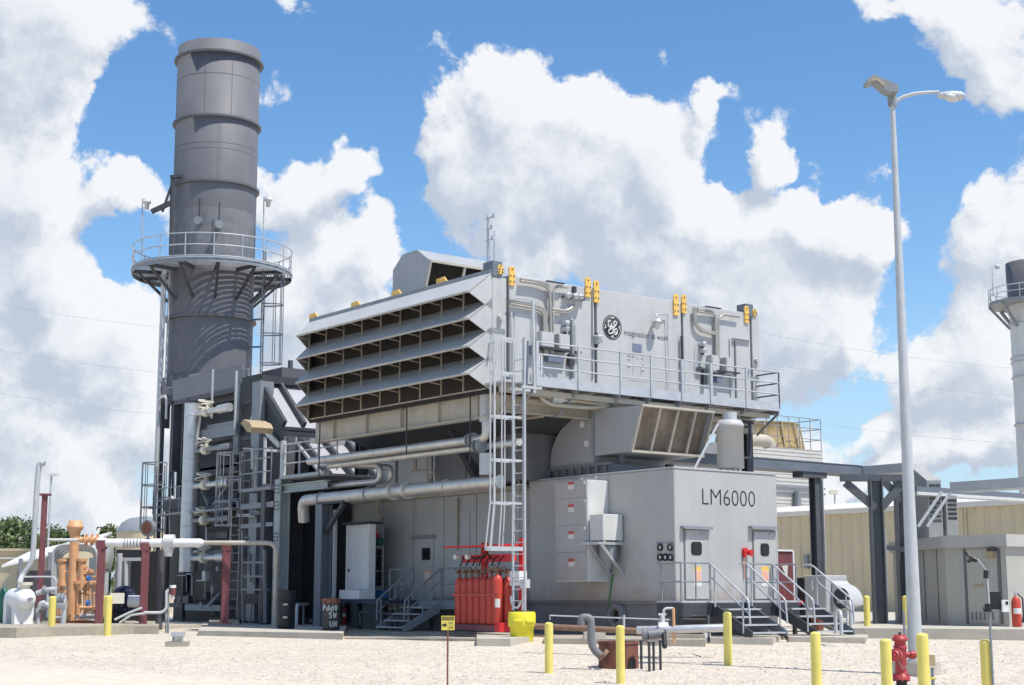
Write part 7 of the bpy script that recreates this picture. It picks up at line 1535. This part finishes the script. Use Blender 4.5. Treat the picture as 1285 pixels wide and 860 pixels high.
for x in (157, 161, 165, 169, 173, 177): mb = MB(); mb.tube(circ(V((*dl(x, 680).xy, zc)), 5.7*DL/F, 14, V((0,0,1)), FH), .018, 4, closed=True); part('strap', mb, M['msteel'], op)
mb = MB(); c_ = V((*dl(186, 663).xy, dl(186, 663).z)); ax = (-FH*.6-RT*.35).normalized(); mb.cyl(c_-ax*.12, c_+ax*.08, .27, n=20); dsc = part('round_horn', mb, M['skid'], op); mb = MB(); mb.cyl(c_+ax*.081, c_+ax*.1, .2, n=20); part('horn_face', mb, M['rustbrown'], dsc); mb = MB(); mb.tube([V((c_.x, c_.y, zc+.1)), c_], .04, 6); part('stem', mb, M['msteel'], op)
mb = MB(); p = dl(203, 690, .6); mb.cyl(V((p.x, p.y, .4)), p, .12, n=14); single('grey_standpipe', mb, M['scrmid'], 'plain grey standpipe beneath the wrapped valve of the overhead pipe', 'pipe')
# call point on stand with bent conduit
p = dl(211, 795, -2.5); D_ = DL-2.5; cp = thing('call_point', 'red and white emergency call point on a thin stand with a bent white conduit', 'call point', p)
mb = MB(); mb.tube([p, dep(211, 738, D_)], .035, 6); mb.tube([dep(208, 795, D_), dep(208, 742, D_)], .025, 6); part('stand', mb, M['msteel'], cp); mb = MB(); mb.cyl(dep(217, 747, D_), dep(217, 738, D_), .09, .1, 12); part('red_body', mb, M['maroon'], cp); mb = MB(); mb.cyl(dep(217, 738, D_), dep(217, 734.5, D_), .1, n=12); part('white_top', mb, M['white'], cp)
mb = MB(); mb.cyl(dep(217, 752, D_), dep(217, 747, D_), .06); mb.tube(fillet([dep(181, 769, D_), dep(203, 769, D_), dep(209, 764, D_), dep(209, 742, D_), dep(212, 741, D_)], .25), .045, 8); part('conduit', mb, M['offw'], cp)
# ================================================================ white tank and its vent
wt = thing('white_tank', 'small white horizontal tank with a domed end on a boxy white saddle', 'tank', dl(30, 790)); hd2 = dl(34, 752, -1.2); axis = (FH*.72-RT*.69).normalized(); rt = 13*DL/F
def axm(d): return V((0,0,1)).rotation_difference(d).to_matrix()
mb = MB(); mb.lathe([(.001,-.18),(rt*.5,-.13),(rt*.85,-.03),(rt,.08),(rt,.95),(rt*.85,1.05),(rt*.5,1.15),(.001,1.2)], hd2, 24, axis=axm(axis)); part('shell', mb, M['white'], wt)
mb = MB(); 
for d in (.15, .75): c_ = hd2+axis*d; mb2 = MB(); s_ = V((axis.y, -axis.x, 0)); zb2 = dl(34, 788).z; mb2.prism([V((c_.x, c_.y, 0))+s_*x+V((0,0,z)) for x, z in ((-rt*.95, zb2), (rt*.95, zb2), (rt*.98, hd2.z), (-rt*.98, hd2.z))], axis*.22); part('saddle', mb2, M['white'], wt)
mb = MB(); c_ = hd2+axis*.2; mb.cyl(c_+V((0,0,rt-.03)), c_+V((0,0,rt+.12)), .16); mb.cyl(c_+V((0,0,rt+.1)), c_+V((0,0,rt+.2)), .24, n=16); part('top_flange', mb, M['cream'], wt)
mb = MB(); mb.cyl(hd2-axis*.16, hd2-axis*.3, .06); part('drain_nozzle', mb, M['msteel'], wt); mb = MB(); mb.box(hd2.x-.03, hd2.x+.03, hd2.y-.03, hd2.y+.03, 0, 0) if 0 else None
mb = MB(); mb.tube(fillet([c_+axis*.3+V((0,0,rt-.05)), dl(25, 726), dl(41, 706), dl(47, 600), dl(49.5, 581), dl(56, 582)], .35, 6), 3.6*DL/F, 10); part('vent_pipe', mb, M['palegrey'], wt)
p = dep(60, 690, 95); q = dep(60.5, 596, 95); fl2 = thing('far_lamp_post', 'thin far lamp post with a small head beyond the orange skid', 'lamp post', V((p.x, p.y, .35))); mb = MB(); mb.tube([V((p.x, p.y, .35)), V((p.x, p.y, q.z))], .07, 6); part('pole', mb, M['palegrey'], fl2); mb = MB(); mb.bar(V((p.x, p.y, q.z))-RT*.15, V((p.x, p.y, q.z))+RT*.45, .3, .14); part('lamp_head', mb, M['offw'], fl2)
# ================================================================ orange pipe skid
os_ = thing('orange_pipe_skid', 'salmon orange skid of vertical pipes and valves crowned by a flanged column', 'pipe skid', dl(95, 785, 1)); O = 1.0
def oc(pts, r, mat='orange', nm='pipe', n=10, o=0):
    mb = MB(); mb.tube([dl(x, y, O+o) for x, y in pts], r, n); return part(nm, mb, M[mat], os_)
k = (DL+O)/F
col2 = MB(); a, b = dl(95, 668, O), dl(88, 772, O); axx = V((b.x*.5+a.x*.5, b.y*.5+a.y*.5, 0)); col2.lathe([(5.8*k, .5),(5.8*k, a.z)], axx, 20); part('main_column', col2, M['orange'], os_)
col2 = MB(); z = dl(93, 661, O).z; col2.lathe([(5.8*k,z-.35),(6.5*k,z-.2),(10.5*k,z-.05),(10.5*k,z+.03),(8.5*k,z+.05),(8.5*k,z+.2),(.001,z+.22)], axx, 20); part('column_head', col2, M['orange'], os_)
for x, y0, y1, r in ((78, 702, 735, .13), (103, 702, 740, .13), (76, 735, 772, .07), (98, 730, 772, .1), (82, 740, 778, .09), (106, 720, 778, .045), (113, 714, 778, .045), (109, 745, 770, .04), (118, 730, 776, .035), (110, 718, 745, .06), (121, 716, 770, .03), (100, 745, 778, .06), (91, 735, 778, .07), (124, 735, 768, .03), (73, 748, 778, .05)): oc([(x, y0), (x, y1)], r)
for x0, x1, y, r in ((100, 116, 717.5, .08), (104, 122, 732, .08), (74, 92, 718, .06), (72, 86, 742, .08), (100, 121, 763, .07), (70, 84, 752, .08), (84, 104, 726, .06), (98, 124, 724, .03), (98, 124, 745, .035), (100, 122, 772, .03), (70, 100, 768, .04), (104, 120, 738, .03)): oc([(x0, y), (x1, y)], r)
for x, y in ((106, 712), (106, 719), (78, 703), (78, 734), (103, 703), (103, 739), (114, 717), (121, 732), (113, 732), (120, 763), (74, 752), (98, 731), (76, 742), (106, 732)): mb = MB(); c_ = dl(x, y, O); mb.cyl(c_-V((0,0,.05)), c_+V((0,0,.05)), .18 if x in (78, 103, 98) else .11, n=12); part('flange', mb, M['orange'], os_)
for x, y in ((111.5, 726), (110.5, 757)): mb = MB(); c_ = dl(x, y, O-.2); mb.cyl(c_-RT*.04, c_+RT*.04-FH*.02, .1, n=12); part('blue_valve', mb, M['blue'], os_)
mb = MB(); z0 = dl(95, 786, O).z; p, q = dl(62, 782, O-.3), dl(126, 782, O-.3); mb.bar(V((*p.xy, z0+.06)), V((*q.xy, z0+.06)), .2, .26); mb.bar(V((*(p+FH*1.3).xy, z0+.06)), V((*(q+FH*1.3).xy, z0+.06)), .2, .26); part('base_frame', mb, M['orange'] if 0 else paint('orange_red_skid_paint', (.42,.12,.05), .55, .2, 3), os_)
oc([(66, 776), (124, 772)], .07, 'palegrey'); oc([(96, 774), (122, 780)], .05, 'palegrey')
# grey valve cluster in front of the orange skid
gv = thing('grey_valve_assembly', 'grey valves and elbows on a stand between white tank and orange skid', 'valves', dl(60, 792, -.8))
for pts, r in (([(46, 745), (60, 740), (70, 740)], .09), ([(50, 765), (52, 756), (60, 761), (72, 760)], .11), ([(48, 790), (48, 770)], .07), ([(78, 795), (80, 772), (80, 752)], .09), ([(60, 738), (60, 775)], .05), ([(30, 724), (70, 724), (70, 760)], .03)): mb = MB(); mb.tube(fillet([dl(x, y, -.8) for x, y in pts], .15), r, 10); part('pipe', mb, M['palegrey'], gv)
for x, y, r in ((56, 761, .16), (66, 760, .18), (75, 752, .2), (80, 752, .2), (48, 769, .16), (56, 741, .15)): mb = MB(); c_ = dl(x, y, -.8); mb.cyl(c_-RT*.05, c_+RT*.05, r, n=14); part('flange', mb, M['msteel'], gv)
mb = MB(); mb.cyl(dl(73, 758, -.8), dl(83, 758, -.8), .17, n=14); mb.cyl(dl(78, 757, -.8), dl(78, 747, -.8), .14, n=14); part('valve_body', mb, M['palegrey'], gv)
mb = MB(); mb.tube([dl(80, 797, -.8), dl(80, 776, -.8)], .07, 8); part('stand', mb, M['dsteel'], gv)
# bent grey pipes behind
gb = thing('looped_conduits', 'four nested grey bent pipes arching behind the orange column', 'pipes', dl(90, 700, 3))
for i in range(4): mb = MB(); mb.tube(fillet([dl(66+i*3, 745, 3+i*.15), dl(66+i*3, 684+i*2.2, 3+i*.15), dl(122, 683+i*2.2, 3+i*.15), dl(122, 745, 3+i*.15)], .5), .06, 8); part('pipe', mb, M['palegrey'], gb)
# silver vertical vessel
sv = thing('silver_vessel', 'silver vertical vessel with rounded bottom on a pipe leg behind a maroon post', 'vessel', dl(133, 785, 2.2)); c_ = dl(133, 700, 2.2); k2 = (DL+2.2)/F
zt_, zb_ = dl(133, 680, 2.2).z, dl(133, 716, 2.2).z; r_ = 9.5*k2; mb = MB(); mb.lathe([(.001,zb_),(r_*.5,zb_+.05),(r_*.85,zb_+.15),(r_,zb_+.3),(r_,zt_),(r_*.7,zt_+.1),(.001,zt_+.12)], V((c_.x, c_.y, 0)), 22); part('shell', mb, M['silver'], sv); mb = MB(); mb.cyl(V((c_.x, c_.y, .45)), V((c_.x, c_.y, zb_+.02)), 4.5*k2, n=14); mb.cyl(V((c_.x+.5, c_.y, .45)), V((c_.x+.5, c_.y, zb_+.6)), .1, n=10); part('leg', mb, M['palegrey'], sv)
# navy blower motor with white duct
nm2 = thing('blower_motor', 'navy blue round motor with a white horizontal duct behind a yellow bollard pair', 'motor', dl(158, 780, .8)); c_ = dl(156, 753, .8); ax = (RT*.85-FH*.5).normalized()
mb = MB(); mb.cyl(c_-ax*.12, c_+ax*.12, 18*DL/F, n=28); mb.cyl(c_+ax*.12, c_+ax*.2, .25, n=20); part('casing', mb, M['navy'], nm2); mb = MB(); mb.cyl(c_+ax*.2+V((0,0,-.05)), c_+ax*.2+RT*.55+V((0,0,-.05)), .2, n=16); part('duct', mb, M['white'], nm2); mb = MB(); p = dl(145, 772, .9); mb.bar(p-V((0,0,.3)), p+V((0,0,.35)), .5, .5, up=RT); part('motor_base', mb, M['black'], nm2)
for i in range(10): t = 2*math.pi*i/10; u = ax.cross(V((0,0,1))).normalized(); mb = MB(); q = c_+ax*.12+u*.33*math.cos(t)+V((0,0,.33*math.sin(t))); mb.cyl(q, q+ax*.05, .025, n=6); part('bolt', mb, M['msteel'], nm2)
mb = MB(); p = dl(145, 750, .2); mb.box(p.x-.25, p.x+.25, p.y-.15, p.y+.15, p.z-.2, p.z+.15); cbx2 = part('terminal_box', mb, M['cream'], nm2)
for pts in ([(144, 778), (160, 770), (178, 763)], [(150, 782), (165, 772), (182, 770)]): mb = MB(); mb.tube([dl(x, y, -.2) for x, y in pts], .04, 8); part('conduit', mb, M['offw'], nm2)
# dark skid cabinets behind
dk = thing('dark_skid_cabinets', 'dark blue grey machine cabinets with a pale top rail behind the navy motor', 'machine', dl(165, 785, 5))
for l, t_, r, b, o, m_ in ((146, 690, 172, 780, 5, 'scr'), (172, 692, 198, 780, 5.6, 'scr'), (150, 703, 160, 775, 4.8, 'bsteel'), (112, 700, 126, 780, 4.5, 'msteel'), (62, 700, 76, 780, 5, 'msteel')): part('cabinet', rectbox(dl(l, t_, o), dl(r, b, o), 1.2), M[m_], dk)
mb = MB(); mb.bar(dl(146, 702, 4.5), dl(184, 702, 4.5), .12, .12); mb.bar(dl(158, 702, 4.5), dl(158, 738, 4.5), .12, .1); part('rail', mb, M['palegrey'], dk)
# canopy, wall, roofed tank, green bottle
cpn = thing('white_canopy', 'white sloping sheet canopy on posts behind the white tank', 'canopy', dl(60, 785, 4)); a, b = dl(2, 712.5, 3), dl(114, 685, 6); mb = MB(); mb.prism([a, b, b+FH*3+V((0,0,.55)), a+FH*3+V((0,0,.55))], (0,0,.09)); part('roof_sheet', mb, M['white'], cpn)
for x, o in ((22, 3.6), (58, 4.6), (66, 6)): p = dl(x, 785, o); mb = MB(); mb.bar(p, V((p.x, p.y, dl(x, 706-x*.22, o).z)), .12); part('post', mb, M['msteel'], cpn)
part('machine_cabinet', rectbox(dl(22, 716, 4.5), dl(60, 782, 4.5), 1.5), M['scrmid'], cpn)
p0 = dep(-60, 692, 78); p1 = dep(64, 691, 78); zt_ = p0.z; lw = thing('tan_shed', 'low pale tan shed wall behind the white canopy', 'shed', V((p1.x, p1.y, .35))); mb = MB(); mb.prism([V((*p0.xy, .2)), V((*p1.xy, .2)), V((*(p1+FH*8).xy, .2)), V((*(p0+FH*8).xy, .2))], (0,0,zt_-.2)); part('wall', mb, M['tan'], lw); mb = MB(); mb.prism([V((*(p0-FH*.2).xy, zt_+.002)), V((*(p1-FH*.2).xy, zt_+.002)), V((*(p1+FH*8).xy, zt_+.002)), V((*(p0+FH*8).xy, zt_+.002))], (0,0,.14)); part('roof', mb, M['tan'], lw)
mb = MB(); mb.bar(V((*(p0-FH*.15).xy, zt_-.35)), V((*(p1-FH*.15).xy, zt_-.35)), .08); part('gutter', mb, M['ivory'], lw)
p0 = dep(152, 672, 92); p1 = dep(200, 672, 92); tk = thing('domed_tank', 'tan storage tank with a grey domed roof far behind the maroon posts', 'tank', V((*dep(182, 700, 97).xy, .35))); c_ = dep(183, 670, 95); rr2 = 36*95/F; z1 = c_.z+.1
mb = MB(); mb.lathe([(rr2,.3),(rr2,z1)], V((c_.x, c_.y, 0)), 40); part('shell', mb, M['tan'], tk); mb = MB(); mb.lathe([(rr2*1.02,z1),(rr2*.85,z1+.55),(rr2*.6,z1+.85),(.001,z1+1.0)], V((c_.x, c_.y, 0)), 40); part('domed_roof', mb, M['msteel'], tk)
p = dl(3, 786, 1); gt = thing('green_bottle', 'dark green upright bottle behind the cut off yellow bollard', 'bottle', p); k3 = (DL+1)/F; mb = MB(); h = 48*k3; mb.lathe([(.001,0),(5.5*k3,0),(5.5*k3,h*.85),(4*k3,h*.95),(.001,h)], p, 18); part('body', mb, M['green'], gt); mb = MB(); mb.cyl(p+V((0,0,h-.02)), p+V((0,0,h+.12)), .06); part('valve', mb, M['msteel'], gt)
# ================================================================ trees beyond the yard
def tree(pos, h, wdt, label, seed, mat='leaf', nleaf=2600):
    rn = random.Random(seed); t = thing('tree', label, 'tree', pos, 'trees beyond the yard'); mb = MB()
    mb.tube([pos, pos+V((.1,.1,h*.3)), pos+V((-.1,.2,h*.6))], [h*.035, h*.026, h*.015], 8)
    cl = []
    for i in range(26):
        a = rn.uniform(0, 6.28); zz = rn.uniform(.28, .95); rad = wdt*.5*math.sqrt(max(.05, 1-((zz-.55)/.5)**2))*rn.uniform(.35, 1.0)
        c = pos+V((math.cos(a)*rad, math.sin(a)*rad, h*zz)); cl.append((c, h*rn.uniform(.06, .15)))
        if i % 3 == 0: mb.tube([pos+V((0,0,h*.3)), lerp(pos+V((0,0,h*.4)), c, .6), c], [h*.014, h*.01, h*.004], 5)
    part('trunk', mb, M['bark'], t); lf = MB()
    for i in range(nleaf):
        c, r = rn.choice(cl); d = V((rn.gauss(0,1), rn.gauss(0,1), rn.gauss(0,.8))).normalized()*r*rn.uniform(.35, 1.15); p = c+d
        u = V((rn.gauss(0,1), rn.gauss(0,1), rn.gauss(0,1))).normalized(); w_ = u.cross(V((rn.gauss(0,1), rn.gauss(0,1), rn.gauss(0,1)))).normalized(); s = rn.uniform(.1, .24)
        lf.add([p-u*s, p+w_*s*.6, p+u*s, p-w_*s*.6], [(0,1,2,3)])
    q = link('crown', lf, M[mat], pos); q.parent = t; return t
tl = [(-6, 652, 130, 30, 'broad dark tree at the edge of the trees, over the tan shed'), (14, 655, 128, 34, 'dark full tree beside the outermost one, over the tan shed'), (37, 657, 132, 26, 'dark tree seen behind the white vent pipe'), (70, 666, 128, 30, 'tree just beyond the tallest maroon post'), (92, 668, 135, 24, 'low tree peeking out behind the orange column head'), (137, 664, 140, 16, 'small spiky tree rising above the overhead pipe')]
for i, (x, y, D_, w_, lab) in enumerate(tl):
    q = dep(x, y, D_); p = V((q.x, q.y, .3)); tree(p, q.z-p.z+.3, w_*D_/F, lab, 40+i, 'leaf' if i % 2 == 0 else 'leaf2')

# ================================================================ loose stones lying on the gravel near the viewer
rs_ = random.Random(5); mb = MB()
for i in range(9500):
    D_ = 26.5+15*rs_.random()**1.3; l_ = rs_.uniform(-.37, .37)*D_; p = FH*(D_/_cp)+RT*l_; z = gz(p.x, p.y)
    if Vector(ROADN).dot(p) < ROADD+rs_.uniform(-.3, .8): continue
    if D_ > 36 and -.03*D_ < l_ < .2*D_ and D_ > 39: continue
    s = rs_.choice((.012, .016, .02, .026, .034))*rs_.uniform(.8, 1.25); a0 = rs_.uniform(0, 6.28)
    vs = [V((p.x+s*rs_.uniform(.7,1.3)*math.cos(a0+k*1.57), p.y+s*rs_.uniform(.7,1.3)*math.sin(a0+k*1.57), z+s*rs_.uniform(0,.3))) for k in range(4)]
    vs += [V((p.x+s*rs_.uniform(-.3,.3), p.y+s*rs_.uniform(-.3,.3), z+s*rs_.uniform(.6,1.1)))]
    mb.add(vs, [(0,1,4),(1,2,4),(2,3,4),(3,0,4)])
M['stones'] = paint('loose_limestone', (.58,.515,.43), .9, .22, 9)
o = link('loose_gravel', mb, M['stones']); o['kind'] = 'stuff'
# ================================================================ far-off wood closing the horizon
tr_ = random.Random(21); lf = MB()
for i in range(11000):
    u = tr_.uniform(-1.1, .75); D_ = 200+25*tr_.random(); l_ = u*170-60; h = 4.4+2.2*math.sin(u*13.0)+1.6*math.sin(u*31+1)+tr_.uniform(-1.6, .8)
    p = FH*D_+RT*l_+V((0,0,.3+max(.2, h)*tr_.random()**.6)); a = V((tr_.gauss(0,1), tr_.gauss(0,1), tr_.gauss(0,1))).normalized(); b = a.cross(V((tr_.gauss(0,1), tr_.gauss(0,1), tr_.gauss(0,1)))).normalized(); s = tr_.uniform(.3, .75)
    lf.add([p-a*s, p+b*s*.7, p+a*s, p-b*s*.7], [(0,1,2,3)])
o = link('far_treeline', lf, M['leaf2']); o['kind'] = 'stuff'
